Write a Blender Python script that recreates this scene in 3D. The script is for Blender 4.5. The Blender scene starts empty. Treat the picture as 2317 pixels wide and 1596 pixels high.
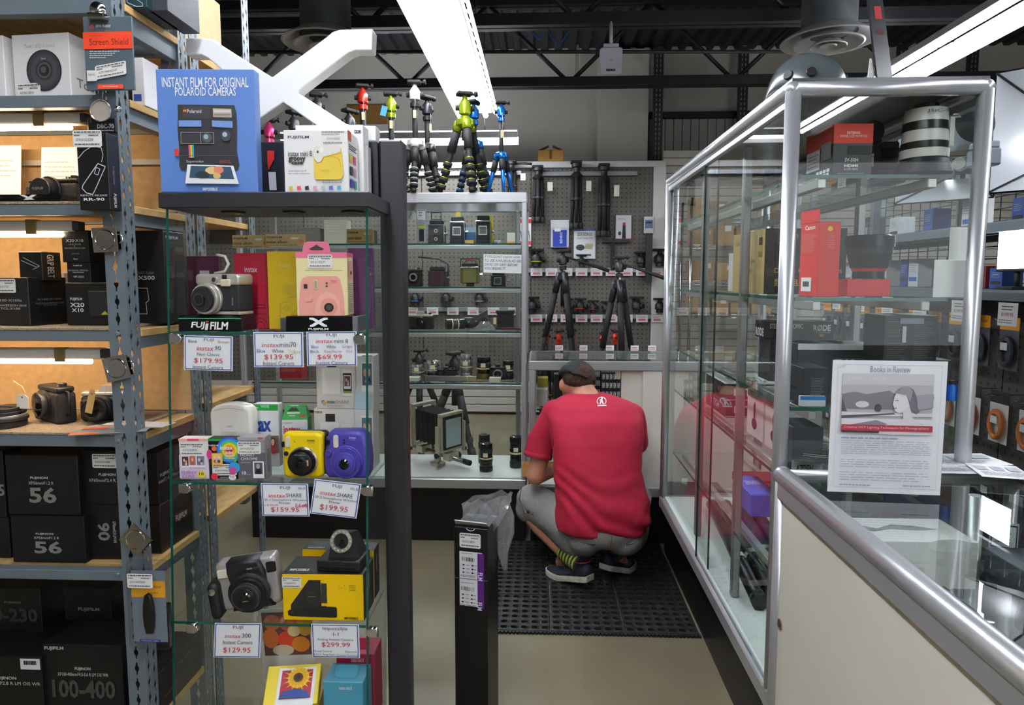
import bpy, bmesh, math, random
from mathutils import Vector, Matrix
random.seed(7)
V = Vector
sc = bpy.context.scene
COL = sc.collection
PI = math.pi

# ---------------------------------------------------------------- camera
FPX, CX, CY = 1520.0, 1158.5, 772.0          # focal length and principal point in photo pixels (2317 x 1596)
VPX, VPY = 1225.0, 632.0                     # where the aisle's lines meet
EYE = V((0, 0, 1.38))
PITCH = math.atan((CY - VPY) / FPX)
YAW = math.atan((VPX - CX) / FPX * math.cos(PITCH))
_f = V((-math.sin(YAW) * math.cos(PITCH), math.cos(YAW) * math.cos(PITCH), -math.sin(PITCH)))
_r = V((math.cos(YAW), math.sin(YAW), 0))
_u = _r.cross(_f)
cam = bpy.data.cameras.new('camera')
cam.sensor_width = 36.0
cam.lens = 36.0 * FPX / 2317.0
cam.shift_y = -(798.0 - CY) / 2317.0
cam.clip_start = 0.02
cam_ob = bpy.data.objects.new('camera', cam)
COL.objects.link(cam_ob)
cam_ob.matrix_world = Matrix(((_r.x, _u.x, -_f.x, EYE.x), (_r.y, _u.y, -_f.y, EYE.y), (_r.z, _u.z, -_f.z, EYE.z), (0, 0, 0, 1)))
sc.camera = cam_ob

def ray(px, py):
    return _f + _r * ((px - CX) / FPX) + _u * ((CY - py) / FPX)
def at(px, py, Y):
    d = ray(px, py); return EYE + d * (Y / d.y)
def atz(px, py, z):
    d = ray(px, py); return EYE + d * ((z - EYE.z) / d.z)
def atx(px, py, x):
    d = ray(px, py); return EYE + d * (x / d.x)

# ---------------------------------------------------------------- world, exposure
w = bpy.data.worlds.new('room_air'); sc.world = w; w.use_nodes = True
w.node_tree.nodes['Background'].inputs[0].default_value = (0.9, 0.95, 1.0, 1)
w.node_tree.nodes['Background'].inputs[1].default_value = 2.0
sc.view_settings.view_transform = 'Standard'
sc.view_settings.look = 'None'
sc.view_settings.gamma = 1.0
sc.view_settings.use_curve_mapping = False
sc.view_settings.exposure = 0.2
sc.cycles.use_denoising = True
sc.cycles.max_bounces = 7
sc.cycles.diffuse_bounces = 3
sc.cycles.glossy_bounces = 3
sc.cycles.use_adaptive_sampling = True
sc.cycles.adaptive_threshold = 0.04
sc.cycles.transparent_max_bounces = 28
sc.cycles.caustics_reflective = False
sc.cycles.caustics_refractive = False
TUBE_COOL, TUBE_WARM = 38.0, 40.0            # how bright the ceiling tubes and the shelf tubes are

# ---------------------------------------------------------------- materials
def lin(h):
    h = h.lstrip('#')
    if len(h) == 3: h = ''.join(c * 2 for c in h)
    o = []
    for i in (0, 2, 4):
        c = int(h[i:i + 2], 16) / 255
        o.append(c / 12.92 if c <= 0.04045 else ((c + 0.055) / 1.055) ** 2.4)
    return (*o, 1)
_M = {}
def M(h, rough=0.55, metal=0.0, emit=0.0, var=0.0, scale=20.0, bump=0.0, bscale=None, spec=0.5, aniso=None):
    key = (h, rough, metal, emit, var, scale, bump, bscale, spec, aniso)
    if key in _M: return _M[key]
    m = bpy.data.materials.new('finish_%s' % h); m.use_nodes = True
    nt = m.node_tree; b = nt.nodes['Principled BSDF']; c = lin(h)
    b.inputs['Base Color'].default_value = c
    b.inputs['Roughness'].default_value = rough
    b.inputs['Metallic'].default_value = metal
    b.inputs['Specular IOR Level'].default_value = spec
    if emit:
        b.inputs['Emission Color'].default_value = c
        b.inputs['Emission Strength'].default_value = emit
    if var or bump:
        tc = nt.nodes.new('ShaderNodeTexCoord'); mp = nt.nodes.new('ShaderNodeMapping')
        nt.links.new(tc.outputs['Object'], mp.inputs[0])
        if aniso: mp.inputs['Scale'].default_value = aniso
        n = nt.nodes.new('ShaderNodeTexNoise'); n.inputs['Scale'].default_value = scale; n.inputs['Detail'].default_value = 6
        nt.links.new(mp.outputs[0], n.inputs['Vector'])
        if var:
            r = nt.nodes.new('ShaderNodeValToRGB')
            r.color_ramp.elements[0].position = .3; r.color_ramp.elements[1].position = .7
            r.color_ramp.elements[0].color = tuple(max(0, x * (1 - var)) for x in c[:3]) + (1,)
            r.color_ramp.elements[1].color = tuple(min(1, x * (1 + var)) for x in c[:3]) + (1,)
            nt.links.new(n.outputs['Fac'], r.inputs[0]); nt.links.new(r.outputs[0], b.inputs['Base Color'])
        if bump:
            n2 = n
            if bscale:
                n2 = nt.nodes.new('ShaderNodeTexNoise'); n2.inputs['Scale'].default_value = bscale; n2.inputs['Detail'].default_value = 4
                nt.links.new(mp.outputs[0], n2.inputs['Vector'])
            bp = nt.nodes.new('ShaderNodeBump'); bp.inputs['Strength'].default_value = bump; bp.inputs['Distance'].default_value = .01
            nt.links.new(n2.outputs['Fac'], bp.inputs['Height']); nt.links.new(bp.outputs[0], b.inputs['Normal'])
    _M[key] = m
    return m
def sheet_glass(name, tint, refl=1.45, base=0.0):
    """thin pane: clear with a tint, mirror-like at grazing angles"""
    m = bpy.data.materials.new(name); m.use_nodes = True
    nt = m.node_tree; nt.nodes.clear()
    o = nt.nodes.new('ShaderNodeOutputMaterial'); mx = nt.nodes.new('ShaderNodeMixShader')
    tr = nt.nodes.new('ShaderNodeBsdfTransparent'); gl = nt.nodes.new('ShaderNodeBsdfGlossy')
    tr.inputs[0].default_value = lin(tint); gl.inputs['Roughness'].default_value = 0.0
    gl.inputs[0].default_value = (1, 1, 1, 1)
    lw = nt.nodes.new('ShaderNodeLayerWeight'); lw.inputs[0].default_value = .5
    pw = nt.nodes.new('ShaderNodeMath'); pw.operation = 'POWER'; pw.inputs[1].default_value = 4.0
    ma = nt.nodes.new('ShaderNodeMath'); ma.operation = 'MULTIPLY_ADD'
    f0 = ((refl - 1) / (refl + 1)) ** 2 + base
    ma.inputs[1].default_value = (1 - f0) * .85; ma.inputs[2].default_value = f0
    nt.links.new(lw.outputs['Facing'], pw.inputs[0]); nt.links.new(pw.outputs[0], ma.inputs[0]); nt.links.new(ma.outputs[0], mx.inputs[0])
    nt.links.new(tr.outputs[0], mx.inputs[1]); nt.links.new(gl.outputs[0], mx.inputs[2]); nt.links.new(mx.outputs[0], o.inputs[0])
    return m
GLASS = sheet_glass('clear_pane', 'f6faf8', 1.45)
GLASS_G = sheet_glass('shelf_pane', 'f2f8f5', 1.5)
PLASTIC = sheet_glass('clear_plastic', 'f3f6f9', 1.35, 0.0)
BAGFILM = sheet_glass('bag_film', 'eef1f6', 1.7, 0.04)
_nt = BAGFILM.node_tree; _mx = _nt.nodes.new('ShaderNodeMixShader'); _df = _nt.nodes.new('ShaderNodeBsdfTranslucent'); _d2 = _nt.nodes.new('ShaderNodeBsdfDiffuse'); _ad = _nt.nodes.new('ShaderNodeMixShader')
_nt.links.new(_df.outputs[0], _ad.inputs[1]); _nt.links.new(_d2.outputs[0], _ad.inputs[2]); _mx.inputs[0].default_value = .22
_o = [n for n in _nt.nodes if n.type == 'OUTPUT_MATERIAL'][0]; _nt.links.new(_o.inputs[0].links[0].from_socket, _mx.inputs[1]); _nt.links.new(_ad.outputs[0], _mx.inputs[2]); _nt.links.new(_mx.outputs[0], _o.inputs[0])
GEDGE = M('0f5348', .15, spec=.6)
ALU = M('b9bbbe', .33, .6)
CHROME = M('d8d8da', .12, 1)
BLACK = M('121214', .5)
DARK = M('2a2b2e', .5)
WHITE = M('f2f2f0', .5)
INK = M('1a1a1c', .7)

# ---------------------------------------------------------------- mesh building
class MB:
    def __init__(s):
        s.v, s.f, s.mi, s.mats, s.T, s.cur, s.smooth = [], [], [], [], None, 0, []
        s.sm = False
    def mat(s, m):
        if m not in s.mats: s.mats.append(m)
        s.cur = s.mats.index(m); return s
    def add(s, vs, fs):
        o = len(s.v)
        for p in vs:
            p = V(p); s.v.append(s.T @ p if s.T else p)
        for f in fs:
            s.f.append([i + o for i in f]); s.mi.append(s.cur); s.smooth.append(s.sm)
        return s
    def box(s, x0, x1, y0, y1, z0, z1, c=0.0):
        if c <= 0:
            return s.add([(x0, y0, z0), (x1, y0, z0), (x1, y1, z0), (x0, y1, z0), (x0, y0, z1), (x1, y0, z1), (x1, y1, z1), (x0, y1, z1)],
                         [(0, 3, 2, 1), (4, 5, 6, 7), (0, 1, 5, 4), (1, 2, 6, 5), (2, 3, 7, 6), (3, 0, 4, 7)])
        vs, idx = [], {}
        X, Y, Z = (x0, x1), (y0, y1), (z0, z1)
        for i in (0, 1):
            for j in (0, 1):
                for k in (0, 1):
                    p = (X[i], Y[j], Z[k]); q = (X[i] + (c if i == 0 else -c), Y[j] + (c if j == 0 else -c), Z[k] + (c if k == 0 else -c))
                    for a in range(3):
                        idx[i, j, k, a] = len(vs); t = list(q); t[a] = p[a]; vs.append(tuple(t))
        I = idx; fs = []
        for a in range(3):
            for e in (0, 1):
                b_, c_ = [q for q in range(3) if q != a]
                ring = []
                for (m, n) in ((0, 0), (1, 0), (1, 1), (0, 1)):
                    t = [0, 0, 0]; t[a] = e; t[b_] = m; t[c_] = n; ring.append(I[(*t, a)])
                fs.append(ring)
        for a in range(3):
            b_, c_ = [q for q in range(3) if q != a]
            for m in (0, 1):
                for n in (0, 1):
                    t0 = [0, 0, 0]; t0[b_] = m; t0[c_] = n; t1 = list(t0); t1[a] = 1
                    fs.append([I[(*t0, b_)], I[(*t1, b_)], I[(*t1, c_)], I[(*t0, c_)]])
        for i in (0, 1):
            for j in (0, 1):
                for k in (0, 1): fs.append([I[i, j, k, 0], I[i, j, k, 1], I[i, j, k, 2]])
        return s.add(vs, fs)
    def cbox(s, c, sz, ch=0.0, rot=None):
        T0 = s.T
        m = Matrix.Translation(V(c))
        if rot is not None: m = m @ rot.to_4x4()
        s.T = (T0 @ m) if T0 else m
        s.box(-sz[0] / 2, sz[0] / 2, -sz[1] / 2, sz[1] / 2, -sz[2] / 2, sz[2] / 2, ch); s.T = T0
        return s
    def ring_loft(s, rings, cap=True, close=True):
        n = len(rings[0]); vs = [p for r in rings for p in r]; fs = []
        for i in range(len(rings) - 1):
            for j in range(n if close else n - 1):
                k = (j + 1) % n; fs.append((i * n + j, i * n + k, (i + 1) * n + k, (i + 1) * n + j))
        if cap: fs += [tuple(range(n))[::-1], tuple(range((len(rings) - 1) * n, len(rings) * n))]
        return s.add(vs, fs)
    def cyl(s, p0, p1, r0, r1=None, n=12, cap=True):
        return s.tube([p0, p1], [r0, r0 if r1 is None else r1], n, cap)
    def tube(s, pts, r, n=8, cap=True):
        pts = [V(p) for p in pts]; rs = r if isinstance(r, (list, tuple)) else [r] * len(pts)
        rings = []; up = None
        for i, p in enumerate(pts):
            t = (pts[min(i + 1, len(pts) - 1)] - pts[max(i - 1, 0)])
            if t.length < 1e-9: t = V((0, 0, 1))
            t.normalize()
            if up is None: up = V((0, 0, 1)) if abs(t.z) < .9 else V((1, 0, 0))
            a = up - t * up.dot(t)
            if a.length < 1e-6: a = V((1, 0, 0)) - t * t.x
            a.normalize(); b = t.cross(a); up = a
            rings.append([p + (a * math.cos(2 * PI * k / n) + b * math.sin(2 * PI * k / n)) * rs[i] for k in range(n)])
        sm = s.sm; s.sm = True
        o = len(s.v); s.ring_loft(rings, cap); s.sm = sm
        if cap:
            s.smooth[-1] = s.smooth[-2] = False
        return s
    def lathe(s, prof, c=(0, 0, 0), axis=(0, 0, 1), n=20, cap=True):
        """prof: (radius, distance along axis) pairs"""
        ax = V(axis).normalized(); a = V((0, 0, 1)) if abs(ax.z) < .9 else V((1, 0, 0))
        a = (a - ax * ax.dot(a)).normalized(); b = ax.cross(a); c = V(c)
        rings = [[c + ax * h + (a * math.cos(2 * PI * k / n) + b * math.sin(2 * PI * k / n)) * max(r, 1e-5) for k in range(n)] for r, h in prof]
        sm = s.sm; s.sm = False; s.ring_loft(rings, cap); s.sm = sm
        return s
    def prism(s, poly, y0, y1, axis='y'):
        n = len(poly)
        def P(a, b, d): return {'y': (a, d, b), 'z': (a, b, d), 'x': (d, a, b)}[axis]
        vs = [P(a, b, y0) for a, b in poly] + [P(a, b, y1) for a, b in poly]
        fs = [tuple(range(n)), tuple(range(2 * n - 1, n - 1, -1))] + [(i, (i + 1) % n, n + (i + 1) % n, n + i) for i in range(n)]
        return s.add(vs, fs)
    def slab(s, poly, y0, y1, bev=.004, steps=3):
        """outline in x,z pushed from y0 (front) to y1 with rounded rims"""
        cx = sum(p[0] for p in poly) / len(poly); cz = sum(p[1] for p in poly) / len(poly)
        ex = max(abs(p[0] - cx) for p in poly); ez = max(abs(p[1] - cz) for p in poly)
        rings = []
        seq = [(1 - math.cos(PI / 2 * k / steps), 1 - math.sin(PI / 2 * k / steps)) for k in range(steps + 1)]
        for a, b in seq:   # a: depth share, b: inset share
            rings.append((y0 + bev * a, bev * b))
        rings += [(y1 - (y - y0), q) for y, q in rings[::-1]]
        sm = s.sm; s.sm = True
        s.ring_loft([[(cx + (x - cx) * (1 - q / ex), y, cz + (z - cz) * (1 - q / ez)) for x, z in poly] for y, q in rings]); s.sm = sm
        s.smooth[-1] = s.smooth[-2] = False
        return s
    def ball(s, c, r, n=12, m=8, sc3=(1, 1, 1)):
        c = V(c); rings = []
        for i in range(m + 1):
            th = PI * i / m; q = max(math.sin(th), 1e-4)
            rings.append([c + V((r * sc3[0] * q * math.cos(2 * PI * k / n), r * sc3[1] * q * math.sin(2 * PI * k / n), -r * sc3[2] * math.cos(th))) for k in range(n)])
        sm = s.sm; s.sm = True; s.ring_loft(rings, True); s.sm = sm
        return s
    def build(s, name, mat=None, parent=None, fix=True):
        me = bpy.data.meshes.new(name)
        me.from_pydata([tuple(p) for p in s.v], [], s.f)
        if s.mats:
            for m in s.mats: me.materials.append(m)
            me.polygons.foreach_set('material_index', s.mi)
        elif mat: me.materials.append(mat)
        me.polygons.foreach_set('use_smooth', s.smooth)
        if fix:
            bm = bmesh.new(); bm.from_mesh(me); bmesh.ops.recalc_face_normals(bm, faces=bm.faces); bm.to_mesh(me); bm.free()
        me.update()
        o = bpy.data.objects.new(name, me); COL.objects.link(o)
        if parent is not None: o.parent = parent
        return o
def rrect(x0, x1, z0, z1, r, n=5):
    r = min(r, (x1 - x0) / 2 - 1e-5, (z1 - z0) / 2 - 1e-5); P = []
    for cx, cz, a in ((x1 - r, z1 - r, 0), (x0 + r, z1 - r, 90), (x0 + r, z0 + r, 180), (x1 - r, z0 + r, 270)):
        for i in range(n + 1):
            t = math.radians(a + 90 * i / n); P.append((cx + r * math.cos(t), cz + r * math.sin(t)))
    return P
def soft(o, angle=40):
    """round shading over gentle edges only"""
    me = o.data
    for p in me.polygons: p.use_smooth = True
    bm = bmesh.new(); bm.from_mesh(me)
    for e in bm.edges:
        if len(e.link_faces) == 2 and e.calc_face_angle(0) > math.radians(angle): e.smooth = False
    bm.to_mesh(me); bm.free()
    return o
def tag(o, label=None, cat=None, group=None, kind=None):
    if label: o['label'] = label
    if cat: o['category'] = cat
    if group: o['group'] = group
    if kind: o['kind'] = kind
    return o
def empty(name, loc=(0, 0, 0), rz=0.0, label=None, cat=None, group=None):
    o = bpy.data.objects.new(name, None); COL.objects.link(o)
    o.location = V(loc); o.rotation_euler = (0, 0, rz); o.empty_display_size = .05
    return tag(o, label, cat, group)
def struct(o): o['kind'] = 'structure'; return o
def copy_tree(o, loc=None, rz=None, label=None, group=None, parent=None):
    c = o.copy(); COL.objects.link(c); c.parent = parent
    if loc is not None: c.location = V(loc)
    if rz is not None: c.rotation_euler.z = rz
    if label: c['label'] = label
    if group: c['group'] = group
    for ch in list(o.children):
        d = copy_tree(ch, parent=c)
    return c

# ---------------------------------------------------------------- printing: lettering and flat marks laid on a face
_txt = {}
def text_mesh(s, bold=0.0, shear=0.0):
    key = (s, bold, shear)
    if key not in _txt:
        cu = bpy.data.curves.new('lettering', 'FONT'); cu.body = s; cu.resolution_u = 2; cu.offset = bold; cu.shear = shear
        cu.align_x = 'LEFT'; cu.fill_mode = 'FRONT'
        ob = bpy.data.objects.new('lettering', cu)
        me = bpy.data.meshes.new_from_object(ob)
        vs = [(v.co.x, v.co.y) for v in me.vertices]; fs = [tuple(p.vertices) for p in me.polygons]
        bpy.data.objects.remove(ob); bpy.data.curves.remove(cu); bpy.data.meshes.remove(me)
        if not vs: vs = [(0, 0)]; fs = []
        x0 = min(v[0] for v in vs); x1 = max(v[0] for v in vs); y0 = min(v[1] for v in vs); y1 = max(v[1] for v in vs)
        _txt[key] = ([((x - x0) / max(x1 - x0, 1e-6), 1 - (y - y0) / max(y1 - y0, 1e-6)) for x, y in vs], fs)
    return _txt[key]
class Face:
    """a print area: o = top left corner, U to the reader's right, D down; marks are given in 0..1 of it, v from the top"""
    def __init__(s, o, U, D, parent, mb=None, lift=.0005):
        s.o, s.U, s.D, s.parent = V(o), V(U), V(D), parent
        s.N = -(s.U.cross(s.D)).normalized() * -1 if False else s.D.cross(s.U).normalized()
        s.k = 0; s.lift = lift; s.mb = mb or MB()
    def P(s, u, v): return s.o + s.U * u + s.D * v + s.N * (s.lift + s.k * .00025)
    def poly(s, pts, m):
        s.k += 1; s.mb.mat(m if not isinstance(m, str) else M(m, .6)); s.mb.add([s.P(u, v) for u, v in pts], [tuple(range(len(pts)))]); return s
    def r(s, u0, v0, u1, v1, m): return s.poly([(u0, v0), (u0, v1), (u1, v1), (u1, v0)], m)
    def e(s, u, v, ru, rv, m, n=20, a0=0, a1=2 * PI):
        return s.poly([(u + ru * math.cos(a0 + (a1 - a0) * i / n), v - rv * math.sin(a0 + (a1 - a0) * i / n)) for i in range(n if a1 - a0 > 6.2 else n + 1)], m)
    def line(s, pts, wd, m):
        """a stroke of width wd metres through the points"""
        s.k += 1; s.mb.mat(m if not isinstance(m, str) else M(m, .6))
        Q = [s.P(u, v) for u, v in pts]
        for a, b in zip(Q, Q[1:]):
            t = (b - a)
            if t.length < 1e-7: continue
            n = s.N.cross(t.normalized()) * wd / 2
            s.mb.add([a - n, b - n, b + n, a + n], [(0, 1, 2, 3)])
        return s
    def t(s, txt, u0, v0, u1, v1, m, bold=0.0, shear=0.0, rot=0):
        s.k += 1; s.mb.mat(m if not isinstance(m, str) else M(m, .6))
        vs, fs = text_mesh(txt, bold, shear)
        if rot == 90: vs = [(y, 1 - x) for x, y in vs]
        if rot == -90: vs = [(1 - y, x) for x, y in vs]
        if rot == 180: vs = [(1 - x, 1 - y) for x, y in vs]
        s.mb.add([s.P(u0 + (u1 - u0) * x, v0 + (v1 - v0) * y) for x, y in vs], fs); return s
    def lines(s, u0, v0, u1, v1, n, m, fill=.45, ragged=.25):
        """rows of print too small to read"""
        h = (v1 - v0) / n
        s.k += 1; s.mb.mat(m if not isinstance(m, str) else M(m, .6))
        for i in range(n):
            e = u1 - (u1 - u0) * ragged * random.random()
            a, b = v0 + h * (i + .5 - fill / 2), v0 + h * (i + .5 + fill / 2)
            x = u0
            while x < e:
                x2 = min(e, x + (u1 - u0) * random.uniform(.05, .16))
                s.mb.add([s.P(x, a), s.P(x, b), s.P(x2, b), s.P(x2, a)], [(0, 1, 2, 3)])
                x = x2 + (u1 - u0) * .02
        return s
    def done(s, name='printing'):
        return s.mb.build(name, None, s.parent, fix=False)
class Box:
    """a carton: its body is the thing's own mesh; origin at the middle of the front bottom edge"""
    def __init__(s, name, label, cat, loc, w, d, h, m, rz=0.0, group=None, ch=.0012, tilt=None, top=None):
        mb = MB(); mb.mat(m if not isinstance(m, str) else M(m, .5))
        mb.box(-w / 2, w / 2, 0, d, 0, h, ch)
        s.o = mb.build(name); s.o.location = V(loc); s.o.rotation_euler = (tilt or 0, 0, rz)
        tag(s.o, label, cat, group); s.w, s.d, s.h = w, d, h; s.mb = MB()
        s.faces = []
    def face(s, k='F'):
        w, d, h = s.w, s.d, s.h
        o, U, D = {'F': ((-w / 2, 0, h), (w, 0, 0), (0, 0, -h)), 'R': ((w / 2, 0, h), (0, d, 0), (0, 0, -h)), 'L': ((-w / 2, d, h), (0, -d, 0), (0, 0, -h)),
                   'T': ((-w / 2, d, h), (w, 0, 0), (0, -d, 0)), 'B': ((w / 2, d, h), (-w, 0, 0), (0, 0, -h))}[k]
        f = Face(o, U, D, s.o, s.mb); f.N = (V(U).cross(V(D))).normalized() * -1
        f.N = {'F': V((0, -1, 0)), 'R': V((1, 0, 0)), 'L': V((-1, 0, 0)), 'T': V((0, 0, 1)), 'B': V((0, 1, 0))}[k]
        return f
    def sticker(s, k, u0, v0, u1, v1, code, rot=0):
        """white price sticker, a part of its own"""
        f = s.face(k); f.mb = MB(); f.lift = .0014
        price_marks(f, u0, v0, u1, v1, code)
        f.done('price_sticker')
    def done(s):
        if s.mb.v: s.mb.build('printing', None, s.o, fix=False)
        return s.o
def price_marks(f, u0, v0, u1, v1, code):
    a = lambda x: u0 + (u1 - u0) * x
    b = lambda y: v0 + (v1 - v0) * y
    c = .05
    f.poly([(a(c), b(0)), (a(0), b(.08)), (a(0), b(.92)), (a(c), b(1)), (a(1 - c), b(1)), (a(1), b(.92)), (a(1), b(.08)), (a(1 - c), b(0))], M('f1f0ea', .45))
    g = M('55555a', .7)
    f.lines(a(.05), b(.06), a(.95), b(.18), 1, g, .7, 0)
    f.r(a(.04), b(.21), a(.96), b(.225), g)
    f.lines(a(.05), b(.26), a(.25), b(.35), 1, g, .7, 0); f.lines(a(.55), b(.26), a(.9), b(.35), 1, g, .7, 0)
    f.t(code, a(.12), b(.48), a(.72), b(.64), g)
    f.lines(a(.08), b(.78), a(.92), b(.88), 1, g, .7, 0)
def boxpx(name, label, cat, x0, y0, x1, y1, Y, d, m, **k):
    """a carton whose front face covers the given photo rectangle at depth Y"""
    z = k.pop('z', None)
    a, b = at(x0, y1, Y), at(x1, y1, Y); t = at((x0 + x1) / 2, y0, Y)
    zb = a.z if z is None else z
    return Box(name, label, cat, ((a.x + b.x) / 2, Y, zb), (b.x - a.x), d, t.z - zb, m, **k)
# ================================================================ the room
RX0, RX1, RY0, RY1, RZ = -4.2, 6.0, -6.0, 7.7, 3.88
mb = MB(); mb.box(RX0, RX1, RY0, RY1, -.1, 0)
floor_m = M('7b725b', .4, var=.2, scale=1.6, bump=.04, bscale=60)
struct(mb.build('floor', floor_m))
wall_m = M('d8d3ca', .8, var=.05, scale=1.2, bump=.05, bscale=40)
struct(MB().box(RX0, RX1, RY1, RY1 + .1, 0, RZ + .1).build('wall_back', wall_m))
struct(MB().box(RX0 - .1, RX0, RY0, RY1, 0, RZ).build('wall_left', wall_m))
struct(MB().box(RX1, RX1 + .1, RY0, RY1, 0, RZ).build('wall_right', wall_m))
# shop front behind the camera: a wall, open to daylight where the glass case mirrors the bright street
mb = MB(); mb.box(RX0, 1.6, RY0 - .1, RY0, 0, RZ + .1); mb.box(1.6, RX1, RY0 - .1, RY0, 0, .5); mb.box(1.6, RX1, RY0 - .1, RY0, 2.9, RZ + .1)
struct(mb.build('wall_front', wall_m))
# pilaster on the back wall
mb = MB(); p0, p1 = at(1352, 300, 7.45), at(1466, 300, 7.45)
mb.box(p0.x, p1.x, 7.45, RY1 + .02, 0, RZ - .06)
struct(mb.build('wall_pilaster', M('dad5cc', .8, var=.04, scale=1.5, bump=.05, bscale=40)))
# corrugated roof deck: ribs run away from the camera
mb = MB(); prof = []; x = RX0
while x < RX1:
    prof += [(x, RZ), (x + .055, RZ), (x + .075, RZ + .04), (x + .13, RZ + .04)]; x += .15
prof += [(RX1, RZ), (RX1, RZ + .1), (RX0, RZ + .1)]
mb.prism(prof, RY0, RY1)
struct(mb.build('ceiling', M('34353a', .7, var=.1, scale=3)))
# painted dark siding behind the columns, right part of the back wall
a, b = at(1468, 270, 7.6), at(1800, 342, 7.6)
mb = MB(); x = a.x
while x < b.x + 2.2:
    mb.box(x, x + .087, 7.6, 7.7, b.z - .9, a.z, .004); x += .092
struct(mb.build('wall_siding', M('a8a49c', .6)))
mb = MB(); mb.box(a.x, b.x + 2.2, 7.52, 7.7, a.z + .0, a.z + .06); struct(mb.build('trim_1', M('1b1b1d', .6)))

# open-web steel joists
STEEL = M('1c1d20', .5, var=.15, scale=8)
STEEL2 = STEEL
def joist(Y, label, x0=RX0 + .02, x1=RX1 - .02):
    e = empty('roof_joist', (0, Y, 0), 0, label, 'joist')
    zb, zt = 3.08, 3.82
    for z, h in ((zb, .05), (zt - .05, .05)):
        m = MB(); m.mat(STEEL); m.box(x0, x1, -.06, -.05, z, z + h + .02); m.box(x0, x1, .05, .06, z, z + h + .02)
        m.mat(STEEL2); m.box(x0, x1, -.06, -.008, z - .008, z); m.box(x0, x1, .008, .06, z - .008, z)
        m.build('chord', None, e)
    x, k = x0 + .1, 0; pitch = .72
    while x + pitch < x1:
        z0, z1 = (zb + .03, zt - .03) if k % 2 == 0 else (zt - .03, zb + .03)
        m = MB(); m.tube([(x, 0, z0), (x + pitch, 0, z1)], .019, 6); m.build('web_bar', STEEL, e)
        x += pitch; k += 1
    return e
joist(2.9, 'black open web roof joist passing above the cross aisle')
joist(4.72, 'black open web roof joist carrying the white access point')
joist(6.15, 'black open web roof joist close before the back wall, above the pegboard')
# thin conduit under the joists
t = MB(); a, b = at(560, 118, 5.2), at(1800, 117, 5.2); t.tube([a, b], .014, 8)
tag(t.build('conduit', M('232428', .5)), 'thin dark steel conduit running across beneath the joists', 'conduit')
t = MB(); t.tube([at(1307, 70, 7.6), at(1305, 190, 7.6), at(1295, 192, 7.6), at(1120, 185, 7.6)], .016, 8)
tag(t.build('wall_conduit', M('d2cec5', .5)), 'white painted conduit bending along the plaster back wall', 'conduit')

# pegboard partition with white cap, slatwall foot
PB = 6.77
px1 = at(1497, 500, PB).x; pz = at(1300, 366, PB).z
pegm = bpy.data.materials.new('pegboard_face'); pegm.use_nodes = True
nt = pegm.node_tree; bs = nt.nodes['Principled BSDF']; bs.inputs['Roughness'].default_value = .55
tc = nt.nodes.new('ShaderNodeTexCoord'); sp = nt.nodes.new('ShaderNodeSeparateXYZ'); nt.links.new(tc.outputs['Object'], sp.inputs[0])
def pmath(op, a, b=None):
    n = nt.nodes.new('ShaderNodeMath'); n.operation = op
    for i, q in enumerate((a, b)):
        if q is None: continue
        if isinstance(q, (int, float)): n.inputs[i].default_value = q
        else: nt.links.new(q, n.inputs[i])
    return n.outputs[0]
gx = pmath('SUBTRACT', pmath('FRACT', pmath('MULTIPLY', sp.outputs[0], 1 / .045)), .5)
gz = pmath('SUBTRACT', pmath('FRACT', pmath('MULTIPLY', sp.outputs[2], 1 / .045)), .5)
rr = pmath('ADD', pmath('MULTIPLY', gx, gx), pmath('MULTIPLY', gz, gz))
hole = pmath('LESS_THAN', rr, .022)
mx = nt.nodes.new('ShaderNodeMix'); mx.data_type = 'RGBA'; nt.links.new(hole, mx.inputs[0])
mx.inputs[6].default_value = lin('656159'); mx.inputs[7].default_value = lin('17161a'); nt.links.new(mx.outputs[2], bs.inputs['Base Color'])
def peg_panel(x0, x1, z0, z1, y, name='pegboard_panel', parent=None):
    return MB().box(x0, x1, y, y + .02, z0, z1).build(name, pegm, parent)
peg = struct(MB().box(-3.6, px1, PB + .02, PB + .1, .03, pz - .05).build('wall_partition', M('6b675f', .7)))
xs = [-3.6, -2.4, -1.2, at(1202, 500, PB).x, px1 - .09]
for a, b in zip(xs, xs[1:]): peg_panel(a + .004, b - .004, .34, pz - .06, PB, parent=peg)
MB().box(-3.6, px1 + .03, PB - .03, PB + .12, pz - .06, pz, .004).build('cap_rail', M('d9dad8', .5), peg)
MB().box(px1 - .09, px1 + .03, PB - .03, PB + .12, .0, pz - .06, .004).build('end_trim', M('dddcd8', .5), peg)
SLAT = M('cfccc4', .5); GROOVE = M('b06a34', .7)
for i in range(4):
    MB().box(-3.6, px1 - .09, PB - .012, PB + .02, .03 + i * .078, .03 + i * .078 + .07, .003).build('slat', SLAT, peg)
MB().box(-3.6, px1 - .09, PB + .002, PB + .019, .02, .34).build('slat_backing', GROOVE, peg)
# slatwall beyond the partition
sz1 = at(1480, 341, 6.95).z
sw = struct(MB().box(px1 + .03, 5.9, 6.97, 7.02, 0, sz1).build('wall_slatwall', GROOVE))
n = int(sz1 / .076)
for i in range(n):
    MB().box(px1 + .035, 5.89, 6.95, 6.985, sz1 - (i + 1) * .076 + .006, sz1 - i * .076, .003).build('slat', M('dedad0', .5), sw)

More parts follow.
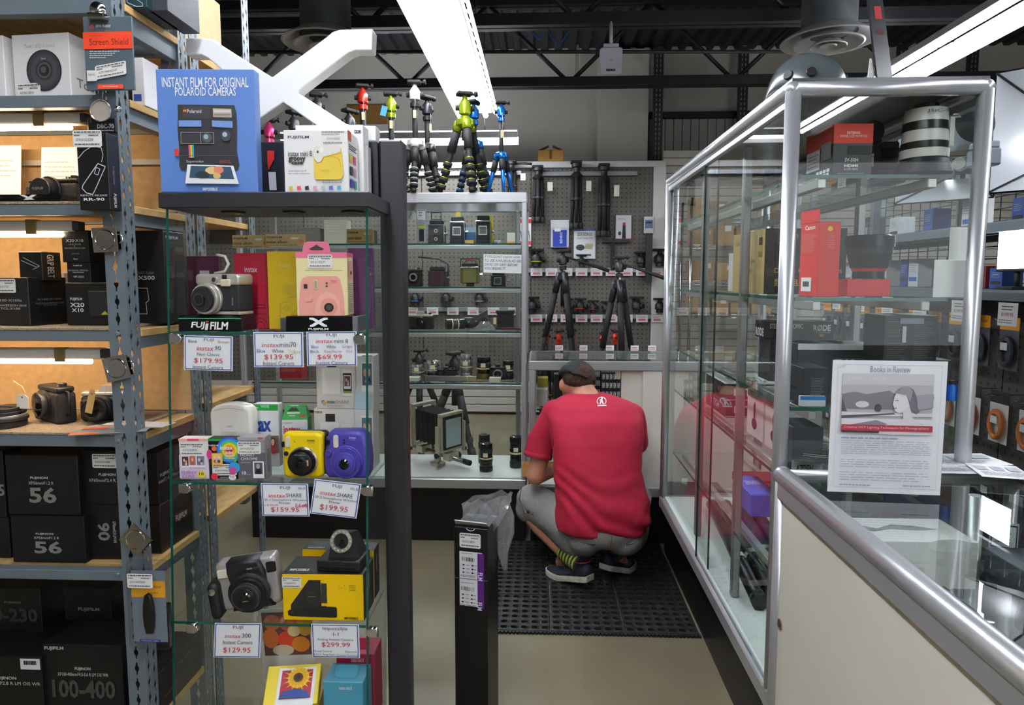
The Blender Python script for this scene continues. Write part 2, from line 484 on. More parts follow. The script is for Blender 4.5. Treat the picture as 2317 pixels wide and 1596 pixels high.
# ---------------------------------------------------------------- ceiling lights
FIX_W = M('f2f2f3', .4); COOLT = M('f4f8ff', .4, emit=TUBE_COOL)
def fixture(loc, L, rz, label, tubes=2, slots=True, name='fluorescent_fixture'):
    """suspended fluorescent strip: housing, reflector wings, tubes; runs along local Y"""
    e = empty(name, loc, rz, label, 'ceiling light', 'suspended fluorescent fixtures')
    m = MB(); m.box(-(.1 if slots else .03), .1 if slots else .03, 0, L, .058, .1, .006); m.build('housing', FIX_W, e)
    for s in (-1, 1):
        m = MB()
        if slots and s == 1:
            nseg = max(1, int(L / .12))
            for i in range(nseg):
                y0, y1 = i * L / nseg, (i + 1) * L / nseg
                def wing(a, b, ya, yb):
                    P = lambda k: (s * (.105 + .055 * k), .06 - .045 * k)
                    (xa, za), (xb, zb) = P(a), P(b)
                    m.add([(xa, ya, za), (xb, ya, zb), (xb, yb, zb), (xa, yb, za), (xa, ya, za + .003), (xb, ya, zb + .003), (xb, yb, zb + .003), (xa, yb, za + .003)],
                          [(0, 1, 2, 3), (4, 5, 6, 7), (0, 1, 5, 4), (2, 3, 7, 6), (1, 2, 6, 5), (0, 3, 7, 4)])
                wing(0, .35, y0, y1); wing(.55, 1, y0, y1); wing(.35, .55, y0, y0 + .03)
        else:
            wi = .1 if slots else .115; m.add([(s * wi, 0, .06), (s * .16, 0, .0), (s * .16, L, .0), (s * wi, L, .06), (s * wi, 0, .064), (s * .16, 0, .004), (s * .16, L, .004), (s * wi, L, .064)],
                  [(0, 1, 2, 3), (4, 5, 6, 7), (0, 1, 5, 4), (2, 3, 7, 6), (1, 2, 6, 5), (0, 3, 7, 4)])
        m.build('reflector_wing', FIX_W, e)
    nb = max(1, round(L / 1.22))
    for i in range(nb):
        for s in ((-1, 1) if tubes == 2 else (0,)):
            y0 = i * L / nb + .02; y1 = (i + 1) * L / nb - .02
            m = MB(); m.tube([(s * .05, y0, .035), (s * .05, y1, .035)], .02, 8); m.build('tube', COOLT, e)
    for y in (.3, L - .3):
        m = MB(); m.tube([(0, y, .1), (0, y, 3.82 - loc[2])], .004, 5); m.build('hanger', M('55565a', .4, .6), e)
    return e
fixture((-.49, .4, 2.62), 5.0, 0, 'long slotted fluorescent strip light hanging over the staff aisle')
fixture((-.49, -3.0, 2.62), 3.2, 0, 'fluorescent strip light continuing the aisle row behind the camera', name='aisle_fixture_offscreen')
fa, fb = at(635, 300, 6.2), at(1172, 300, 6.2)
e = fixture((fb.x, 6.2, 2.62), fb.x - fa.x, PI / 2, 'crosswise fluorescent strip light hanging before the pegboard', slots=False)
fixture((2.2, .6, 2.62), 4.4, 0, 'fluorescent strip light hanging over the customer side of the counter', slots=False)
fixture((2.2, -3.0, 2.62), 3.2, 0, 'fluorescent strip light continuing the counter row, mirrored in the case glass', slots=False, name='counter_fixture_offscreen')

# round supply ducts with ring diffusers
def diffuser(px, py, Y, label, duct_w=.31):
    c = at(px, py, Y); e = empty('air_diffuser', c, 0, label, 'air vent', 'round ceiling diffusers')
    g = M('5b6063', .5, .3, var=.3, scale=9)
    m = MB(); m.lathe([(duct_w / 2, .06), (duct_w / 2, 3.86 - c.z)], n=24); soft(m.build('duct', g, e))
    w_ = M('b7b6b4', .5)
    for nm, pr in (('outer_ring', [(.155, .07), (.16, .05), (.26, .0), (.27, .005), (.26, .015), (.165, .07)]),
                   ('middle_ring', [(.10, .03), (.19, -.015), (.2, -.01), (.11, .04)]),
                   ('inner_cone', [(.04, .0), (.1, -.028), (.105, -.022), (.05, .02)]), ):
        m = MB(); m.lathe(pr, n=32, cap=False); soft(m.build(nm, w_, e))
    m = MB(); m.lathe([(.0, -.02), (.045, -.028), (.05, -.02), (.0, .0)], n=20); soft(m.build('centre_disc', w_, e))
diffuser(1874, 96, 4.2, 'round white ring diffuser on the galvanised duct above the tall glass case')
diffuser(738, 100, 4.3, 'round white ring diffuser on the galvanised duct behind the white cross sign')
# ================================================================ glass showcases
CAB_IN = M('eef0ec', .5); KICK = M('0d0d0f', .4)
def panes(root, boxes, m=GLASS, name='glass_pane'):
    for b in boxes:
        o = MB().box(*b).build(name, m, root)
def shelf(root, x0, x1, y0, y1, z, th=.007, edge='F', rail=False):
    """glass shelf with green polished edge"""
    m = MB(); m.mat(GLASS_G); m.box(x0, x1, y0 + .001, y1, z - th, z)
    o = m.build('glass_shelf', None, root)
    if 'F' in edge: MB().box(x0, x1, y0 - .0006, y0 + .001, z - th, z).build('shelf_edge', GEDGE, o)
    if 'R' in edge: MB().box(x1 - .001, x1 + .0006, y0, y1, z - th, z).build('shelf_edge', GEDGE, o)
    if 'L' in edge: MB().box(x0 - .0006, x0 + .001, y0, y1, z - th, z).build('shelf_edge', GEDGE, o)
    if rail: MB().box(x0, x1, y0 - .004, y0 + .012, z - th - .022, z - th, .002).build('shelf_rail', ALU, o)
    return o
def bar(root, x0, x1, y0, y1, z0, z1, name='frame_bar', m=None, ch=.004):
    return MB().box(x0, x1, y0, y1, z0, z1, ch).build(name, m or ALU, root)

# ---- tall case beyond the aisle, tripods stand on it
CLX0, CLX1, CLY0, CLY1, CLZ0, CLZ1 = at(547, 900, 3.38).x, at(1192, 437, 3.38).x, 3.38, 3.86, .30, 1.808
cl = empty('display_case', ((CLX0 + CLX1) / 2, CLY0, 0), 0, 'tall aluminium framed glass case of old cameras, tripods standing on it', 'display case')
def L(o):  # case parts are written in room coordinates, then hung under the case
    o.location = -o.parent.location; return o
def case_frame(root, x0, x1, y0, y1, z0, z1, t=.026, top=.05, deck=True):
    P = []
    for x in (x0, x1 - t):
        for y in (y0, y1 - t): P.append(bar(root, x, x + t, y, y + t, z0, z1, 'frame_post'))
    for y in (y0, y1 - t):
        P.append(bar(root, x0, x1, y - .002, y + t, z1 - top, z1 + .002, 'top_rail')); P.append(bar(root, x0, x1, y - .002, y + t, z0 - .002, z0 + .05, 'bottom_rail'))
    for x in (x0, x1 - t):
        P.append(bar(root, x - .002, x + t + .002, y0 + t, y1 - t, z1 - top, z1 + .002, 'top_rail')); P.append(bar(root, x - .002, x + t + .002, y0 + t, y1 - t, z0, z0 + .05, 'bottom_rail'))
    if deck: P.append(MB().box(x0 + .02, x1 - .02, y0 + .02, y1 - .02, z0 + .03, z0 + .055).build('deck', CAB_IN, root))
    return P
for o in case_frame(cl, CLX0, CLX1, CLY0, CLY1, CLZ0, CLZ1): L(o)
L(MB().box(CLX0 + .01, CLX1 - .01, CLY0 + .05, CLY1 - .05, .0, CLZ0).build('kick_base', KICK, cl))
L(MB().box(CLX0 + .02, CLX1 - .02, CLY0 + .01, CLY0 + .015, CLZ0 + .05, CLZ1 - .05).build('glass_door', GLASS, cl))
L(MB().box(CLX0 + .02, CLX1 - .02, CLY1 - .015, CLY1 - .01, CLZ0 + .05, CLZ1 - .05).build('glass_pane', GLASS, cl))
L(MB().box(CLX0 + .02, CLX1 - .02, CLY0 + .02, CLY1 - .02, CLZ1 - .02, CLZ1 - .012).build('glass_top', GLASS, cl))
L(MB().box(CLX1 - .012, CLX1 - .007, CLY0 + .02, CLY1 - .02, CLZ0 + .05, CLZ1 - .05).build('glass_pane', GLASS, cl))
CSH = [at(1000, y, CLY0 + .06).z for y in (551, 650, 750, 867)]
for z in CSH: L(shelf(cl, CLX0 + .03, CLX1 - .03, CLY0 + .06, CLY1 - .06, z, .008, 'F', True))
L(bar(cl, CLX1 - .07, CLX1 - .045, CLY1 - .07, CLY1 - .045, CLZ0 + .05, CLZ1 - .05, 'shelf_standard', M('9a9c9c', .4, .6)))
L(bar(cl, -.90, -.875, CLY1 - .05, CLY1 - .03, CLZ0 + .05, CLZ1 - .05, 'shelf_standard', M('9a9c9c', .4, .6)))
CDECK = CLZ0 + .055

# ---- low counter the man squats at, seen from its staff side
BX0, BX1, BY0, BY1, BZ0, BZ1 = CLX1 + .012, 1.25, 3.37, 3.87, .27, .966
bc = empty('counter_case', ((BX0 + BX1) / 2, BY0, 0), 0, 'low glass topped counter with white sliding back panels, before the squatting man', 'counter')
for o in case_frame(bc, BX0, BX1, BY0, BY1, BZ0, BZ1, .034, .045): L(o)
L(MB().box(BX0 + .01, BX1, BY0 + .07, BY1 - .05, 0, BZ0).build('kick_base', KICK, bc))
L(MB().box(BX0 + .01, BX1, BY0 + .01, BY1, BZ1 + .0025, BZ1 + .0095).build('glass_top', GLASS_G, bc))
wp = M('d9d6cb', .55, var=.03, scale=4)
xw = at(1405, 950, BY0 + .02).x; xw2 = at(1457, 950, BY0 + .02).x
L(MB().box(xw, xw2, BY0 + .022, BY0 + .032, BZ0 + .05, BZ1 - .045).build('sliding_panel', wp, bc))
L(MB().box(xw2 - .01, BX1 - .03, BY0 + .008, BY0 + .018, BZ0 + .05, BZ1 - .045).build('sliding_panel', wp, bc))
L(MB().box(BX0 + .03, BX1 - .03, BY1 - .012, BY1 - .006, BZ0 + .05, BZ1 - .045).build('glass_front', GLASS, bc))
BSH = .70
L(shelf(bc, BX0 + .04, BX1 - .04, BY0 + .12, BY1 - .05, BSH, .008, 'F'))

# ---- tall case beside the aisle
TX0, TX1, TY0, TY1, TZ0, TZ1 = .535, .98, 1.53, 2.99, .36, 1.812
tc_ = empty('display_case', ((TX0 + TX1) / 2, TY0, 0), 0, 'tall rounded aluminium glass case with a helmet and a black panel on its top', 'display case')
def round_bar(root, a, b, r, name):
    m = MB(); m.tube([a, b], r, 14); return m.build(name, ALU, root)
r = .017
for x in (TX0 + r, TX1 - r):
    for y in (TY0 + r, TY1 - r):
        L(round_bar(tc_, (x, y, TZ0), (x, y, TZ1 - r), r, 'frame_post'))
        m = MB(); m.ball((x, y, TZ1 - r), r * 1.06, 12, 8); L(m.build('corner_joint', ALU, tc_))
for y in (TY0 + r, TY1 - r):
    L(round_bar(tc_, (TX0 + r, y, TZ1 - r), (TX1 - r, y, TZ1 - r), r, 'top_rail'))
    L(bar(tc_, TX0, TX1, y - .014, y + .014, TZ0, TZ0 + .05, 'bottom_rail'))
for x in (TX0 + r, TX1 - r):
    L(round_bar(tc_, (x, TY0 + r, TZ1 - r), (x, TY1 - r, TZ1 - r), r, 'top_rail'))
    L(bar(tc_, x - .016, x + .016, TY0 + r, TY1 - r, TZ0, TZ0 + .045, 'bottom_rail'))
    L(bar(tc_, x - .008, x + .008, TY0 + .03, TY1 - .03, TZ1 - .055, TZ1 - 2 * r, 'door_track'))
L(MB().box(TX0 + .02, TX1 - .02, TY0 + .02, TY1 - .02, TZ0 + .028, TZ0 + .05).build('deck', M('dfe6e2', .4), tc_))
L(MB().box(TX0 + .095, TX1 - .09, TY0, TY1 + .36, 0, TZ0).build('kick_base', KICK, tc_))
L(MB().box(TX0 + .012, TX1 - .012, TY0 + .012, TY1 - .012, TZ1 - .004, TZ1 + .006).build('top_panel', M('0f1012', .25), tc_))
L(MB().box(TX0 + .03, TX1 - .03, TY0 + .014, TY0 + .019, TZ0 + .05, TZ1 - 2 * r).build('glass_end', GLASS, tc_))
L(MB().box(TX0 + .03, TX1 - .03, TY1 - .019, TY1 - .014, TZ0 + .05, TZ1 - 2 * r).build('glass_end', GLASS, tc_))
L(MB().box(TX1 - .02, TX1 - .015, TY0 + .03, TY1 - .03, TZ0 + .05, TZ1 - 2 * r).build('glass_front', GLASS, tc_))
dm = (TY0 + TY1) / 2
for k, (x, a, b) in enumerate(((TX0 + .012, TY0 + .03, dm + .06), (TX0 + .024, dm - .06, TY1 - .03))):
    o = L(MB().box(x, x + .005, a, b, TZ0 + .045, TZ1 - .05).build('glass_door', GLASS, tc_))
    ye = b if k == 0 else a
    MB().box(x - .0005, x + .0055, ye - .0006, ye + .0006, TZ0 + .045, TZ1 - .05).build('door_edge', M('14302c', .2), o)
for y in (TY0 + .48, TY0 + .97):
    for x in (TX0 + .06, TX1 - .06):
        L(bar(tc_, x - .012, x + .012, y - .012, y + .012, TZ0 + .05, TZ1 - .05, 'shelf_standard', M('9a9c9c', .4, .6)))
TSH = [at(2000, y, TY0 + .05).z for y in (395, 674, 924)] + [.90, .62]
for z in TSH:
    L(shelf(tc_, TX0 + .05, TX1 - .05, TY0 + .05, TY1 - .05, z, .008, 'FL'))
    for x in (TX0 + .1, TX1 - .1):
        for y in (TY0 + .05,):
            L(bar(tc_, x - .01, x + .01, y, TY1 - .05, z - .03, z - .0085, 'shelf_bracket', M('b9bab6', .4, .6), .002))
TDECK = TZ0 + .05

# ---- counter running towards the camera
NX0, NX1, NY0, NY1, NZ0, NZ1 = .522, 1.06, .30, 1.515, .30, .962
nc = empty('counter_case', ((NX0 + NX1) / 2, NY0, 0), 0, 'glass topped counter with cream side panel and rounded aluminium rail, papers on it', 'counter')
r = .02
L(round_bar(nc, (NX0 + r, NY0, NZ1 - r), (NX0 + r, NY1 - r, NZ1 - r), r, 'top_rail'))
L(round_bar(nc, (NX0 + r, NY1 - r, NZ1 - r), (NX1 - r, NY1 - r, NZ1 - r), r * .7, 'top_rail'))
L(round_bar(nc, (NX1 - r, NY0, NZ1 - r), (NX1 - r, NY1 - r, NZ1 - r), r * .8, 'top_rail'))
m = MB(); m.ball((NX0 + r, NY1 - r, NZ1 - r), r * 1.05, 14, 10); L(m.build('corner_joint', ALU, nc))
L(bar(nc, NX0 + .006, NX0 + .03, NY0, NY1 - r, NZ1 - .07, NZ1 - r, 'side_channel'))
for x, y in ((NX0 + r, NY1 - r), (NX1 - r, NY1 - r), (.885, 1.37)):
    L(round_bar(nc, (x, y, 0.02), (x, y, NZ1 - r), .014 if x > .6 else .016, 'frame_post'))
cream = M('d6d1c3', .45, var=.03, scale=3)
L(MB().box(NX0 + .016, NX0 + .028, NY0, NY1 - .03, .02, NZ1 - .066).build('side_panel', cream, nc))
m = MB(); m.lathe([(.0, -.004), (.011, -.003), (.012, .004), (.006, .006), (0, .0055)], (NX0 + .017, 1.465, .61), (-1, 0, 0), 16); L(m.build('lock', M('b8a98c', .25, 1), nc))
L(MB().box(NX0 + .03, NX1 - .012, NY0, NY1 - .02, NZ1 - .013, NZ1 - .005).build('glass_top', GLASS_G, nc))
L(MB().box(NX1 - .018, NX1 - .012, NY0, NY1 - .03, .1, NZ1 - .05).build('glass_front', GLASS, nc))
NSH = .775
L(shelf(nc, NX0 + .06, NX1 - .04, NY0, NY1 - .05, NSH, .008, 'FL'))
L(MB().box(NX0 + .03, NX1 - .03, NY0, NY1 - .03, .33, .35).build('deck', M('5d666e', .5), nc))
# ================================================================ grey slotted shelving at the near side
GREY = M('69747b', .42, .15, var=.05, scale=15)
SX = -.885; SY0, SY1 = 1.40, 1.697
def slot(cx, cz, w, h):   # keyhole: slim ends, wide middle
    return [(cx + a * w / 2, cz + b * h / 2) for a, b in ((.32, 1), (.42, .5), (1, .25), (1, -.15), (.4, -.5), (.3, -1), (-.3, -1), (-.4, -.5), (-1, -.15), (-1, .25), (-.42, .5), (-.32, 1))]
def slotted(mb, w, z0, z1, cols, pitch, P, th=.002, sw=.0105, sh=.030):
    """plate in local u (0..w) and z with keyhole slots; P maps (u, z, depth) to space"""
    n = int((z1 - z0) / pitch)
    cw = w / len(cols)
    for ci, off in enumerate(cols):
        u0, u1 = ci * cw, (ci + 1) * cw
        for i in range(n):
            a = z0 + i * pitch; b = a + pitch
            hs = slot((u0 + u1) / 2, (a + b) / 2, sw, sh)
            if off: hs = [(u, min(max(z, a + .0005), b - .0005)) for u, z in hs]
            ou = []
            um = (u0 + u1) / 2
            for (u, z) in hs:
                du, dz = u - um, z - (a + b) / 2
                k = max(abs(du) / (cw / 2), abs(dz) / (pitch / 2), 1e-6); ou.append((um + du / k, (a + b) / 2 + dz / k))
            for c in ((u0, a), (u1, a), (u1, b), (u0, b)):   # snap the nearest rim point to each corner
                j = min(range(12), key=lambda q: (ou[q][0] - c[0]) ** 2 + (ou[q][1] - c[1]) ** 2); ou[j] = c
            sh_ = pitch / 2 if off else 0
            vs = [P(u, z + sh_, 0) for u, z in hs] + [P(u, z + sh_, 0) for u, z in ou] + [P(u, z + sh_, th) for u, z in hs] + [P(u, z + sh_, th) for u, z in ou]
            fs = []
            for q in range(12):
                k = (q + 1) % 12
                fs += [(q, k, 12 + k, 12 + q), (24 + q, 24 + k, 36 + k, 36 + q), (q, k, 24 + k, 24 + q)]
            mb.add(vs, fs)
def post(parent, x, y, x_in=-1, front=True):
    m = MB()
    if front: slotted(m, .043, 0, 2.36, (0,), .0375, lambda u, z, d: (x - .043 + u, y + d, z))
    slotted(m, .043, 0, 2.36, (0, 1), .0375, lambda u, z, d: (x - d, y + u, z), sw=.0095)
    return m.build('post', GREY, parent, fix=False)
unit = empty('shelving_unit', (0, 0, 0), 0, 'grey slotted steel shelving with warm tube lights, stocked with camera boxes', 'shelving')
post(unit, SX, SY0); post(unit, SX, SY1 - .043); post(unit, SX - 1.2, SY0)
BEAMS = [(-12, 28), (213, 241), (462, 486), (749, 773), (987, 1013), (1294, 1316)]
CARPET = M('a08e74', .95, var=.35, scale=260, bump=.6, bscale=400)  # carpet tone includes the warm glow of the shelf tubes
PBOARD = M('b39158', .75, var=.22, scale=55, aniso=(1, .35, 1), bump=.05)
SHZ = []
for i, (a, b) in enumerate(BEAMS):
    z1, z0 = at(200, a, SY0).z, at(200, b, SY0).z
    MB().box(SX - 1.2, SX - .043, SY0 + .0045, SY0 + .03, z0, z1, .001).build('front_beam', GREY, unit)
    MB().box(SX - 1.2, SX - .043, SY1 - .03, SY1 - .0045, z0, z1, .001).build('rear_beam', GREY, unit)
    MB().box(SX - .03, SX - .0045, SY0 + .044, SY1 - .044, z0 - .02, z1 - .012, .001).build('side_beam', GREY, unit)
    MB().box(SX - 1.2, SX + .002, SY0 + .045, SY1 - .045, z1 - .016, z1, .001).build('shelf_board', PBOARD, unit)
    top = z1
    if i in (2, 3, 4):
        MB().box(SX - 1.2, SX - .044, SY0 + .003, SY1 - .045, z1 + .0005, z1 + .0065, .001).build('carpet', CARPET, unit); top = z1 + .0065
    SHZ.append(top + .0008)
BACKB = M('a98e66', .85, var=.1, scale=60)
for za, zb in ((SHZ[4], SHZ[3] - .03), (SHZ[3], SHZ[2] - .03), (SHZ[2], SHZ[1] - .03)):
    MB().box(SX - 1.2, SX - .004, SY1 - .044, SY1 - .038, za + .002, zb).build('back_panel', BACKB, unit)
MB().box(SX - 1.2, SX - .044, SY1 - .055, SY1 - .045, SHZ[2] + .115, SHZ[2] + .128).build('rail', M('a0a09e', .5), unit)
for z, y in ((761, 0), (1003, 0), (1306, 0)):
    m = MB(); c = at(266, z - 5, SY0); m.lathe([(.0, .003), (.004, .0025), (.0055, .0)], (c.x, SY0, c.z), (0, -1, 0), 10); m.build('rivet', GREY, unit)
# second unit, behind the first
u2 = empty('shelving_unit', (0, 0, 0), 0, 'grey slotted steel shelving behind the lit unit, kraft carton on its top board', 'shelving')
post(u2, SX, 2.021, front=False); post(u2, SX, SY1 + .012, front=False)
for i, (a, b) in enumerate(BEAMS):
    z1 = SHZ[i]
    MB().box(SX - 1.2, SX - .005, SY1 + .06, 2.06, z1 - .016, z1, .001).build('shelf_board', PBOARD, u2)
    MB().box(SX - 1.2, SX - .044, 2.025, 2.06, z1 - .06, z1 - .017, .001).build('front_beam', GREY, u2)
# warm tube lights under the boards
WARMT = M('ffdcb2', .4, emit=TUBE_WARM)
def shelf_lamp(pxe, py, Y, label):
    p = at(pxe, py, Y); e = empty('shelf_lamp', (p.x, Y, p.z - .012), 0, label, 'lamp', 'warm tube lights under the shelf boards')
    m = MB(); m.box(-.72, 0, -.014, .016, 0, .024, .003); m.build('housing', M('d8d3cb', .4), e)
    m = MB(); m.tube([(-.70, 0, -.0065), (-.03, 0, -.0065)], .006, 8); m.build('tube', WARMT, e)
    m = MB(); m.box(-.003, .012, -.012, .014, .002, .022, .002); m.build('end_cap', M('3a3a3a', .4), e)
    m = MB(); m.box(-.105, -.08, -.0165, .0, -.006, .026, .001); m.build('bracket', M('8c7448', .35, .5), e)
shelf_lamp(190, 269, 1.475, 'warm tube light under the board that carries the white lens cartons')
shelf_lamp(172, 512, 1.475, 'warm tube light above the stacked black accessory boxes')
shelf_lamp(235, 800, 1.475, 'warm tube light above the second-hand cameras')

# ---------------------------------------------------------------- cameras
LEATHER = M('1b1a1a', .7, bump=.5, scale=500)
LENSG = M('0b0c12', .05, .2, spec=1.0)
def lens_parts(root, c, ax, steps, glass_r, ring=None):
    """stepped barrel; steps: (radius, length, material) from the body outwards"""
    c, ax = V(c), V(ax).normalized(); h = 0; prev = root
    m = MB()
    for rr_, ln, mt in steps:
        m.mat(mt); m.lathe([(rr_ * .97, h), (rr_, h + ln * .12), (rr_, h + ln * .88), (rr_ * .97, h + ln)], c, ax, 28); h += ln
    o = soft(m.build('lens_barrel', None, root))
    g = MB(); g.lathe([(glass_r, h - .003), (glass_r, h + .0004), (glass_r * .7, h + .0022), (0, h + .003)], c, ax, 24); g.build('front_glass', LENSG, o)
    return o
def old_camera(name, label, loc, w, h, d, rz=0, body=None, top=None, lens=None, cap=None, hump=True, grip=True, group=None, cat='camera', toph=.22, scale=1):
    e = empty(name, loc, rz, label, cat, group)
    b = body or LEATHER; t = top or M('5a5a5a', .35, .5)
    m = MB(); m.slab(rrect(-w / 2, w / 2, 0, h * (1 - toph), .006, 3), 0, d, .006); m.build('body', b, e)
    m = MB(); m.slab(rrect(-w / 2 * .99, w / 2 * .99, h * (1 - toph) + .0004, h * .93, .005, 3), .002, d - .002, .004); m.build('top_plate', t, e)
    if hump:
        m = MB(); m.prism([(-w * .17, h * .9), (-w * .11, h * 1.12), (w * .11, h * 1.12), (w * .17, h * .9)], .003, d * .8); m.build('viewfinder_hump', t, e)
    m = MB(); m.lathe([(.008, 0), (.008, .007), (.007, .008)], (w * .36, d / 2, h * .93), n=16); soft(m.build('dial', M('3a3a3c', .3, .7), e))
    m = MB(); m.lathe([(.005, 0), (.005, .005)], (w * .24, d * .45, h * .93), n=12); soft(m.build('shutter_button', CHROME, e))
    if grip:
        m = MB(); m.slab(rrect(-w / 2 + .003, -w / 2 + .026, .004, h * .7, .006, 3), -.009, .004, .005); m.build('grip', b, e)
    if lens:
        lx, lz, steps, gr = lens
        lo = lens_parts(e, (lx, .002, lz), (0, -1, 0), steps, gr)
        if cap:
            ln = sum(s_[1] for s_ in steps); m = MB(); m.lathe([(steps[-1][0], ln), (steps[-1][0], ln + .005), (steps[-1][0] * .93, ln + .007), (0, ln + .007)], (lx, .002, lz), (0, -1, 0), 28)
            co = soft(m.build('lens_cap', cap, lo))
    return e

# ---------------------------------------------------------------- what stands on the lit unit
# white lens cartons, upper board
WB = M('e9e7e6', .4)
b = Box('lens_carton', 'white lens carton printed with a lens seen from the front', 'carton', (at(97, 205, 1.45).x, 1.45, SHZ[1]), .137, .135, .14, WB, rz=-.10)
f = b.face('F')
f.t('Touit', .22, .15, .36, .205, 'a8a8ac', .01); f.t('1.8/32 X-mount', .39, .15, .76, .21, 'bcbcc0')
f.e(.55, .55, .31, .31, '26262a', 32); f.e(.55, .55, .285, .285, '3a393d', 32); f.e(.55, .55, .235, .235, '454448', 32); f.e(.56, .55, .15, .15, '2a292c', 28); f.e(.56, .55, .12, .12, '504d4e', 28); f.e(.56, .55, .09, .09, '1c1d1e', 24); f.e(.55, .54, .05, .05, '4a4e40', 20)
f.t('32mm', .52, .365, .6, .39, 'd0d0d0')
b.face('R').t('Touit', .12, .64, .62, .78, '77777a', .01)
b.sticker('F', .06, .73, .47, .99, '4047865180014'); b.done()
b = Box('lens_carton', 'white lens carton standing against the carton with the printed lens', 'carton', (at(-52, 205, 1.45).x, 1.45, SHZ[1]), .137, .135, .137, WB, rz=-.06); b.done()
b = boxpx('lens_carton', 'white lens carton with a small blue square mark behind the slotted post', 'carton', 300, 130, 329, 240, 1.50, .06, WB, z=SHZ[1])
b.face('F').r(.15, .76, .75, .9, '2d4fa8'); b.done()
b = boxpx('lens_carton', 'slim white lens carton with a dark lens print, behind the post', 'carton', 328, 165, 352, 248, 1.58, .05, WB, z=SHZ[1])
b.face('F').e(.75, .55, .5, .28, '1b1a1e'); b.done()
# top board
b = boxpx('camera_carton', 'dark teal carton with a white line drawing, on the top board', 'carton', 285, -60, 334, 40, 1.47, .13, M('17343a', .45), z=SHZ[0])
f = b.face('F'); f.line([(.1, .75), (.35, .68), (.8, .88), (.8, .97), (.5, .97), (.1, .85), (.1, .75)], .0012, 'cfd6d8'); f.r(.05, .3, .95, .6, 'e5e8ea'); b.done()
b = boxpx('camera_carton', 'plain charcoal carton beside the teal one on the top board', 'carton', 338, -60, 381, 60, 1.49, .14, M('34353b', .5), z=SHZ[0]); b.done()
b = Box('kraft_carton', 'kraft cardboard carton with a barcode label on the rear shelving', 'carton', (SX - .2, 1.765, SHZ[0] + .001), .28, .25, .22, M('c3a17a', .8, var=.06, scale=25), ch=.003)
f = b.face('R'); f.r(.80, .52, .98, .80, 'e8e8ea'); f.lines(.83, .56, .95, .76, 3, '333333', .6)
f.line([(.0, .6), (.7, .95)], .002, 'a5835c'); b.done()

# camera with a lens cap under the first lamp
GOLDT = M('3c3b3a', .35, .55)
e = old_camera('mirrorless_camera', 'black rangefinder style camera with a capped lens on the carpeted shelf', at(117, 440, 1.50) * 1, .128, .066, .034, -.12, M('201f1f', .6, bump=.5, scale=400), GOLDT,
    (-.004, .034, [(.032, .008, M('2c2c2c', .4, .4)), (.0265, .016, M('2e2e2e', .4, .3))], .02), M('2c2b2b', .35, .2), hump=False)
e.location.z = SHZ[2]
m = MB(); f = Face((-.024, -.0325, .049), (.042, 0, 0), (0, 0, -.030), e, lift=.0012); f.t('FUJIFILM', .18, .36, .82, .6, '9a9a9a', .01, rot=0); f.done('lettering')
for pts, lb in (([(-45, 326), (36, 322), (38, 398), (-45, 400)], 'white info card propped at the shelf back, cut by the box beside it'), ([(83, 330), (176, 328), (180, 385), (88, 392)], 'white info card leaning behind the rangefinder style camera')):
    a = [at(x, y, 1.60) for x, y in pts]; zb = SHZ[2]
    wd = a[1].x - a[0].x; ht = a[0].z - zb
    o = MB().box(-wd / 2, wd / 2, 0, .0015, 0, ht).build('info_card', WHITE); o.location = ((a[0].x + a[1].x) / 2, 1.60, zb + .0002); o.rotation_euler.x = -.1
    tag(o, lb, 'card'); f = Face((-wd / 2, 0, ht), (wd, 0, 0), (0, 0, -ht), o); f.lines(.08, .2, .9, .5, 4, 'b8b8b8', .3); f.done()
# wedge stand with the white X
def wedge_stand(loc, w, h, d, label, rz=0):
    e = empty('display_stand', loc, rz, label, 'display stand')
    m = MB(); m.prism([(0, 0), (d, 0), (d, h), (h * .25, h)], -w / 2, w / 2, 'x'); m.build('block', M('0c0c0e', .25), e)
    return e
ws = wedge_stand((at(65, 455, 1.43).x, 1.43, SHZ[2]), .14, .018, .055, 'low black wedge stand with a white X under the capped camera')
f = Face((-.07, -.0005, .018), (.14, 0, 0), (0, .0045, -.018), ws); f.N = V((0, -1, .25)).normalized()
for s_ in (0, 1):
    f.poly([(.36 if s_ == 0 else .64, .1), (.44 if s_ == 0 else .56, .1), (.66 if s_ == 0 else .34, .92), (.58 if s_ == 0 else .42, .92)], WHITE)
f.done()

# third board: stacked accessory boxes
BB = M('121212', .4, bump=.1, scale=300)
b = boxpx('lens_box', 'wide black conversion lens box with a price sticker on the carpet', 'box', -70, 628, 79, 733, 1.455, .10, BB, z=SHZ[3], rz=-.16)
f = b.face('F'); f.t('X100·X100s', .42, .45, .88, .5, 'bcbcbc'); f.t('CONVERSION LENS', .42, .56, .96, .6, 'c8c8c8'); f.t('TCL-X100', .5, .625, .85, .665, 'c8c8c8', .01)
g = b.face('R'); g.t('X100·X100s', .2, .44, .85, .48, '6e6e6e'); g.t('TELE CONVERSION LENS', .15, .53, .9, .56, '6e6e6e'); g.t('TCL-X100', .35, .57, .7, .6, '6e6e6e')
b.sticker('F', .40, .03, .80, .32, '074101017501'); b.done()
b = boxpx('camera_case_box', 'black camera case box with a clear window and an X20 X10 mark', 'box', 152, 640, 256, 727, 1.47, .08, BB, z=SHZ[3])
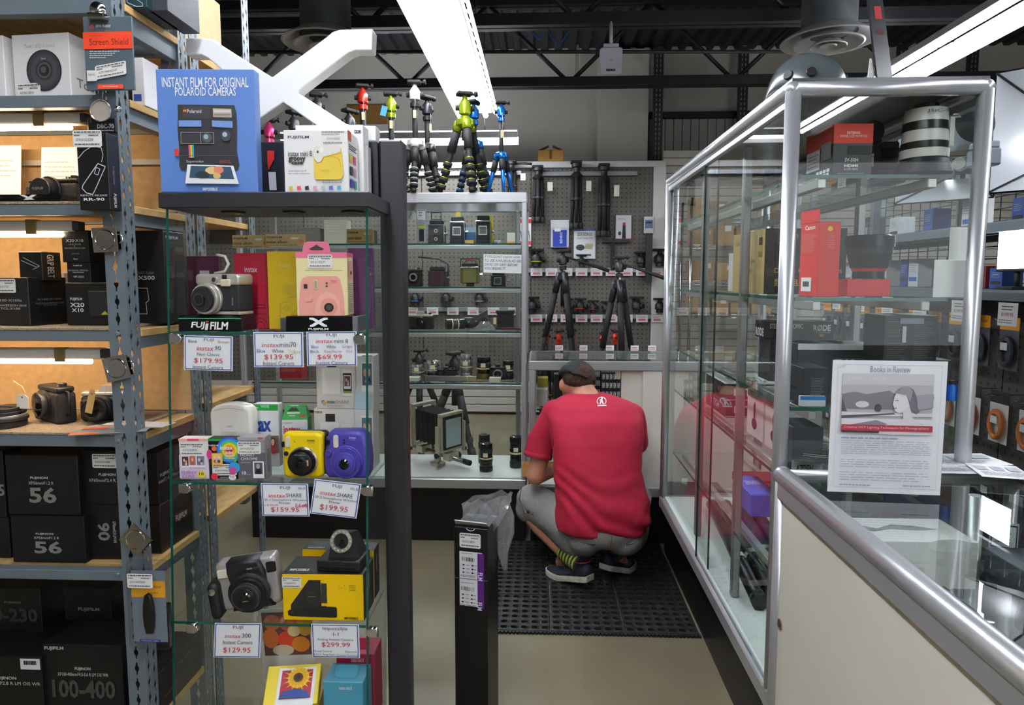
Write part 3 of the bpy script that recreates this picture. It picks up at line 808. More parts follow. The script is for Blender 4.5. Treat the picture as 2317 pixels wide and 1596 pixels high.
f = b.face('F'); f.t('FUJIFILM', .1, .35, .36, .43, 'cacaca', .02); f.t('X20', .09, .47, .4, .57, 'd8d8d8', .02); f.t('X10', .12, .6, .38, .69, 'd8d8d8', .02); f.poly([(.5, .2), (1, .2), (1, .78), (.55, .78), (.5, .65)], '242424'); f.line([(.5, .2), (1, .2)], .0008, '8a8a8a'); f.poly([(.75, .75), (.85, .66), (.92, .75)], 'b8a628'); b.done()
st3 = SHZ[3]
zt = b.o.location.z + b.h
b2 = boxpx('viewfinder_box', 'small black optical viewfinder box on the case box', 'box', 153, 594, 206, 640, 1.475, .06, BB, z=zt + .0003)
f = b2.face('F'); f.t('FUJIFILM', .3, .13, .66, .21, 'cacaca', .02); f.t('EXTERNAL OPTICAL', .08, .36, .92, .43, 'b0b0b0'); f.t('VIEWFINDER', .25, .47, .75, .53, 'b0b0b0'); f.t('VF-X21', .28, .66, .72, .76, 'd8d8d8', .01); b2.done()
b3 = boxpx('lens_hood_box', 'black lens hood box standing on the viewfinder box', 'box', 142, 521, 202, 594, 1.474, .06, BB, z=b2.o.location.z + b2.h + .0003)
f = b3.face('F'); f.t('X20·X10', .17, .28, .83, .37, 'd8d8d8', .01); f.t('LENS HOOD', .28, .42, .74, .46, 'b0b0b0'); f.t('&', .47, .48, .53, .52, 'b0b0b0'); f.t('PROTECTOR FILTER', .12, .54, .9, .585, 'b0b0b0'); f.t('LHF-X20', .37, .72, .66, .75, 'b0b0b0'); f.t('Silver', .43, .87, .61, .92, 'd8d8d8'); f.t('FUJIFILM', .03, .06, .3, .1, 'b0b0b0'); b3.done()
b = boxpx('battery_box', 'white and yellow accessory box, glowing under the tube light', 'box', 97, 545, 145, 622, 1.56, .05, M('f0ede6', .4), z=zt - .02)
b.o.location.z = SHZ[3] + .0; b.h0 = 0
f = b.face('F'); f.r(0, .62, 1, .98, 'f0b810'); b.done()
b = boxpx('grip_belt_box', 'tiny black grip belt box on the conversion lens box', 'box', 45, 566, 97, 628, 1.47, .06, BB, z=SHZ[3] + at(0, 628, 1.455).z - at(0, 733, 1.455).z + .0003)
b.face('R').t('GRIP BELT', .25, .1, .6, .9, 'b0b0b0', rot=-90)
f = b.face('F'); f.line([(.1, .3), (.8, .55), (.5, .65), (.9, .5), (.2, .2)], .0012, 'c0c0c0'); b.done()
b.o.location.z = SHZ[3] + .1005
b = boxpx('flash_box', 'tall black flash unit box behind the slotted post', 'box', 288, 522, 378, 726, 1.55, .09, M('111113', .45), z=SHZ[3] + .0)
f = b.face('F'); f.t('SHOE MOUNT FLASH', .05, .44, .72, .47, '9c9ca0'); f.t('EF-X500', .1, .485, .75, .53, 'c8c8cc', .02)
f.line([(.1, .7), (.22, .62), (.55, .62), (.58, .75), (.5, .78), (.52, .9), (.2, .9), (.18, .76), (.1, .7)], .0014, 'c4c4c8')
g = b.face('R'); g.t('FUJIFILM', .1, .05, .7, .09, 'd0d0d2', .02); g.t('EF-X500', .3, .45, .9, .5, '707074'); b.done()

# fourth board: used cameras
zc = SHZ[4]
STRING = M('d9c79f', .8)
def string_tag(parent_loc, pts, card, label, size=(.018, .030), cols='e9d8b0', rot=0):
    """paper tag hanging on a string"""
    e = empty('price_tag', card, 0, label, 'tag', 'paper price tags on strings')
    w_, h_ = size
    m = MB(); m.prism([(-w_ / 2, 0), (w_ / 2, 0), (w_ / 2, h_ * .8), (w_ * .25, h_), (-w_ * .25, h_), (-w_ / 2, h_ * .8)], -.0005, .0005); o = m.build('card', M(cols, .8), e)
    m = MB(); m.lathe([(.0022, -.0008), (.0022, .0008)], (0, 0, h_ * .82), (0, 1, 0), 10); m.build('eyelet', M('8a6a40', .6), e)
    if pts:
        m = MB(); m.tube([V(p) - V(card) for p in pts], .0007, 5); m.build('string', STRING, e)
    e.rotation_euler.y = rot
    return e
e = old_camera('mirrorless_camera', 'worn black camera with an open body cap and white tag, end on', (at(108, 948, 1.50).x, 1.50, zc), .105, .092, .042, -.55, M('1e1d1d', .6, bump=.5, scale=400), M('2b2b2b', .4, .4),
    (-.012, .042, [(.034, .006, M('2c2c2c', .4, .4)), (.03, .012, M('3c3c3c', .4, .3))], .026), hump=False)
m = MB(); m.tube([(.052, .02, .02), (.066, .02, .02), (.066, .02, .075), (.052, .02, .075)], .003, 6); m.build('strap_lug', BLACK, e)
string_tag(None, [at(30, 862, 1.47), at(50, 875, 1.465), at(58, 890, 1.462)], at(52, 925, 1.46), 'white octagonal price tag on the worn black camera', (.028, .032), 'ece6d6')
e = old_camera('mirrorless_camera', 'black camera with a silver topped finder and zoom lens behind the post', (at(243, 935, 1.52).x, 1.52, zc), .12, .075, .038, .12, M('1c1c1c', .6, bump=.4, scale=400), M('c8c8c6', .3, .6),
    (-.01, .034, [(.027, .010, BLACK), (.029, .022, BLACK), (.027, .014, BLACK)], .022))
string_tag(None, [at(222, 870, 1.47), at(228, 885, 1.465)], at(200, 935, 1.44), 'buff price tag standing against the silver topped camera', (.016, .055), 'c9a060', .25)
e = empty('lens', (at(12, 968, 1.46).x, 1.46, zc), 0, 'short black lens stack with a silver ring lying on the carpet', 'lens')
m = MB()
for r_, h0, h1, mt in ((.043, 0, .014, BLACK), (.046, .014, .022, M('2a2622', .4)), (.044, .022, .028, M('b8b8b8', .3, .7)), (.042, .028, .036, BLACK), (.038, .036, .044, BLACK)):
    m.mat(mt); m.lathe([(r_ * .97, h0), (r_, h0 + .001), (r_, h1 - .001), (r_ * .97, h1)], n=28)
soft(m.build('barrel', None, e))
m = MB(); m.tube([(-.04, -.02, .038), (-.01, -.03, .05), (.02, -.012, .047), (.036, .01, .04)], .002, 6); m.build('cap_cord', BLACK, e)
for k, (x, y, rz_, lb) in enumerate(((215, 985, .35, 'brochure with an orange corner, lowest on the carpet'), (240, 976, .2, 'grey fronted brochure on the other brochures'), (290, 972, .5, 'folded brochure sticking out behind the post'))):
    p = atz(x, y, zc); o = MB().box(-.075, .075, 0, .05, 0, .0012).build('brochure', M(('8a8a8c', 'a4a4a4', 'c8c8c8')[k], .3)); o.location = (p.x + (.02 if k < 2 else .0), p.y + .012, zc + .0005 + k * .0016); o.rotation_euler.z = rz_ if k < 2 else -.1
    tag(o, lb, 'brochure', 'brochures on the carpet'); f = Face((-.075, .05, .0012), (.15, 0, 0), (0, -.05, 0), o); f.N = V((0, 0, 1)); f.r(.0, .6, .35, 1, ('d05a28', 'c85a30', 'e8e2d8')[k]); f.done()

# fifth board: black lens boxes in two rows
BK = M('0f0e0f', .42, bump=.08, scale=300)
def lensbox(x0, y0, x1, y1, Y, lab, z, prints=(), d=.13, rz=0.0, name='lens_box', m=None):
    b = boxpx(name, lab, 'box', x0, y0, x1, y1, Y, d, m or BK, z=z, rz=rz)
    f = b.face('F')
    for p in prints:
        f.t(p[0], *p[1:5], p[5], *(p[6:]))
    return b
T56 = [('FUJINON', .34, .36, .58, .41, 'c9c6c2', .02), ('XF56mmF1.2 R', .31, .44, .66, .49, 'c9c6c2'), ('56', .31, .535, .69, .80, '7a7874', .03)]
z5 = SHZ[5]
b = lensbox(32, 1168, 196, 1300, 1.44, 'black lens box with a large 56, standing on the board', z5, T56); b.done()
h1 = b.h
b = lensbox(20, 1030, 182, 1168, 1.445, 'black lens box with a large 56, topmost of its stack', z5 + h1 + .0003, T56); b.done()
b = lensbox(-130, 1170, 27, 1300, 1.46, 'black lens box beside the lower box marked 56', z5); b.done(); h2 = b.h
b = lensbox(-140, 1020, 14, 1160, 1.46, 'black lens box with a cut off 5, beside the upper 56 box', z5 + h2 + .0003, [('35', .82, .5, 1.0, .68, '7a7874', .03)]); b.done()
b = lensbox(190, 1142, 292, 1294, 1.465, 'black lens box lettered 90, lying on its side', z5, d=.03)
f = b.face('F'); f.t('90', .36, .33, .63, .66, '7a7874', .03, 0, -90); f.t('XF90mmF2 R LM WR', .70, .30, .77, .70, 'c9c6c2', 0, 0, -90); b.done(); h3 = b.h
b = lensbox(190, 1020, 292, 1142, 1.465, 'black macro lens box with a price sticker, above the box marked 90', z5 + h3 + .0003, [('FUJINON', .37, .42, .74, .48, 'c9c6c2', .02), ('XF60mmF2.4 R', .14, .52, .74, .58, 'c9c6c2')], d=.03)
b.sticker('F', .25, .06, .80, .32, '074101014044'); b.done()
# seen past the post
b = Box('lens_box', 'black macro lens box whose lettered side shows past the post', 'box', (SX - .06, SY0 + .10, z5 + .119), .10, .145, .125, BK)
g = b.face('R'); g.t('FUJINON', .05, .42, .42, .5, 'b9b6b2', .02); g.t('mmF2.4 R Macro', .0, .53, .65, .6, 'b9b6b2'); b.done()
b = Box('lens_box', 'deep black lens box with white lettering showing past the post', 'box', (SX - .06, SY0 + .10, z5), .10, .145, .118, BK)
b.face('R').t('FUJIFILM', .45, .42, .80, .58, 'b9b6b2', .02); b.done()
# lowest boards: long boxes lying with their ends forward
z6 = at(200, 1620, 1.44).z
MB().box(SX - 1.2, SX - .002, SY0 + .045, SY1 - .045, z6 - .018, z6 - .0005).build('shelf_board', PBOARD, unit)
MB().box(SX - 1.2, SX - .043, SY0 + .0045, SY0 + .03, z6 - .05, z6 - .001).build('front_beam', GREY, unit)
b = lensbox(106, 1460, 283, 1622, 1.43, 'large black tele zoom lens box with a lettered end', z6, [('FUJIFILM', .03, .03, .27, .085, 'c9c6c2', .02), ('FUJINON', .4, .30, .60, .35, 'c9c6c2', .02), ('XF100-400mmF4.5-5.6 R LM OIS WR', .18, .375, .82, .42, 'c9c6c2'), ('100-400', .1, .47, .9, .72, '44423f', .03)], d=.21); b.done()
b = lensbox(-90, 1485, 101, 1622, 1.42, 'black fast zoom lens box with a small white barcode label', z6, [('FUJINON', .46, .32, .7, .38, 'c9c6c2', .02), ('XF16-55mmF2.8 R LM OIS WR', .2, .40, .98, .45, 'c9c6c2')], d=.22)
f = b.face('F'); f.r(.76, .03, .99, .20, 'dcdcda'); f.lines(.80, .06, .95, .13, 1, '222222', .9, 0); b.done()
b = lensbox(-60, 1330, 100, 1485, 1.53, 'black zoom lens box marked 50-230, lying back on the others', z6 + .147, [('FUJINON', .5, .30, .72, .36, '8a8884'), ('50-230', .2, .45, .95, .75, '33322f', .03)], d=.12); b.done()
b = lensbox(150, 1330, 255, 1440, 1.55, 'black lens box in the shade above the tele zoom box', z6 + .172, [('FUJIFILM', .3, .6, .75, .72, '8a8884', .02)], d=.1); b.done()
b = Box('lens_box', 'long black zoom lens box marked -40, its side past the post', 'box', (SX - .04, SY0 + .05, z6 + .05), .075, .19, .10, BK)
g = b.face('R'); g.t('OIS WR', .4, .2, .75, .3, '6a6864'); g.t('-400', .1, .45, .8, .8, '3c3a38', .03); b.done()
b.o.location.z = z6 + .0003

# ---------------------------------------------------------------- clipped to the posts
def clip(px, py, rz_, label, tone='b8b7b5'):
    """square chrome clip with a round pressed recess, gripping the post"""
    c = at(px, py, SY0 - .012); e = empty('magnet_clip', (c.x, SY0 - .012, c.z), 0, label, 'clip', 'square chrome clips on the shelving post')
    e.rotation_euler = (0, rz_, 0)
    mt = M(tone, .12, 1.0)
    m = MB(); m.box(-.027, .027, -.0016, 0, -.026, .026, .0007); o = m.build('face_plate', mt, e)
    m = MB(); m.lathe([(.0215, -.0001), (.0215, .0012), (.020, .0016), (.019, .0006), (0, .0004)], (0, -.0016, 0), (0, -1, 0), 28); m.build('round_recess', mt, o)
    m = MB(); m.prism([(0, .026), (.011, .018), (.011, -.02), (.0095, -.02), (.0095, .017), (0, .024)], -.025, .027, 'x'); m.build('jaw', CHROME, e)
    m = MB(); m.tube([(.026, .004, .012), (.034, .006, .006), (.034, .006, -.004), (.027, .004, -.008)], .0018, 6); m.build('spring', CHROME, e)
clip(238, 543, -.05, 'square chrome clip beside the stacked accessory boxes', 'b8b7b5')
clip(264, 834, -.22, 'square chrome clip tilted above the used cameras', 'b8b7b5')
clip(307, 1222, .75, 'square chrome clip turned on its corner', 'b8b7b5')
# packages hung on the front post
p = at(252, 205, SY0 - .02); e = empty('screen_shield_pack', (p.x, SY0 - .022, p.z), 0, 'grey and orange screen protector pack hanging from a chrome bulldog clip', 'package')
W_, H_ = .102, at(250, 38, SY0 - .02).z - p.z
m = MB(); m.box(-W_ / 2, W_ / 2, 0, .004, 0, H_, .001); m.build('card', M('55626a', .35), e)
f = Face((-W_ / 2, 0, H_), (W_, 0, 0), (0, 0, -H_), e); f.N = V((0, -1, 0))
f.e(.18, .14, .05, .034, 'd8322a'); f.e(.18, .14, .03, .02, '55626a'); f.t('pro', .28, .115, .38, .155, 'e8e8e8'); f.t('master', .41, .11, .58, .15, 'e8e8e8')
f.r(.0, .21, 1, .44, 'e8441c'); f.t('Screen Shield', .12, .30, .92, .39, '8a2210', .01); f.t('Crystal Touch', .12, .25, .4, .275, 'b03018')
for i in range(4): f.lines(.12, .465 + i * .028, .8 - .1 * i, .485 + i * .028, 1, 'cfd4d6', .6, .1)
f.r(.26, .925, .78, .985, 'e8441c'); f.t('PROFESSIONAL', .36, .945, .68, .962, 'f4e0d8')
f.done()
f = Face((-W_ / 2, -.001, H_), (W_, 0, 0), (0, 0, -H_), e); f.N = V((0, -1, 0)); f.lift = .002
c0 = f.o.copy(); f.U = V((W_, 0, W_ * .16)); price_marks(f, .22, .70, .86, .885, '029144042547'); f.U = V((W_, 0, 0)); f.r(.06, .735, .26, .88, 'e6e4de'); f.t('NIKON', .09, .78, .22, .81, '444444'); f.done('price_sticker')
c = at(228, 40, SY0 - .02); m = MB(); m.T = Matrix.Translation((c.x - p.x, -.006, c.z - p.z))
m.ball((0, 0, .012), .0165, 14, 10, (1, .7, 1)); m.box(-.019, .019, -.012, .012, -.008, .004, .003); m.T = None; m.build('bulldog_clip', CHROME, e)
# round filter case clipped below it
c = at(231, 252, SY0 - .02); e = empty('filter_case', (c.x, SY0 - .02, c.z), 0, 'clear plastic filter case with a round rim hanging under the orange pack', 'filter case')
m = MB(); m.box(-.026, .026, -.003, .006, -.024, .026, .003); m.build('case', PLASTIC, e)
m = MB(); m.lathe([(.021, -.001), (.0225, .001), (.0215, .0025), (.020, .001)], (0, -.004, 0), (0, -1, 0), 28, cap=False); m.build('rim', M('cfc8bd', .2, .8), e)
m = MB(); m.lathe([(.0205, 0), (0, .0003)], (0, -.0035, 0), (0, -1, 0), 28, cap=False); m.build('filter', M('a89c94', .1), e)
m = MB(); m.tube([(.002, .0, .026), (.004, .0, .04), (-.004, 0, .043), (-.006, .0, .036)], .001, 6); m.build('hook', M('b8bcc0', .3, .7), e)
m = MB(); m.ball((.034, 0, .004), .007, 10, 7); m.build('knob', CHROME, e)
# boxes hung on the post
b = boxpx('battery_grip_box', 'small black accessory box with silver letters under the filter case', 'box', 199, 268, 262, 300, SY0 - .012, .008, BK)
f = b.face('F'); f.t('DBC-70', .35, .42, .95, .72, 'd0d0d4', .02); f.lines(.3, .8, .95, .95, 1, '9a9a9e', .6); b.done()
b = boxpx('remote_release_box', 'black remote release box with a white outline drawing and price sticker', 'box', 181, 300, 250, 475, SY0 - .05, .038, M('121114', .4))
f = b.face('F')
f.line([(.05, .33), (.25, .24), (.55, .17), (.82, .2), (.86, .3), (.8, .38)], .0013, 'd8d8dc')
f.line([(.68, .40), (.92, .44), (.52, .76), (.45, .80), (.25, .78), (.12, .72), (.15, .68), (.68, .40)], .0016, 'e4e4e8'); f.line([(.62, .45), (.74, .47), (.66, .55), (.55, .53), (.62, .45)], .0012, 'd8d8dc')
f.t('REMOTE RELEASE', .06, .80, .94, .825, 'd8d8dc'); f.t('RR-90', .16, .845, .84, .885, 'e8e8ec', .02)
g = b.face('R'); g.t('FUJIFILM', .25, .78, .55, .96, 'd0d0d4', .02, 0, -90); g.t('for digital camera', .3, .42, .5, .66, '8a8a90', 0, 0, -90)
b.sticker('F', -.08, -.03, .86, .19, '074101023200'); b.done()
# blister pack low on the post
p = at(348, 1462, SY0 - .03); e = empty('shutter_release_pack', (p.x, SY0 - .034, p.z), 0, 'clear blister pack with a black wired shutter release on a grey card', 'package')
W_, H_ = at(391, 1350, SY0 - .03).x - at(302, 1350, SY0 - .03).x, at(348, 1264, SY0 - .03).z - p.z
m = MB(); m.slab(rrect(-W_ / 2, W_ / 2, 0, H_, .008), -.014, .003, .004, 2); m.build('blister', PLASTIC, e)
m = MB(); m.box(-W_ * .46, W_ * .40, -.001, .0, .012, H_ * .87); m.build('card', M('7b838b', .45), e)
f = Face((-W_ * .46, -.001, H_ * .87), (W_ * .86, 0, 0), (0, 0, -H_ * .87 + .012), e); f.N = V((0, -1, 0))
f.r(0, .14, 1, .37, 'f0a81c'); f.t('Shutter Release', .13, .19, .88, .235, '7a5a10'); f.t('FUJI RR90', .5, .295, .8, .325, '4a3608'); f.r(.18, .96, .8, 1.0, '3d3a8c'); f.t('MODULAR CABLE', .24, .968, .74, .99, 'd0d0f0')
f.done()
f = Face((-W_ * .46, -.0155, H_ * .87), (W_ * .86, 0, 0), (0, 0, -H_ * .87 + .012), e); f.N = V((0, -1, 0)); price_marks(f, .02, .0, .76, .2, '029144070005'); f.done('price_sticker')
m = MB(); m.slab([(x * .62, .035 + z * .086 / .1) for x, z in ((-.012, .0), (-.018, .02), (-.021, .045), (-.019, .075), (-.012, .1), (.0, .106), (.012, .1), (.019, .075), (.021, .045), (.018, .02), (.012, .0))], -.013, -.002, .005); m.build('release', M('14110f', .25), e)
# ================================================================ instant camera tower
TF, TB = 1.47, 1.655
def txl(z): return max(-.879, -.829 - (1.54 - z) * .046)
def txr(z): return -.378 - (1.54 - z) * .019
DKP = M('2b2b2f', .42)
tw = empty('display_tower', (-.6, TF, 0), 0, 'dark instant camera display tower with glass sides and glass shelves', 'display tower')
zt0, zt1 = at(600, 471, TF).z, at(600, 436, TF).z
L(MB().box(txl(1.56) - .012, txr(1.56) + .005, TF - .012, TB + .03, zt0, zt1, .002).build('top_board', DKP, tw))
TSZ = [at(600, y, TF).z for y in (752, 1093, 1411)]
TSZ.append(at(600, 1690, TF).z)
for k, z in enumerate(TSZ):
    o = L(MB().add([(txl(z) + .007, TF + .001, z - .006), (txr(z) - .007, TF + .001, z - .006), (txr(z) - .007, TB, z - .006), (txl(z) + .007, TB, z - .006), (txl(z) + .007, TF + .001, z), (txr(z) - .007, TF + .001, z), (txr(z) - .007, TB, z), (txl(z) + .007, TB, z)],
                [(0, 3, 2, 1), (4, 5, 6, 7), (0, 1, 5, 4), (1, 2, 6, 5), (2, 3, 7, 6), (3, 0, 4, 7)]).build('glass_shelf', GLASS_G, tw))
    MB().box(txl(z) + .007, txr(z) - .007, TF, TF + .001, z - .006, z).build('shelf_edge', GEDGE, o)
for fx, s_ in ((txl, 1), (txr, -1)):
    pts = [(fx(.05), .05), (fx(zt0 - .001), zt0 - .001), (fx(zt0 - .001) + s_ * .005, zt0 - .001), (fx(.05) + s_ * .005, .05)]
    o = L(MB().prism(pts, TF + .001, TB).build('side_glass', GLASS, tw))
    m = MB(); m.prism(pts, TF - .0003, TF + .001); m.build('glass_edge', GEDGE, o)
px0, px1_ = at(850, 330, 1.66).x, at(898, 330, 1.66).x
zp = at(870, 316, 1.66).z
L(MB().box(px0 + .008, px1_ + .014, TB + .001, TB + .055, .03, zp, .005).build('upright', DKP, tw))
L(MB().box(px0 - .10, px0 + .0075, TB + .022, TB + .05, .03, zt0 - .3, .003).build('upright_web', DKP, tw)) if False else None
L(MB().box(-.87, -.31, TF + .0, TB + .06, .0, .05, .004).build('base', DKP, tw))
hx0 = at(470, 330, TB).x
L(MB().box(hx0, px0 + .0075, TB - .01, TB + .025, zt1 + .0005, zp - .006, .002).build('header_panel', M('1f1f23', .4), tw))
hd = [c for c in tw.children if c.name.startswith('header_panel')][0]
f = Face(at(600, 318, TB - .012), at(655, 318, TB - .012) - at(600, 318, TB - .012), V((0, 0, at(600, 432, TB).z - at(600, 318, TB).z)), hd); f.N = V((0, -1, 0))
f.poly([(.07, .2), (.36, .2), (.36, .36), (.1, .58), (.07, .45)], 'd8281c'); f.poly([(.09, .62), (.4, .62), (.42, .98), (.12, .98)], 'e8e8ea'); f.done('panel_graphic')
for px_ in (515, 655, 788):
    c = at(px_, 478, 1.52); m = MB(); m.lathe([(.024, -.0005), (.027, -.001), (.026, -.004), (.022, -.003), (.015, -.001)], (c.x, 1.55, zt0), n=24); o = L(m.build('downlight', M('26241f', .25, .6), tw))
    m = MB(); m.lathe([(.0149, -.0012), (0, -.0016)], (c.x, 1.55, zt0), n=20, cap=False); m.build('lens', M('8d8466', .2), o)
for k, (pl, pr) in enumerate((((399, 770), (816, 762)), ((420, 1108), (832, 1105)), ((437, 1426), (843, 1428)))):
    for q, (a, b) in enumerate((pl, pr)):
        c = at(a, b, TF); s_ = 1 if q == 0 else -1
        zc_ = TSZ[k] - .014
        m = MB(); m.slab([(c.x - s_ * .013, zc_ - .012), (c.x + s_ * .006, zc_ - .012), (c.x + s_ * .014, zc_ - .006), (c.x + s_ * .016, zc_), (c.x + s_ * .014, zc_ + .006), (c.x + s_ * .006, zc_ + .012), (c.x - s_ * .013, zc_ + .012)], TF - .009, TF + .006, .003)
        L(m.build('shelf_clamp', CHROME, tw))

# price cards hung on the glass shelf edges
BLU = M('3a4f9c', .6); TXG = '55565c'; RED_ = 'c43a4a'
def card(corners, lines, label):
    """corners TL, TR, BL in photo pixels, just before the glass front"""
    Yc = TF - .0022
    tl, tr, bl = [at(*c, Yc) for c in corners]; U, D = tr - tl, bl - tl
    o = empty('price_card', tl, 0, label, 'price card', None)
    m = MB(); N = V((0, 1, 0)) * .0005
    m.add([V(), U, U + D, D, N, U + N, U + D + N, D + N], [(0, 1, 2, 3), (4, 5, 6, 7), (0, 1, 5, 4), (1, 2, 6, 5), (2, 3, 7, 6), (3, 0, 4, 7)])
    o2 = m.build('card', M('eff1f4', .5), o)
    f = Face((0, 0, 0), U, D, o); f.N = V((0, -1, 0)); f.lift = .0002
    e = .022; g = .045
    for q in ((e, e, 1 - e, g), (e, 1 - g, 1 - e, 1 - e), (e, e, g * .9, 1 - e), (1 - g * .9, e, 1 - e, 1 - e)): f.r(*q, BLU)
    for l in lines: f.t(l[0], *l[1:5], l[5], *l[6:])
    f.done('lettering')
def instax(u0, v0, u1, v1): return ('instax', u0, v0, u1, v1, RED_, .0, .2)
card([(416, 759), (527, 762), (416, 837)], [('FUJI', .41, .07, .62, .17, TXG), ('Black', .10, .115, .28, .2, TXG), ('Brown', .71, .115, .93, .2, '9a8666'), instax(.27, .30, .62, .42), ('90', .64, .28, .77, .40, TXG), ('Neo Classic', .28, .48, .75, .57, TXG), ('$179.95', .22, .64, .81, .80, RED_), ('Instant Camera', .2, .85, .82, .95, TXG)], 'price card reading FUJI instax 90 Neo Classic')
card([(573, 752), (686, 752), (575, 831)], [('FUJI', .41, .07, .62, .18, TXG), instax(.17, .31, .52, .42), ('mini70', .53, .28, .86, .42, TXG), ('Blue', .07, .48, .24, .58, '4a6ab8'), ('White', .37, .48, .61, .58, TXG), ('Yellow', .69, .48, .96, .6, 'd8d080'), ('$139.95', .22, .63, .80, .79, RED_), ('Instant Camera', .2, .83, .82, .94, TXG)], 'price card reading FUJI instax mini70')
card([(693, 751), (807, 750), (695, 829)], [('FUJI', .40, .06, .6, .16, TXG), instax(.19, .22, .53, .33), ('mini 8', .55, .21, .83, .33, TXG), ('Blue', .1, .39, .24, .48, '4a6ab8'), ('White', .4, .39, .59, .48, TXG), ('Grape', .71, .39, .91, .5, '5a60b0'), ('Black', .08, .53, .25, .61, TXG), ('Raspberry', .36, .53, .70, .63, 'b86aa8'), ('Pink', .8, .53, .93, .61, 'd090c8'), ('$69.99', .22, .66, .71, .81, RED_), ('Instant Camera', .19, .85, .82, .95, TXG)], 'price card reading FUJI instax mini 8')
card([(590, 1094), (697, 1095), (594, 1168)], [('FUJI', .41, .08, .62, .19, TXG), ('Wi-Fi', .78, .1, .95, .18, TXG), instax(.16, .31, .52, .42), ('SHARE', .53, .29, .86, .41, TXG), ('SP-1 Smartphone Wireless', .07, .46, .96, .54, TXG), ('Printer', .38, .545, .62, .62, TXG), ('$199.95', .12, .62, .36, .69, RED_), ('Orig', .02, .63, .1, .68, TXG), ('$159.95', .2, .71, .80, .87, RED_), ('1-Left', .72, .59, .98, .70, 'c02030', .02, .2)], 'price card reading instax SHARE SP-1, with a red handwritten note')
card([(712, 1084), (818, 1096), (701, 1162)], [('FUJI', .40, .09, .6, .20, TXG), ('Wi-Fi', .78, .12, .95, .20, TXG), instax(.16, .31, .51, .42), ('SHARE', .53, .31, .86, .43, TXG), ('SP-2 Smartphone Wireless', .07, .46, .96, .55, TXG), ('Printer', .38, .555, .62, .63, TXG), ('$199.95', .2, .68, .80, .86, RED_)], 'tilted price card reading instax SHARE SP-2')
card([(486, 1410), (592, 1411), (483, 1488)], [('FUJI', .4, .07, .61, .18, TXG), instax(.23, .32, .58, .42), ('300', .6, .29, .79, .41, TXG), ('Instant Camera', .2, .49, .83, .6, TXG), ('$129.95', .21, .69, .80, .86, RED_)], 'price card reading FUJI instax 300')
card([(704, 1412), (812, 1414), (707, 1488)], [('Impossible', .24, .07, .76, .2, TXG), ('I-1', .46, .24, .57, .33, TXG), ('Analog Instant Camera', .12, .41, .88, .50, TXG), ('$299.99', .21, .53, .81, .68, RED_), ('Manual Control', .03, .76, .42, .82, TXG), ('Bluetooth', .7, .76, .95, .82, TXG), ('Built-in Ring Flash', .03, .86, .48, .93, TXG), ('Creative Functions', .52, .86, .97, .93, TXG)], 'price card reading Impossible I-1 Analog Instant Camera')

# white cross sign standing on the header
Xo = [(420, 82), (465, 82), (482, 86), (502, 99), (615, 171), (738, 80), (752, 68), (768, 63), (843, 61), (841, 110), (805, 110), (788, 116), (676, 201), (675, 208), (690, 216), (782, 276), (796, 280), (850, 281), (850, 316), (776, 316), (756, 308), (640, 228), (528, 306), (510, 316), (440, 316), (440, 281), (476, 281), (490, 277), (572, 222), (573, 212), (470, 128), (455, 120), (420, 120)]
Ys = TB - .006
zf = at(640, 316, Ys).z; q = [at(x, y, Ys) for x, y in Xo]; zs = zp - .005 - zf
m = MB(); m.prism([(p.x, p.z + zs + .0012) for p in q][::-1], Ys, Ys + .045)
o = m.build('cross_sign', M('f4f3f1', .35)); tag(o, 'large white X shaped sign standing on the display tower', 'sign')
md = o.modifiers.new('edge', 'BEVEL'); md.width = .003; md.segments = 2; md.limit_method = 'ANGLE'

# on the top board
ztt = zt1 + .0008
b = Box('film_display_carton', 'tall blue carton for instant film with a folding camera printed on it', 'carton', (at(478, 438, 1.475).x, 1.468, ztt), .212, .03, .262, M('5b7fc0', .4), rz=.05)
f = b.face('F')
f.t('INSTANT FILM FOR ORIGINAL', .06, .065, .94, .145, WHITE, .01); f.t('POLAROID CAMERAS', .19, .145, .81, .215, WHITE, .01)
k0 = '2c2b2e'
f.poly([(.21, .285), (.79, .29), (.81, .36), (.81, .50), (.8, .66), (.82, .78), (.8, .82), (.22, .82), (.2, .78), (.21, .66), (.2, .48), (.21, .36)], k0)
f.r(.26, .30, .55, .395, '39383b'); f.poly([(.57, .315), (.76, .32), (.76, .39), (.57, .385)], 'b3aaa0'); f.r(.58, .33, .75, .35, 'd9cfc2'); f.r(.58, .36, .75, .372, '8a7d70')
for i, c_ in enumerate(('e8b020', 'e86a20', 'c83a30')): f.r(.27, .328 + i * .007, .30, .335 + i * .007, c_)
f.t('Polaroid', .31, .325, .455, .355, 'd8d8d8', .01)
f.r(.22, .415, .45, .465, '6f92cc'); f.poly([(.56, .415), (.77, .42), (.77, .475), (.62, .47), (.56, .465)], '6f92cc')
f.r(.235, .51, .575, .605, '9d9c9e'); f.r(.24, .514, .437, .60, '2f2e31'); f.r(.443, .514, .57, .60, '29282b'); f.e(.505, .555, .05, .04, '4a5158'); f.e(.495, .548, .025, .02, '9aa4ae')
f.e(.70, .54, .05, .045, '3b4148'); f.e(.69, .53, .025, .02, 'a8b2bc'); f.r(.17, .645, .21, .705, 'd83a28')
for i, c_ in enumerate(('d84a9a', 'e85a28', 'f0d028', '58b048', '38a0d8')): f.r(.315 + i * .011, .615, .327 + i * .011, .72, c_)
f.r(.22, .70, .81, .704, '504f52'); f.t('Supercolor', .29, .74, .47, .765, 'c8c8cc'); f.t('635CL', .63, .74, .75, .765, 'b8383a', .01)
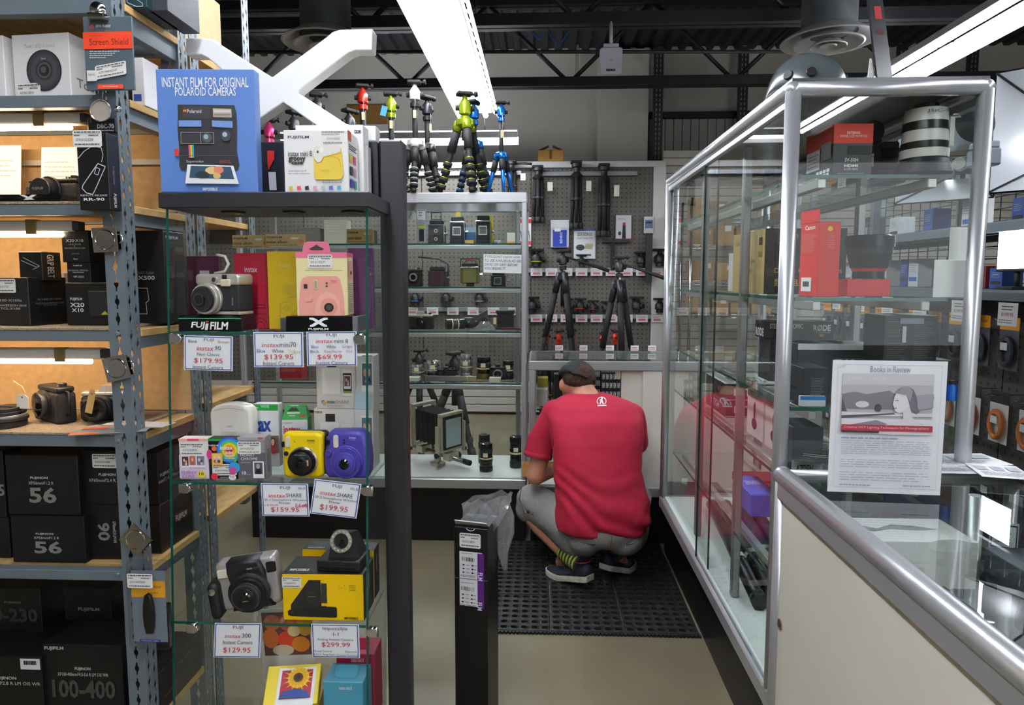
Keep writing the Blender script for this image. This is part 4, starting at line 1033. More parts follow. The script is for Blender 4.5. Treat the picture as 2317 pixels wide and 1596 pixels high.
f.poly([(.30, .775), (.77, .785), (.82, .935), (.27, .93)], 'eef0f2'); f.poly([(.335, .785), (.745, .795), (.775, .895), (.315, .885)], '2f4a60')
f.e(.55, .825, .07, .03, 'dfc080'); f.e(.62, .82, .05, .03, 'd88068'); f.e(.60, .868, .04, .025, 'd8bc70'); f.e(.45, .86, .07, .03, '20303c')
f.t('IMPOSSIBLE', .45, .966, .60, .99, 'e0e6f0', .02); b.done()

b = Box('camera_case_carton', 'white groovy case carton with a yellow cased camera printed on it', 'carton', (at(718, 431, 1.49).x, 1.487, ztt), .142, .085, .136, M('f1f0ee', .4), rz=.02)
f = b.face('F'); f.t('FUJIFILM', .07, .09, .40, .145, '3a3a3e', .02); f.r(.225, .09, .235, .105, 'd02020')
f.lines(.6, .02, .95, .05, 1, '888888', .6, 0); f.lines(.6, .06, .95, .08, 1, '888888', .6, .3); f.t('074101026005', .68, .12, .88, .16, '777777'); f.lines(.62, .19, .93, .22, 1, '888888', .6)
f.t('instax mini 8', .07, .33, .44, .42, '3a3838', .008); f.t('groovy', .075, .43, .34, .52, '2a2626', .045); f.t('case', .12, .50, .3, .55, '2a2626', .045)
f.t('your instax mini 8', .07, .635, .35, .67, '444444'); f.t('has a new companion', .07, .68, .40, .71, '444444')
f.poly([(.47, .34), (.50, .27), (.86, .25), (.90, .3), (.91, .36), (.93, .70), (.90, .77), (.85, .79), (.50, .79), (.47, .74)], 'e7c948')
f.poly([(.47, .36), (.49, .28), (.53, .26), (.86, .24), (.89, .3), (.89, .35), (.72, .40), (.62, .43), (.58, .50), (.53, .52), (.48, .46)], 'e9e7e0')
f.line([(.48, .47), (.53, .53), (.59, .51), (.63, .44), (.9, .37)], .001, 'a87020'); f.e(.60, .32, .035, .05, 'f6f4ee'); f.r(.525, .335, .55, .37, '2a2a30'); f.line([(.74, .41), (.86, .46), (.9, .6)], .0008, 'c0a030')
f.t('instax', .58, .62, .72, .66, 'd8b838')
f.lines(.6, .805, .93, .85, 2, '888888', .5)
for i, c_ in enumerate(('dcbf4a', 'd84860', '22222c', 'e0a8bc', 'b8bcb8', '5a62c0', '58b0c8')): f.poly([(.08 + i * .125, .90), (.135 + i * .125, .89), (.145 + i * .125, .955), (.08 + i * .125, .96)], c_)
g = b.face('R'); g.lines(.1, .2, .9, .3, 3, '444444', .5); g.r(0, .0, .3, .16, 'd86030')
for i, c_ in enumerate(('dcbf4a', 'd84870', '22223a', 'd8a0c0', '4a4ab8', '4aa0a8')): g.r(.1 + (i % 2) * .38, .36 + (i // 2) * .2, .36 + (i % 2) * .38, .5 + (i // 2) * .2, c_)
b.done()
b = boxpx('camera_case_carton', 'white carton behind the groovy case carton, only its rim showing', 'carton', 672, 283, 824, 430, 1.578, .05, M('f1f0ee', .4), z=ztt); b.face('F').t('case', .87, .07, .97, .12, '3a3838', .03); b.done()
b = boxpx('brochure_holder', 'clear and white leaflet holder beside the groovy case carton', 'holder', 820, 330, 833, 392, 1.60, .03, M('cfd0d0', .3), z=ztt); b.done()

# ---------------------------------------------------------------- shelf one
z1 = TSZ[0] + .0008
# black name stand with the classic camera
SLV = M('cfc9bd', .3, .5)
cx = at(483, 740, 1.49).x
st = empty('display_stand', (cx, 1.478, z1), 0, 'black FUJIFILM stand with a green line, under the classic camera', 'display stand')
m = MB(); m.prism([(0, 0), (.075, 0), (.075, .036), (.006, .036), (0, .030)], -.074, .070, 'x'); m.build('block', M('0d0d0f', .2), st)
f = Face((-.074, 0, .03), (.144, 0, 0), (0, 0, -.03), st); f.N = V((0, -1, 0)); f.r(0, .0, 1, .06, M('36c878', .4)); f.t('FUJ', .2, .28, .43, .86, WHITE, .03, .15); f.t('FILM', .5, .28, .8, .86, WHITE, .03, .15); f.poly([(.44, .4), (.485, .4), (.465, .9), (.42, .9)], WHITE); f.poly([(.445, .2), (.49, .2), (.487, .34), (.44, .34)], 'd02828'); f.done('lettering')
e = empty('instant_camera', (cx + .012, 1.488, z1 + .0368), -.22, 'silver and black classic instant camera on the black name stand', 'camera')
w_, h_ = .113, .092
m = MB(); m.slab(rrect(-w_ / 2, w_ / 2, 0, .008, .003), .002, .052, .002); m.build('bottom_plate', SLV, e)
m = MB(); m.slab(rrect(-w_ / 2, w_ / 2, .0082, .066, .004), .001, .053, .004); m.build('body', M('26262a', .65, bump=.4, scale=500), e)
m = MB(); m.slab(rrect(-w_ / 2 - .001, w_ / 2 + .001, .0662, .092, .008), .0, .054, .005); m.build('top_plate', SLV, e)
lo = lens_parts(e, (-.020, .001, .036), (0, -1, 0), [(.036, .008, SLV), (.0345, .012, SLV), (.029, .004, M('2a2a2e', .4))], .011)
f = Face((-.055, -.0235, .071), (.07, 0, 0), (0, 0, -.07), lo); f.N = V((0, -1, 0)); f.lift = .0015; f.e(.5, .5, .40, .40, '232327', 32)
for i in range(40): f.e(.5 + .37 * math.cos(i * PI / 20), .5 + .37 * math.sin(i * PI / 20), .006, .006, 'b8b4ac', 6)
f.e(.5, .5, .19, .19, '3a3a40', 24); f.e(.5, .5, .15, .15, '0d0d12', 24); f.done('dial_ring')
m = MB(); m.slab(rrect(.014, .038, .064, .080, .003), -.006, .002, .002); m.build('flash', M('d9d2b8', .12), e)
m = MB(); m.slab(rrect(.016, .028, .081, .090, .001), -.002, .002, .0008); m.build('viewfinder', M('18181c', .1), e)
m = MB(); m.lathe([(.0085, 0), (.0085, .003), (.006, .004)], (-.004, 0, .079), (0, -1, 0), 20); o = soft(m.build('light_sensor', SLV, e)); m = MB(); m.lathe([(.0055, .004), (0, .0048)], (-.004, 0, .079), (0, -1, 0), 16, cap=False); m.build('sensor_glass', M('4a3838', .1), o)
m = MB(); m.tube([(-.028, .03, .093), (.0, .03, .098), (.012, .028, .115), (.002, .03, .132), (-.022, .032, .136)], .0035, 6); m.build('strap_loop', M('d8d4cc', .3), e)
f = Face((.038, .0, .060), (.006, 0, 0), (0, 0, -.04), e); f.N = V((0, -1, 0)); f.lift = .001; f.t('instax', .1, .5, .8, .95, 'c8c8c8', 0, 0, 90); f.done('lettering')
# albums in clear bags hanging from kraft headers
def album(x0, y0, x1, y1, Y, col, label, prints, hy=None, header=True, z=None):
    b = boxpx('photo_album', label, 'album', x0, y0, x1, y1, Y, .014, M(col, .45, var=.05, scale=30), z=z1 if z is None else z)
    f = b.face('F')
    prints(f); b.done()
    if header:
        hw = b.w * 1.08; z0 = b.h + .012; zz = at((x0 + x1) / 2, hy, Y).z - b.o.location.z
        m = MB(); m.box(-hw / 2, hw / 2, .005, .009, z0, zz); o = m.build('header_card', M('b79c64', .6), b.o)
        f = Face((-hw / 2, .005, zz), (hw, 0, 0), (0, 0, -(zz - z0)), b.o); f.N = V((0, -1, 0)); f.t('FUJIFILM', .04, .18, .42, .36, '2c2418', .02); f.t('instax album', .02, .5, .55, .75, '2c2418', .005, .1); f.e(.9, .6, .05, .13, 'c87828'); f.poly([(.62, .3), (.72, .25), (.85, .3), (.8, .42), (.66, .42)], 'd8d4c8'); f.lines(.02, .84, .95, .95, 1, '6a5838', .4); f.done('lettering')
        m = MB(); m.box(-hw / 2, hw / 2, -.004, -.0035, .0, zz - .004); m.build('clear_bag', PLASTIC, b.o)
    return b.o
def pr_red(f):
    f.t('instax', .32, .18, .70, .25, 'e8dcdc', .01); d = '5a0c18'
    f.line([(.3, 1), (.32, .82), (.5, .80), (.52, .68), (.9, .68), (.9, .72), (.62, .72), (.62, .8), (.95, .8)], .0016, d); f.line([(.36, .87), (.45, .84), (.54, .87), (.45, .9), (.36, .87)], .0014, d)
    for r_ in (.22, .14): f.line([(.75 + r_ * math.cos(t_ * .33), .99 - r_ * .6 * math.sin(t_ * .33)) for t_ in range(11)], .0016, d)
def pr_yel(f):
    f.t('instax', .3, .15, .65, .20, 'f2dc60', .02); f.poly([(.4, .46), (.45, .42), (1, .42), (1, .56), (.5, .56), (.42, .53)], 'e2bb28'); g = M('f6e05a', .15, .4)
    f.line([(.3, .9), (.34, .66), (.55, .64), (.57, .58), (.85, .58)], .0014, g)
    for r_ in (.05, .1, .16): f.line([(.8 + r_ * 1.2 * math.cos(t_ * .35), .9 - r_ * math.sin(t_ * .35)) for t_ in range(10)], .0014, g)
    f.line([(.42, .72), (.5, .68), (.58, .72), (.5, .76), (.42, .72)], .0014, g)
album(534, 573, 609, 735, 1.56, 'c01c36', 'crimson photo album with an embossed camera, kraft header above', pr_red, 532)
album(609, 569, 692, 742, 1.545, 'efc41c', 'yellow photo album with a gold embossed camera', pr_yel, 530)
album(790, 562, 846, 735, 1.60, '7a3f74', 'purple photo album behind the pink camera carton', lambda f: f.line([(.1, .55), (.9, .55)], .001, '5a2c58'), 518)
album(428, 580, 500, 728, 1.60, '4a1430', 'dark wine photo album in a clear bag behind the classic camera', lambda f: f.r(.4, .2, .7, .35, 'b0aeb0'), 560, False)
# cross-marked stand and pink carton
cx2 = at(724, 740, 1.49).x
st = empty('display_stand', (cx2, 1.482, z1), 0, 'black FUJIFILM X stand under the pink camera carton', 'display stand')
m = MB(); m.prism([(0, 0), (.085, 0), (.085, .034), (.004, .034)], -.075, .075, 'x'); m.build('block', M('0d0d0f', .2), st)
m = MB(); m.box(-.088, -.0755, .002, .08, 0, .03, .001); m.build('end_plate', M('45464c', .35), st); m = MB(); m.box(.0755, .088, .002, .08, 0, .034, .001); m.build('end_plate', M('6a6b72', .35), st)
f = Face((-.075, .002, .034), (.15, 0, 0), (0, -.002, -.034), st); f.N = V((0, -1, 0)); f.lift = .0022
for s_ in (0, 1):
    F_ = lambda u: u if s_ == 0 else 1 - u + .0
    f.poly([(F_(.36), .08), (F_(.42), .08), (F_(.46), .16), (F_(.60), .52), (F_(.63), .58), (F_(.63), .68), (F_(.58), .68), (F_(.55), .62), (F_(.41), .24), (F_(.36), .2)], WHITE)
f.t('FUJIFILM', .345, .76, .65, .93, WHITE, .03); f.done('lettering')
b = Box('camera_carton', 'pale yellow and pink instant camera carton with a pink hang tab', 'carton', (at(732, 712, 1.50).x, 1.494, z1 + .035), .113, .075, .142, M('ecdfa8', .45), rz=.10)
f = b.face('F'); f.r(0, 0, 1, .085, 'e0708c'); f.t('Instant Camera Appareil photo instantané', .18, .275, .9, .295, '4a4638')
PK = 'e8a090'
f.poly([(.10, .45), (.14, .4), (.24, .375), (.80, .375), (.86, .42), (.90, .55), (.93, .75), (.94, 1), (.04, 1), (.04, .8), (.07, .62)], PK)
f.poly([(.40, .75), (.48, .66), (.6, .62), (.74, .66), (.84, .78), (.86, 1), (.36, 1), (.36, .88)], 'eeaea0'); f.e(.63, .86, .17, .14, 'e49888', 28); f.e(.63, .87, .095, .075, '1e1a18', 24); f.e(.63, .87, .05, .04, '4a4634', 20)
f.r(.35, .43, .42, .58, 'd8cfa0'); f.r(.365, .445, .405, .565, '8e8a70'); f.r(.15, .5, .22, .57, '2a2020'); f.e(.6, .485, .02, .017, '3a2828'); f.e(.6, .535, .02, .017, '3a2828'); f.t('instax', .68, .43, .8, .46, 'd84a70', .02); f.t('mini 8', .7, .47, .79, .485, 'd84a70'); f.e(.25, .72, .07, .055, 'eaaea2'); f.e(.25, .72, .055, .042, PK)
b.sticker('F', .24, .035, .72, .25, '074101102277')
g = b.face('R'); g.r(0, 0, 1, .07, 'd8607e'); g.poly([(.2, .14), (.75, .12), (.85, .25), (.82, .42), (.3, .44), (.12, .4), (.12, .22)], PK); g.e(.55, .32, .12, .035, '2a2220'); g.lines(.1, .48, .9, .95, 16, '8a866c', .35); b.done()
m = MB(); m.prism([(-.042, .1425), (-.038, .162), (-.03, .166), (.01, .166), (.017, .162), (.02, .1425)], .002, .0035); m.build('hang_tab', M('e0708c', .5), b.o)
m = MB(); m.prism([(-.026, .150), (-.016, .155), (-.01, .159), (-.004, .155), (.006, .150), (.003, .147), (-.023, .147)], .0012, .0019); m.build('hang_hole', M('3a2a28', .6), b.o)

# ---------------------------------------------------------------- shelf two
z2 = TSZ[1] + .0008
def filmbox(x0, y0, x1, y1, Y, col, label, d=.03, rz=0, code=None, stick=(.05, .09, .85, .38)):
    b = boxpx('film_box', label, 'film box', x0, y0, x1, y1, Y, d, M(col, .4), z=z2, rz=rz)
    if code: b.sticker('F', *stick, code)
    return b
def photo(f, u0, v0, u1, v1, cols, frame='f2f2f0'):
    """a small instant print: white frame, blotches of people"""
    f.r(u0, v0, u1, v1, frame); w0, h0 = u1 - u0, v1 - v0
    f.r(u0 + w0 * .08, v0 + h0 * .06, u1 - w0 * .08, v1 - h0 * .2, cols[0])
    n = len(cols) - 1
    for i, c_ in enumerate(cols[1:]): f.e(u0 + w0 * (.22 + .56 * (i + .5) / n), v0 + h0 * (.36 + .12 * (i % 2)), w0 * .13, h0 * .14, c_, 10); f.e(u0 + w0 * (.22 + .56 * (i + .5) / n), v0 + h0 * .66, w0 * .15, h0 * .12, ('7a5a8a', 'c8c0b8', '3a4a6a')[i % 3], 10)
b = filmbox(409, 993, 473, 1088, 1.488, 'efe3dc', 'pale pink film box lettered SHINY STAR', .03, .05, '4547410368496', (.04, .10, .88, .41))
f = b.face('F'); f.r(0, 0, 1, .06, 'f2b8a8'); f.r(.3, .0, .7, .05, 'e04868'); f.r(.0, .4, 1, .97, 'e4d3e6')
for i, (u, v) in enumerate(((.08, .42), (.34, .40), (.60, .40))): photo(f, u, v, u + .26 + .05 * (i == 2), v + .3, (['4a3428', 'e0b090', 'c89070'], ['b86858', 'e8c0a8'], ['6a7a98', 'e8c8b0', '3a2a2a'])[i])
f.t('SHINY', .08, .78, .62, .86, 'b078b8', .02); f.t('STAR', .10, .87, .55, .95, 'b078b8', .02); f.e(.78, .86, .14, .09, 'f0d828', 20); f.t('10', .70, .81, .86, .89, '4a4228', .02); f.lines(.1, .96, .9, .985, 1, 'a890a8', .5)
for i in range(16): f.e(random.uniform(.05, .95), random.uniform(.66, .77), .012, .008, random.choice(['f0d848', '98b8e0', 'e890b0']), 6)
b.face('R').r(0, 0, 1, 1, 'd8c8c8'); b.done()
b = filmbox(475, 993, 538, 1086, 1.490, '17141c', 'rainbow pattern mini film box with a green lid', .03, .04, '074101944662', (.12, .62, .98, .90))
f = b.face('F'); f.r(0, 0, 1, .06, '249a3c')
for c_, r_ in (('3a6ae0', .42), ('38a8d8', .36), ('58c050', .30), ('f0d828', .24), ('f09028', .17), ('d83030', .10)): f.e(.75, .28, r_ * 1.1, r_ * .75, c_, 24)
f.e(.22, .24, .09, .06, 'e87028'); f.e(.05, .38, .1, .12, 'd83890'); f.e(.9, .7, .2, .14, '38a0d8'); f.e(.85, .78, .13, .09, 'd84898'); f.e(.2, .92, .12, .08, 'd82838'); f.e(.95, .52, .05, .04, '60c040')
f.t('FUJIFILM', .03, .14, .38, .18, WHITE, .02); f.t('instax', .44, .17, .88, .26, WHITE, .03); f.t('mini', .62, .29, .90, .37, WHITE, .03); f.t('Rainbow', .6, .38, .94, .43, 'f0e8f0', .02); f.t('Arcenciel', .6, .44, .94, .48, 'f0e8f0', .02)
photo(f, .14, .34, .52, .64, ['f0c058', 'e8c8b0', 'e0b8a0', 'e8d0c0'], 'f0b040'); f.t('INSTANT FILM', .42, .92, .72, .945, 'd8d8e0'); f.t('FILM INSTANTANE', .3, .955, .72, .98, 'd8d8e0'); f.e(.86, .93, .13, .07, 'f0e8ee', 20); f.t('10', .78, .89, .92, .93, 'd03880', .02); b.done()
b = filmbox(541, 990, 602, 1088, 1.492, '8b8a90', 'grey MONOCHROME film box', .034, .03, '4547410337356', (.0, .10, .86, .39))
f = b.face('F'); f.r(0, 0, 1, .06, 'a8a7aa'); f.r(.75, .0, .95, .04, 'c84848'); f.r(0, .36, 1, .97, '5d5c62'); f.t('MONO', .10, .39, .60, .45, 'e2e2e4'); f.t('CHROME', .11, .47, .72, .54, 'e2e2e4'); f.t('INSTANT FILM', .12, .58, .46, .605, 'd0d0d2'); f.t('10', .14, .80, .29, .88, 'f0f0f0', .02); f.t('sheets', .31, .86, .46, .885, 'e0e0e0')
f.r(.55, .56, .95, .96, 'f0f0f0'); f.r(.60, .59, .90, .86, '4c4c58'); f.e(.74, .68, .07, .06, 'a8a8b4', 12); f.poly([(.62, .86), (.68, .74), (.82, .74), (.86, .86)], '1c1c24')
g = b.face('R'); g.r(0, 0, 1, 1, '9d9ca0'); g.lines(.2, .3, .8, .85, 10, '6a6a70', .5); b.done()
# smartphone printer
e = empty('photo_printer', (at(530, 1000, 1.56).x, 1.545, z2), .0, 'glossy white rounded phone printer behind the film boxes', 'printer')
wp_, hp_ = .102, at(530, 913, 1.55).z - z2
m = MB(); m.slab([(-wp_ / 2 + .002, 0), (wp_ / 2 - .002, 0), (wp_ / 2, .02), (wp_ / 2, hp_ * .86), (wp_ * .46, hp_ * .92), (wp_ * .36, hp_ * .965), (wp_ * .2, hp_ * .99), (0, hp_), (-wp_ * .2, hp_ * .99), (-wp_ * .36, hp_ * .965), (-wp_ * .46, hp_ * .92), (-wp_ / 2, hp_ * .86), (-wp_ / 2, .02)], 0, .042, .008); m.build('shell', M('e8e4da', .12), e)
f = Face((-wp_ / 2, 0, hp_), (wp_, 0, 0), (0, 0, -hp_), e); f.N = V((0, -1, 0)); f.t('FUJIFILM', .4, .32, .56, .345, '8a867c'); f.t('instax', .28, .38, .66, .46, 'cfcbc0', .01)
f.line([(.12 + .06 * i, .115 - .05 * math.sin(PI * (i + 1) / 14)) for i in range(13)], .0012, 'b0aca0'); f.done('lettering')
# wide film pack
b = filmbox(575, 915, 632, 1015, 1.60, 'e9e8ea', 'white and green wide film box reading tax, behind the printer', .03, 0)
b.o.scale = (1, 1, 1); f = b.face('F'); f.r(0, 0, 1, .1, '249a3c'); f.t('FILM', .02, .04, .22, .075, WHITE, .02); f.t('WIDE', .32, .015, .66, .055, 'c8e0f0', .02); f.t('tax', .05, .22, .72, .44, '28489c', .04)
f.r(.0, .5, 1, .78, '7a6a5a')
for i, c_ in enumerate(('e0b898', 'd8a888', 'e8c0a0', 'e0b090')): f.e(.18 + i * .2, .56 + .03 * (i % 2), .09, .07, '3a2a22', 12); f.e(.18 + i * .2, .57 + .03 * (i % 2), .07, .055, c_, 12); f.e(.18 + i * .2, .72, .12, .07, ('6a7a9a', '4a4a58', 'c8b890', 'b83a4a')[i], 12)
b.done()
# twin pack with the house-shaped lid
e = Box('film_twin_pack', 'green and white film twin pack with a house shaped hang lid', 'film box', (at(668, 1000, 1.60).x, 1.60, z2), .062, .045, at(668, 950, 1.60).z - z2, M('ecebea', .45), rz=.12)
f = e.face('F'); f.t('FUJIFILM', .05, .05, .4, .1, '6a6a6a'); f.t('instax', .06, .13, .72, .30, 'c03040', .03); g = e.face('R'); g.r(0, 0, 1, 1, '249a3c'); e.done()
hz = e.h
m = MB(); m.mat(M('249a3c', .45)); m.add([(-.031, 0, hz), (.031, 0, hz), (.031, .045, hz), (-.031, .045, hz), (-.022, .012, hz + .036), (.026, .012, hz + .036)], [(0, 1, 5, 4), (1, 2, 5), (2, 3, 4, 5), (3, 0, 4)]); o = m.build('house_lid', None, e.o)
f = Face((-.031, 0, hz + .036), (.062, 0, 0), (0, 0, -.036), e.o); f.N = V((0, -.94, .33)); f.o = V((-.031, .012, hz + .036)); f.D = V((0, -.012, -.036)); f.lift = .0006; f.poly([(.2, .45), (.35, .22), (.55, .22), (.68, .45)], '1e2a20'); f.t('FUJIFILM', .3, .05, .62, .14, WHITE, .02); f.r(.2, .52, .7, .62, 'd8e8d8'); f.r(.7, .72, .9, .84, 'd83838'); f.t('instant', .28, .68, .52, .8, WHITE); f.done('lettering')
# printer cartons, stacked
WC = M('e6e1da', .45)
def share_box(x0, y0, x1, y1, z, label, code):
    b = boxpx('printer_carton', label, 'carton', x0, y0, x1, y1, 1.585, .06, WC, z=z)
    f = b.face('F'); f.r(.0, .0, .0, .0, 'ffffff')
    f.r(.11, .22, .42, .72, 'f6f3ec'); f.r(.20, .08, .36, .21, '2a2226'); f.r(.46, .25, .64, .76, 'f2efe8'); f.r(.475, .32, .625, .66, '3a2c30'); f.r(.475, .66, .625, .70, '78b038'); photo(f, .49, .36, .61, .62, ['6a4a40', 'e0b090', 'd8a080'])
    f.poly([(.70, 0), (1, 0), (1, 1), (.66, 1), (.72, .6)], 'd8dad6'); f.poly([(.70, .6), (1, .72), (1, 1), (.66, 1)], 'b8d0d8'); photo(f, .80, .10, 1.0, .66, ['58707a', 'e0b090', 'c89070', 'e8c8b0'])
    f.e(.13, .86, .03, .03, '5a8ad8'); f.e(.15, .88, .03, .03, 'e8a838'); f.t('instax', .20, .83, .34, .89, '333333', .02); f.t('SHARE', .35, .83, .58, .89, '8a8688'); f.lines(.2, .92, .56, .97, 2, '9a9698', .4)
    b.sticker('F', .81, -.02, 1.0, .12, code); return b
b1 = share_box(713, 926, 846, 1040, z2, 'white phone printer carton at the bottom of the pair', '074101028925'); b1.face('F').t('FUJIFILM', .02, .04, .14, .08, '444448', .02); b1.done()
b2 = share_box(717, 806, 846, 926, z2 + b1.h + .0008, 'white phone printer carton standing on the other printer carton', '074101029925'); b2.done()
# yellow camera
YEL = M('f0cf10', .3)
e = empty('instant_camera', (at(686, 1077, 1.505).x, 1.505, z2), .03, 'bright yellow instant camera with a black lens', 'camera')
m = MB(); m.slab(rrect(-.047, .047, 0, .108, .012), 0, .03, .008); m.build('body', YEL, e)
m = MB(); m.slab(rrect(-.046, .052, .0, .105, .012), .0305, .052, .006); m.build('rear_shell', M('1c1c1e', .4), e)
lo = lens_parts(e, (.001, .001, .041), (0, -1, 0), [(.0345, .006, M('c8c4b8', .2, .8)), (.032, .010, M('121214', .3)), (.026, .004, M('1c1c1f', .3)), (.016, .003, M('101012', .3))], .009)
f = Face((-.031, -.0208, .073), (.064, 0, 0), (0, 0, -.064), lo); f.N = V((0, -1, 0)); f.lift = .0006; f.r(.68, .38, .80, .58, 'd8a880'); f.t('INSTAX LENS 60mm', .3, .17, .7, .21, 'a8a8a8'); f.done('lettering')
m = MB(); m.slab(rrect(-.039, -.028, .073, .099, .004), -.003, .004, .002); m.build('flash', M('d8d4c0', .12), e)
m = MB(); m.slab(rrect(-.048, -.041, .074, .087, .001), -.002, .004, .001); m.build('viewfinder', M('161618', .15), e)
m = MB(); m.lathe([(.0055, 0), (.0055, .002), (.0, .0026)], (-.038, .0, .059), (0, -1, 0), 16); m.build('shutter_button', M('26262a', .3), e)
m = MB(); m.lathe([(.005, 0), (.005, .004)], (.052, .02, .09), (1, 0, 0), 12); m.build('strap_lug', CHROME, e)
f = Face((-.047, 0, .108), (.094, 0, 0), (0, 0, -.108), e); f.N = V((0, -1, 0)); f.t('instax', .63, .14, .82, .19, '5a4a10', .02); f.t('mini 70', .66, .205, .8, .23, '5a4a10'); f.r(.31, .175, .325, .21, '3a3010'); f.done('lettering')
# purple camera
PUR = M('4b42a0', .4)
e = empty('instant_camera', (at(784, 1071, 1.505).x, 1.505, z2), -.03, 'purple instant camera with a large round lens', 'camera'); e.scale = (.95, .95, .97)
m = MB(); m.slab([(-.046, .0), (.048, .0), (.054, .012), (.057, .04), (.055, .075), (.050, .10), (.042, .113), (.03, .117), (-.038, .115), (-.046, .108), (-.050, .085), (-.057, .055), (-.058, .03), (-.054, .008)], 0, .05, .012, 4); m.build('body', PUR, e)
P2 = M('453c98', .4)
lo = lens_parts(e, (.002, .004, .042), (0, -1, 0), [(.040, .008, PUR), (.038, .010, P2), (.027, .006, PUR), (.022, .004, P2)], .0125)
f = Face((-.036, -.0145, .081), (.078, 0, 0), (0, 0, -.078), lo); f.N = V((0, -1, 0)); f.lift = .0006
for i in range(36):
    a_ = i * PI / 18; f.e(.49 + .43 * math.cos(a_), .5 + .43 * math.sin(a_), .011, .006 if i % 3 else .013, '9c98d8', 5)
f.done('dial_marks')
m = MB(); m.slab(rrect(-.031, -.018, .075, .107, .005), -.003, .006, .002); m.build('flash', M('d6d0be', .12), e)
m = MB(); m.slab(rrect(-.049, -.040, .083, .094, .001), -.002, .008, .001); m.build('viewfinder', M('1c1830', .15), e)
m = MB(); m.lathe([(.009, -.002), (.009, .002), (.007, .003), (.007, .002), (0, .002)], (-.044, .0, .062), (0, -1, 0), 20); m.build('shutter_button', P2, e)
m = MB(); m.slab(rrect(-.008, .001, .084, .099, .004), -.0015, .004, .001); o = m.build('sensor_window', P2, e); f = Face((-.008, -.0018, .099), (.009, 0, 0), (0, 0, -.015), o); f.N = V((0, -1, 0)); f.e(.5, .3, .25, .15, '14122c', 10); f.e(.5, .7, .25, .15, '14122c', 10); f.done('sensor_holes')
f = Face((-.058, 0, .117), (.115, 0, 0), (0, 0, -.117), e); f.N = V((0, -1, 0)); f.lift = .0008; f.t('instax', .58, .11, .73, .16, 'c8c4e8', .02); f.t('mini 8', .61, .175, .71, .195, 'c8c4e8')
for i in range(6): f.poly([(.54 + i * .035, .37 + i * .02), (.565 + i * .035, .385 + i * .02), (.55 + i * .035, .41 + i * .02), (.53 + i * .035, .39 + i * .02)], '2c2768')
f.done('lettering')

# ---------------------------------------------------------------- shelf three
z3 = TSZ[2] + .0008
e = empty('instant_camera', (at(565, 1375, 1.50).x, 1.50, z3), -.05, 'large silver and black wide instant camera leaning back', 'camera')
e.rotation_euler = (0, -.13, .12)
e.location.z = z3 + .020
SL2 = M('b4b0ac', .35, .4)
m = MB(); m.slab(rrect(-.064, .078, .0, .118, .012), 0, .045, .008); m.build('body', SL2, e)
m = MB(); m.slab([(-.036, .0), (.062, .0), (.05, .02), (.052, .085), (.042, .1185), (-.034, .1185), (-.036, .095), (-.03, .06), (-.03, .02)], -.012, .04, .008); m.build('front_shell', M('19191b', .45), e)
lo = lens_parts(e, (.012, -.011, .045), (0, -1, 0), [(.048, .010, M('1b1b1d', .45)), (.041, .014, M('141416', .4)), (.034, .006, M('1b1b1d', .4)), (.02, .004, M('111113', .35))], .012)
f = Face((-.03, -.0415, .087), (.084, 0, 0), (0, 0, -.084), lo); f.N = V((0, -1, 0)); f.lift = .001
for i in range(44):
    a_ = -.2 + i * 5.2 / 44
    f.e(.5 + .37 * math.cos(a_ + 2.2), .5 + .37 * math.sin(a_ + 2.2), .008, .008, 'c8c8c8', 5)
f.r(.44, .54, .58, .56, '4a8a6a'); f.done('dial_marks')
m = MB(); m.slab(rrect(-.058, -.026, .084, .104, .003), -.008, .004, .002); m.build('flash', M('d8d0b8', .12), e)
m = MB(); m.slab(rrect(.054, .076, .080, .105, .004), -.004, .004, .002); m.build('viewfinder', M('141416', .12), e)
m = MB(); m.slab(rrect(-.083, -.056, -.008, .080, .012), -.022, .03, .01); o = m.build('grip', M('151517', .5), e)
m = MB(); m.lathe([(.008, 0), (.008, .003), (0, .004)], (-.070, -.0215, .062), (0, -1, 0), 18); m.build('shutter_button', CHROME, o)
f = Face((-.034, -.0122, .1185), (.076, 0, 0), (0, 0, -.1185), e); f.N = V((0, -1, 0)); f.t('instax', .62, .13, .8, .17, 'c0c0c0', .02); f.t('WIDE 300', .82, .14, .97, .16, 'a0a0a0'); f.done('lettering')
# yellow carton with the black bellows camera on top
CY_ = M('f2c500', .4); CK = M('1b1b1c', .4)
def i1_box(loc, w, d, h, label, rz=0):
    b = Box('camera_carton', label, 'carton', loc, w, d, h, CY_, rz=rz)
    t = b.face('T'); t.r(0, 0, 1, 1, CK); t.t('IMPOSSIBLE', .06, .72, .3, .84, 'd8d8d8', .02); t.t('I-1', .70, .74, .78, .88, 'e8c818'); t.t('ANALOG', .83, .70, .94, .77, 'c8a818'); t.t('INSTANT', .83, .79, .94, .86, 'c8a818')
    g = b.face('R'); g.r(0, 0, 1, 1, CK); g.t('1', .4, .15, .55, .5, '8a8a8a')
    return b
b = i1_box((at(733, 1395, 1.49).x, 1.487, z3), .190, .10, .112, 'yellow carton with a black analog instant camera printed on its front', .02)
f = b.face('F')
f.poly([(.32, .14), (.33, .12), (.475, .12), (.475, .2), (.48, .68), (.54, .68), (.54, .74), (.10, .80), (.10, .66)], '24231f'); f.poly([(.48, .19), (.55, .19), (.55, .62), (.48, .62)], '34332e'); f.poly([(.06, .80), (.08, .77), (.56, .69), (.66, .70), (.67, .73), (.67, .91), (.65, .93), (.10, .91), (.065, .88)], '1c1b18')
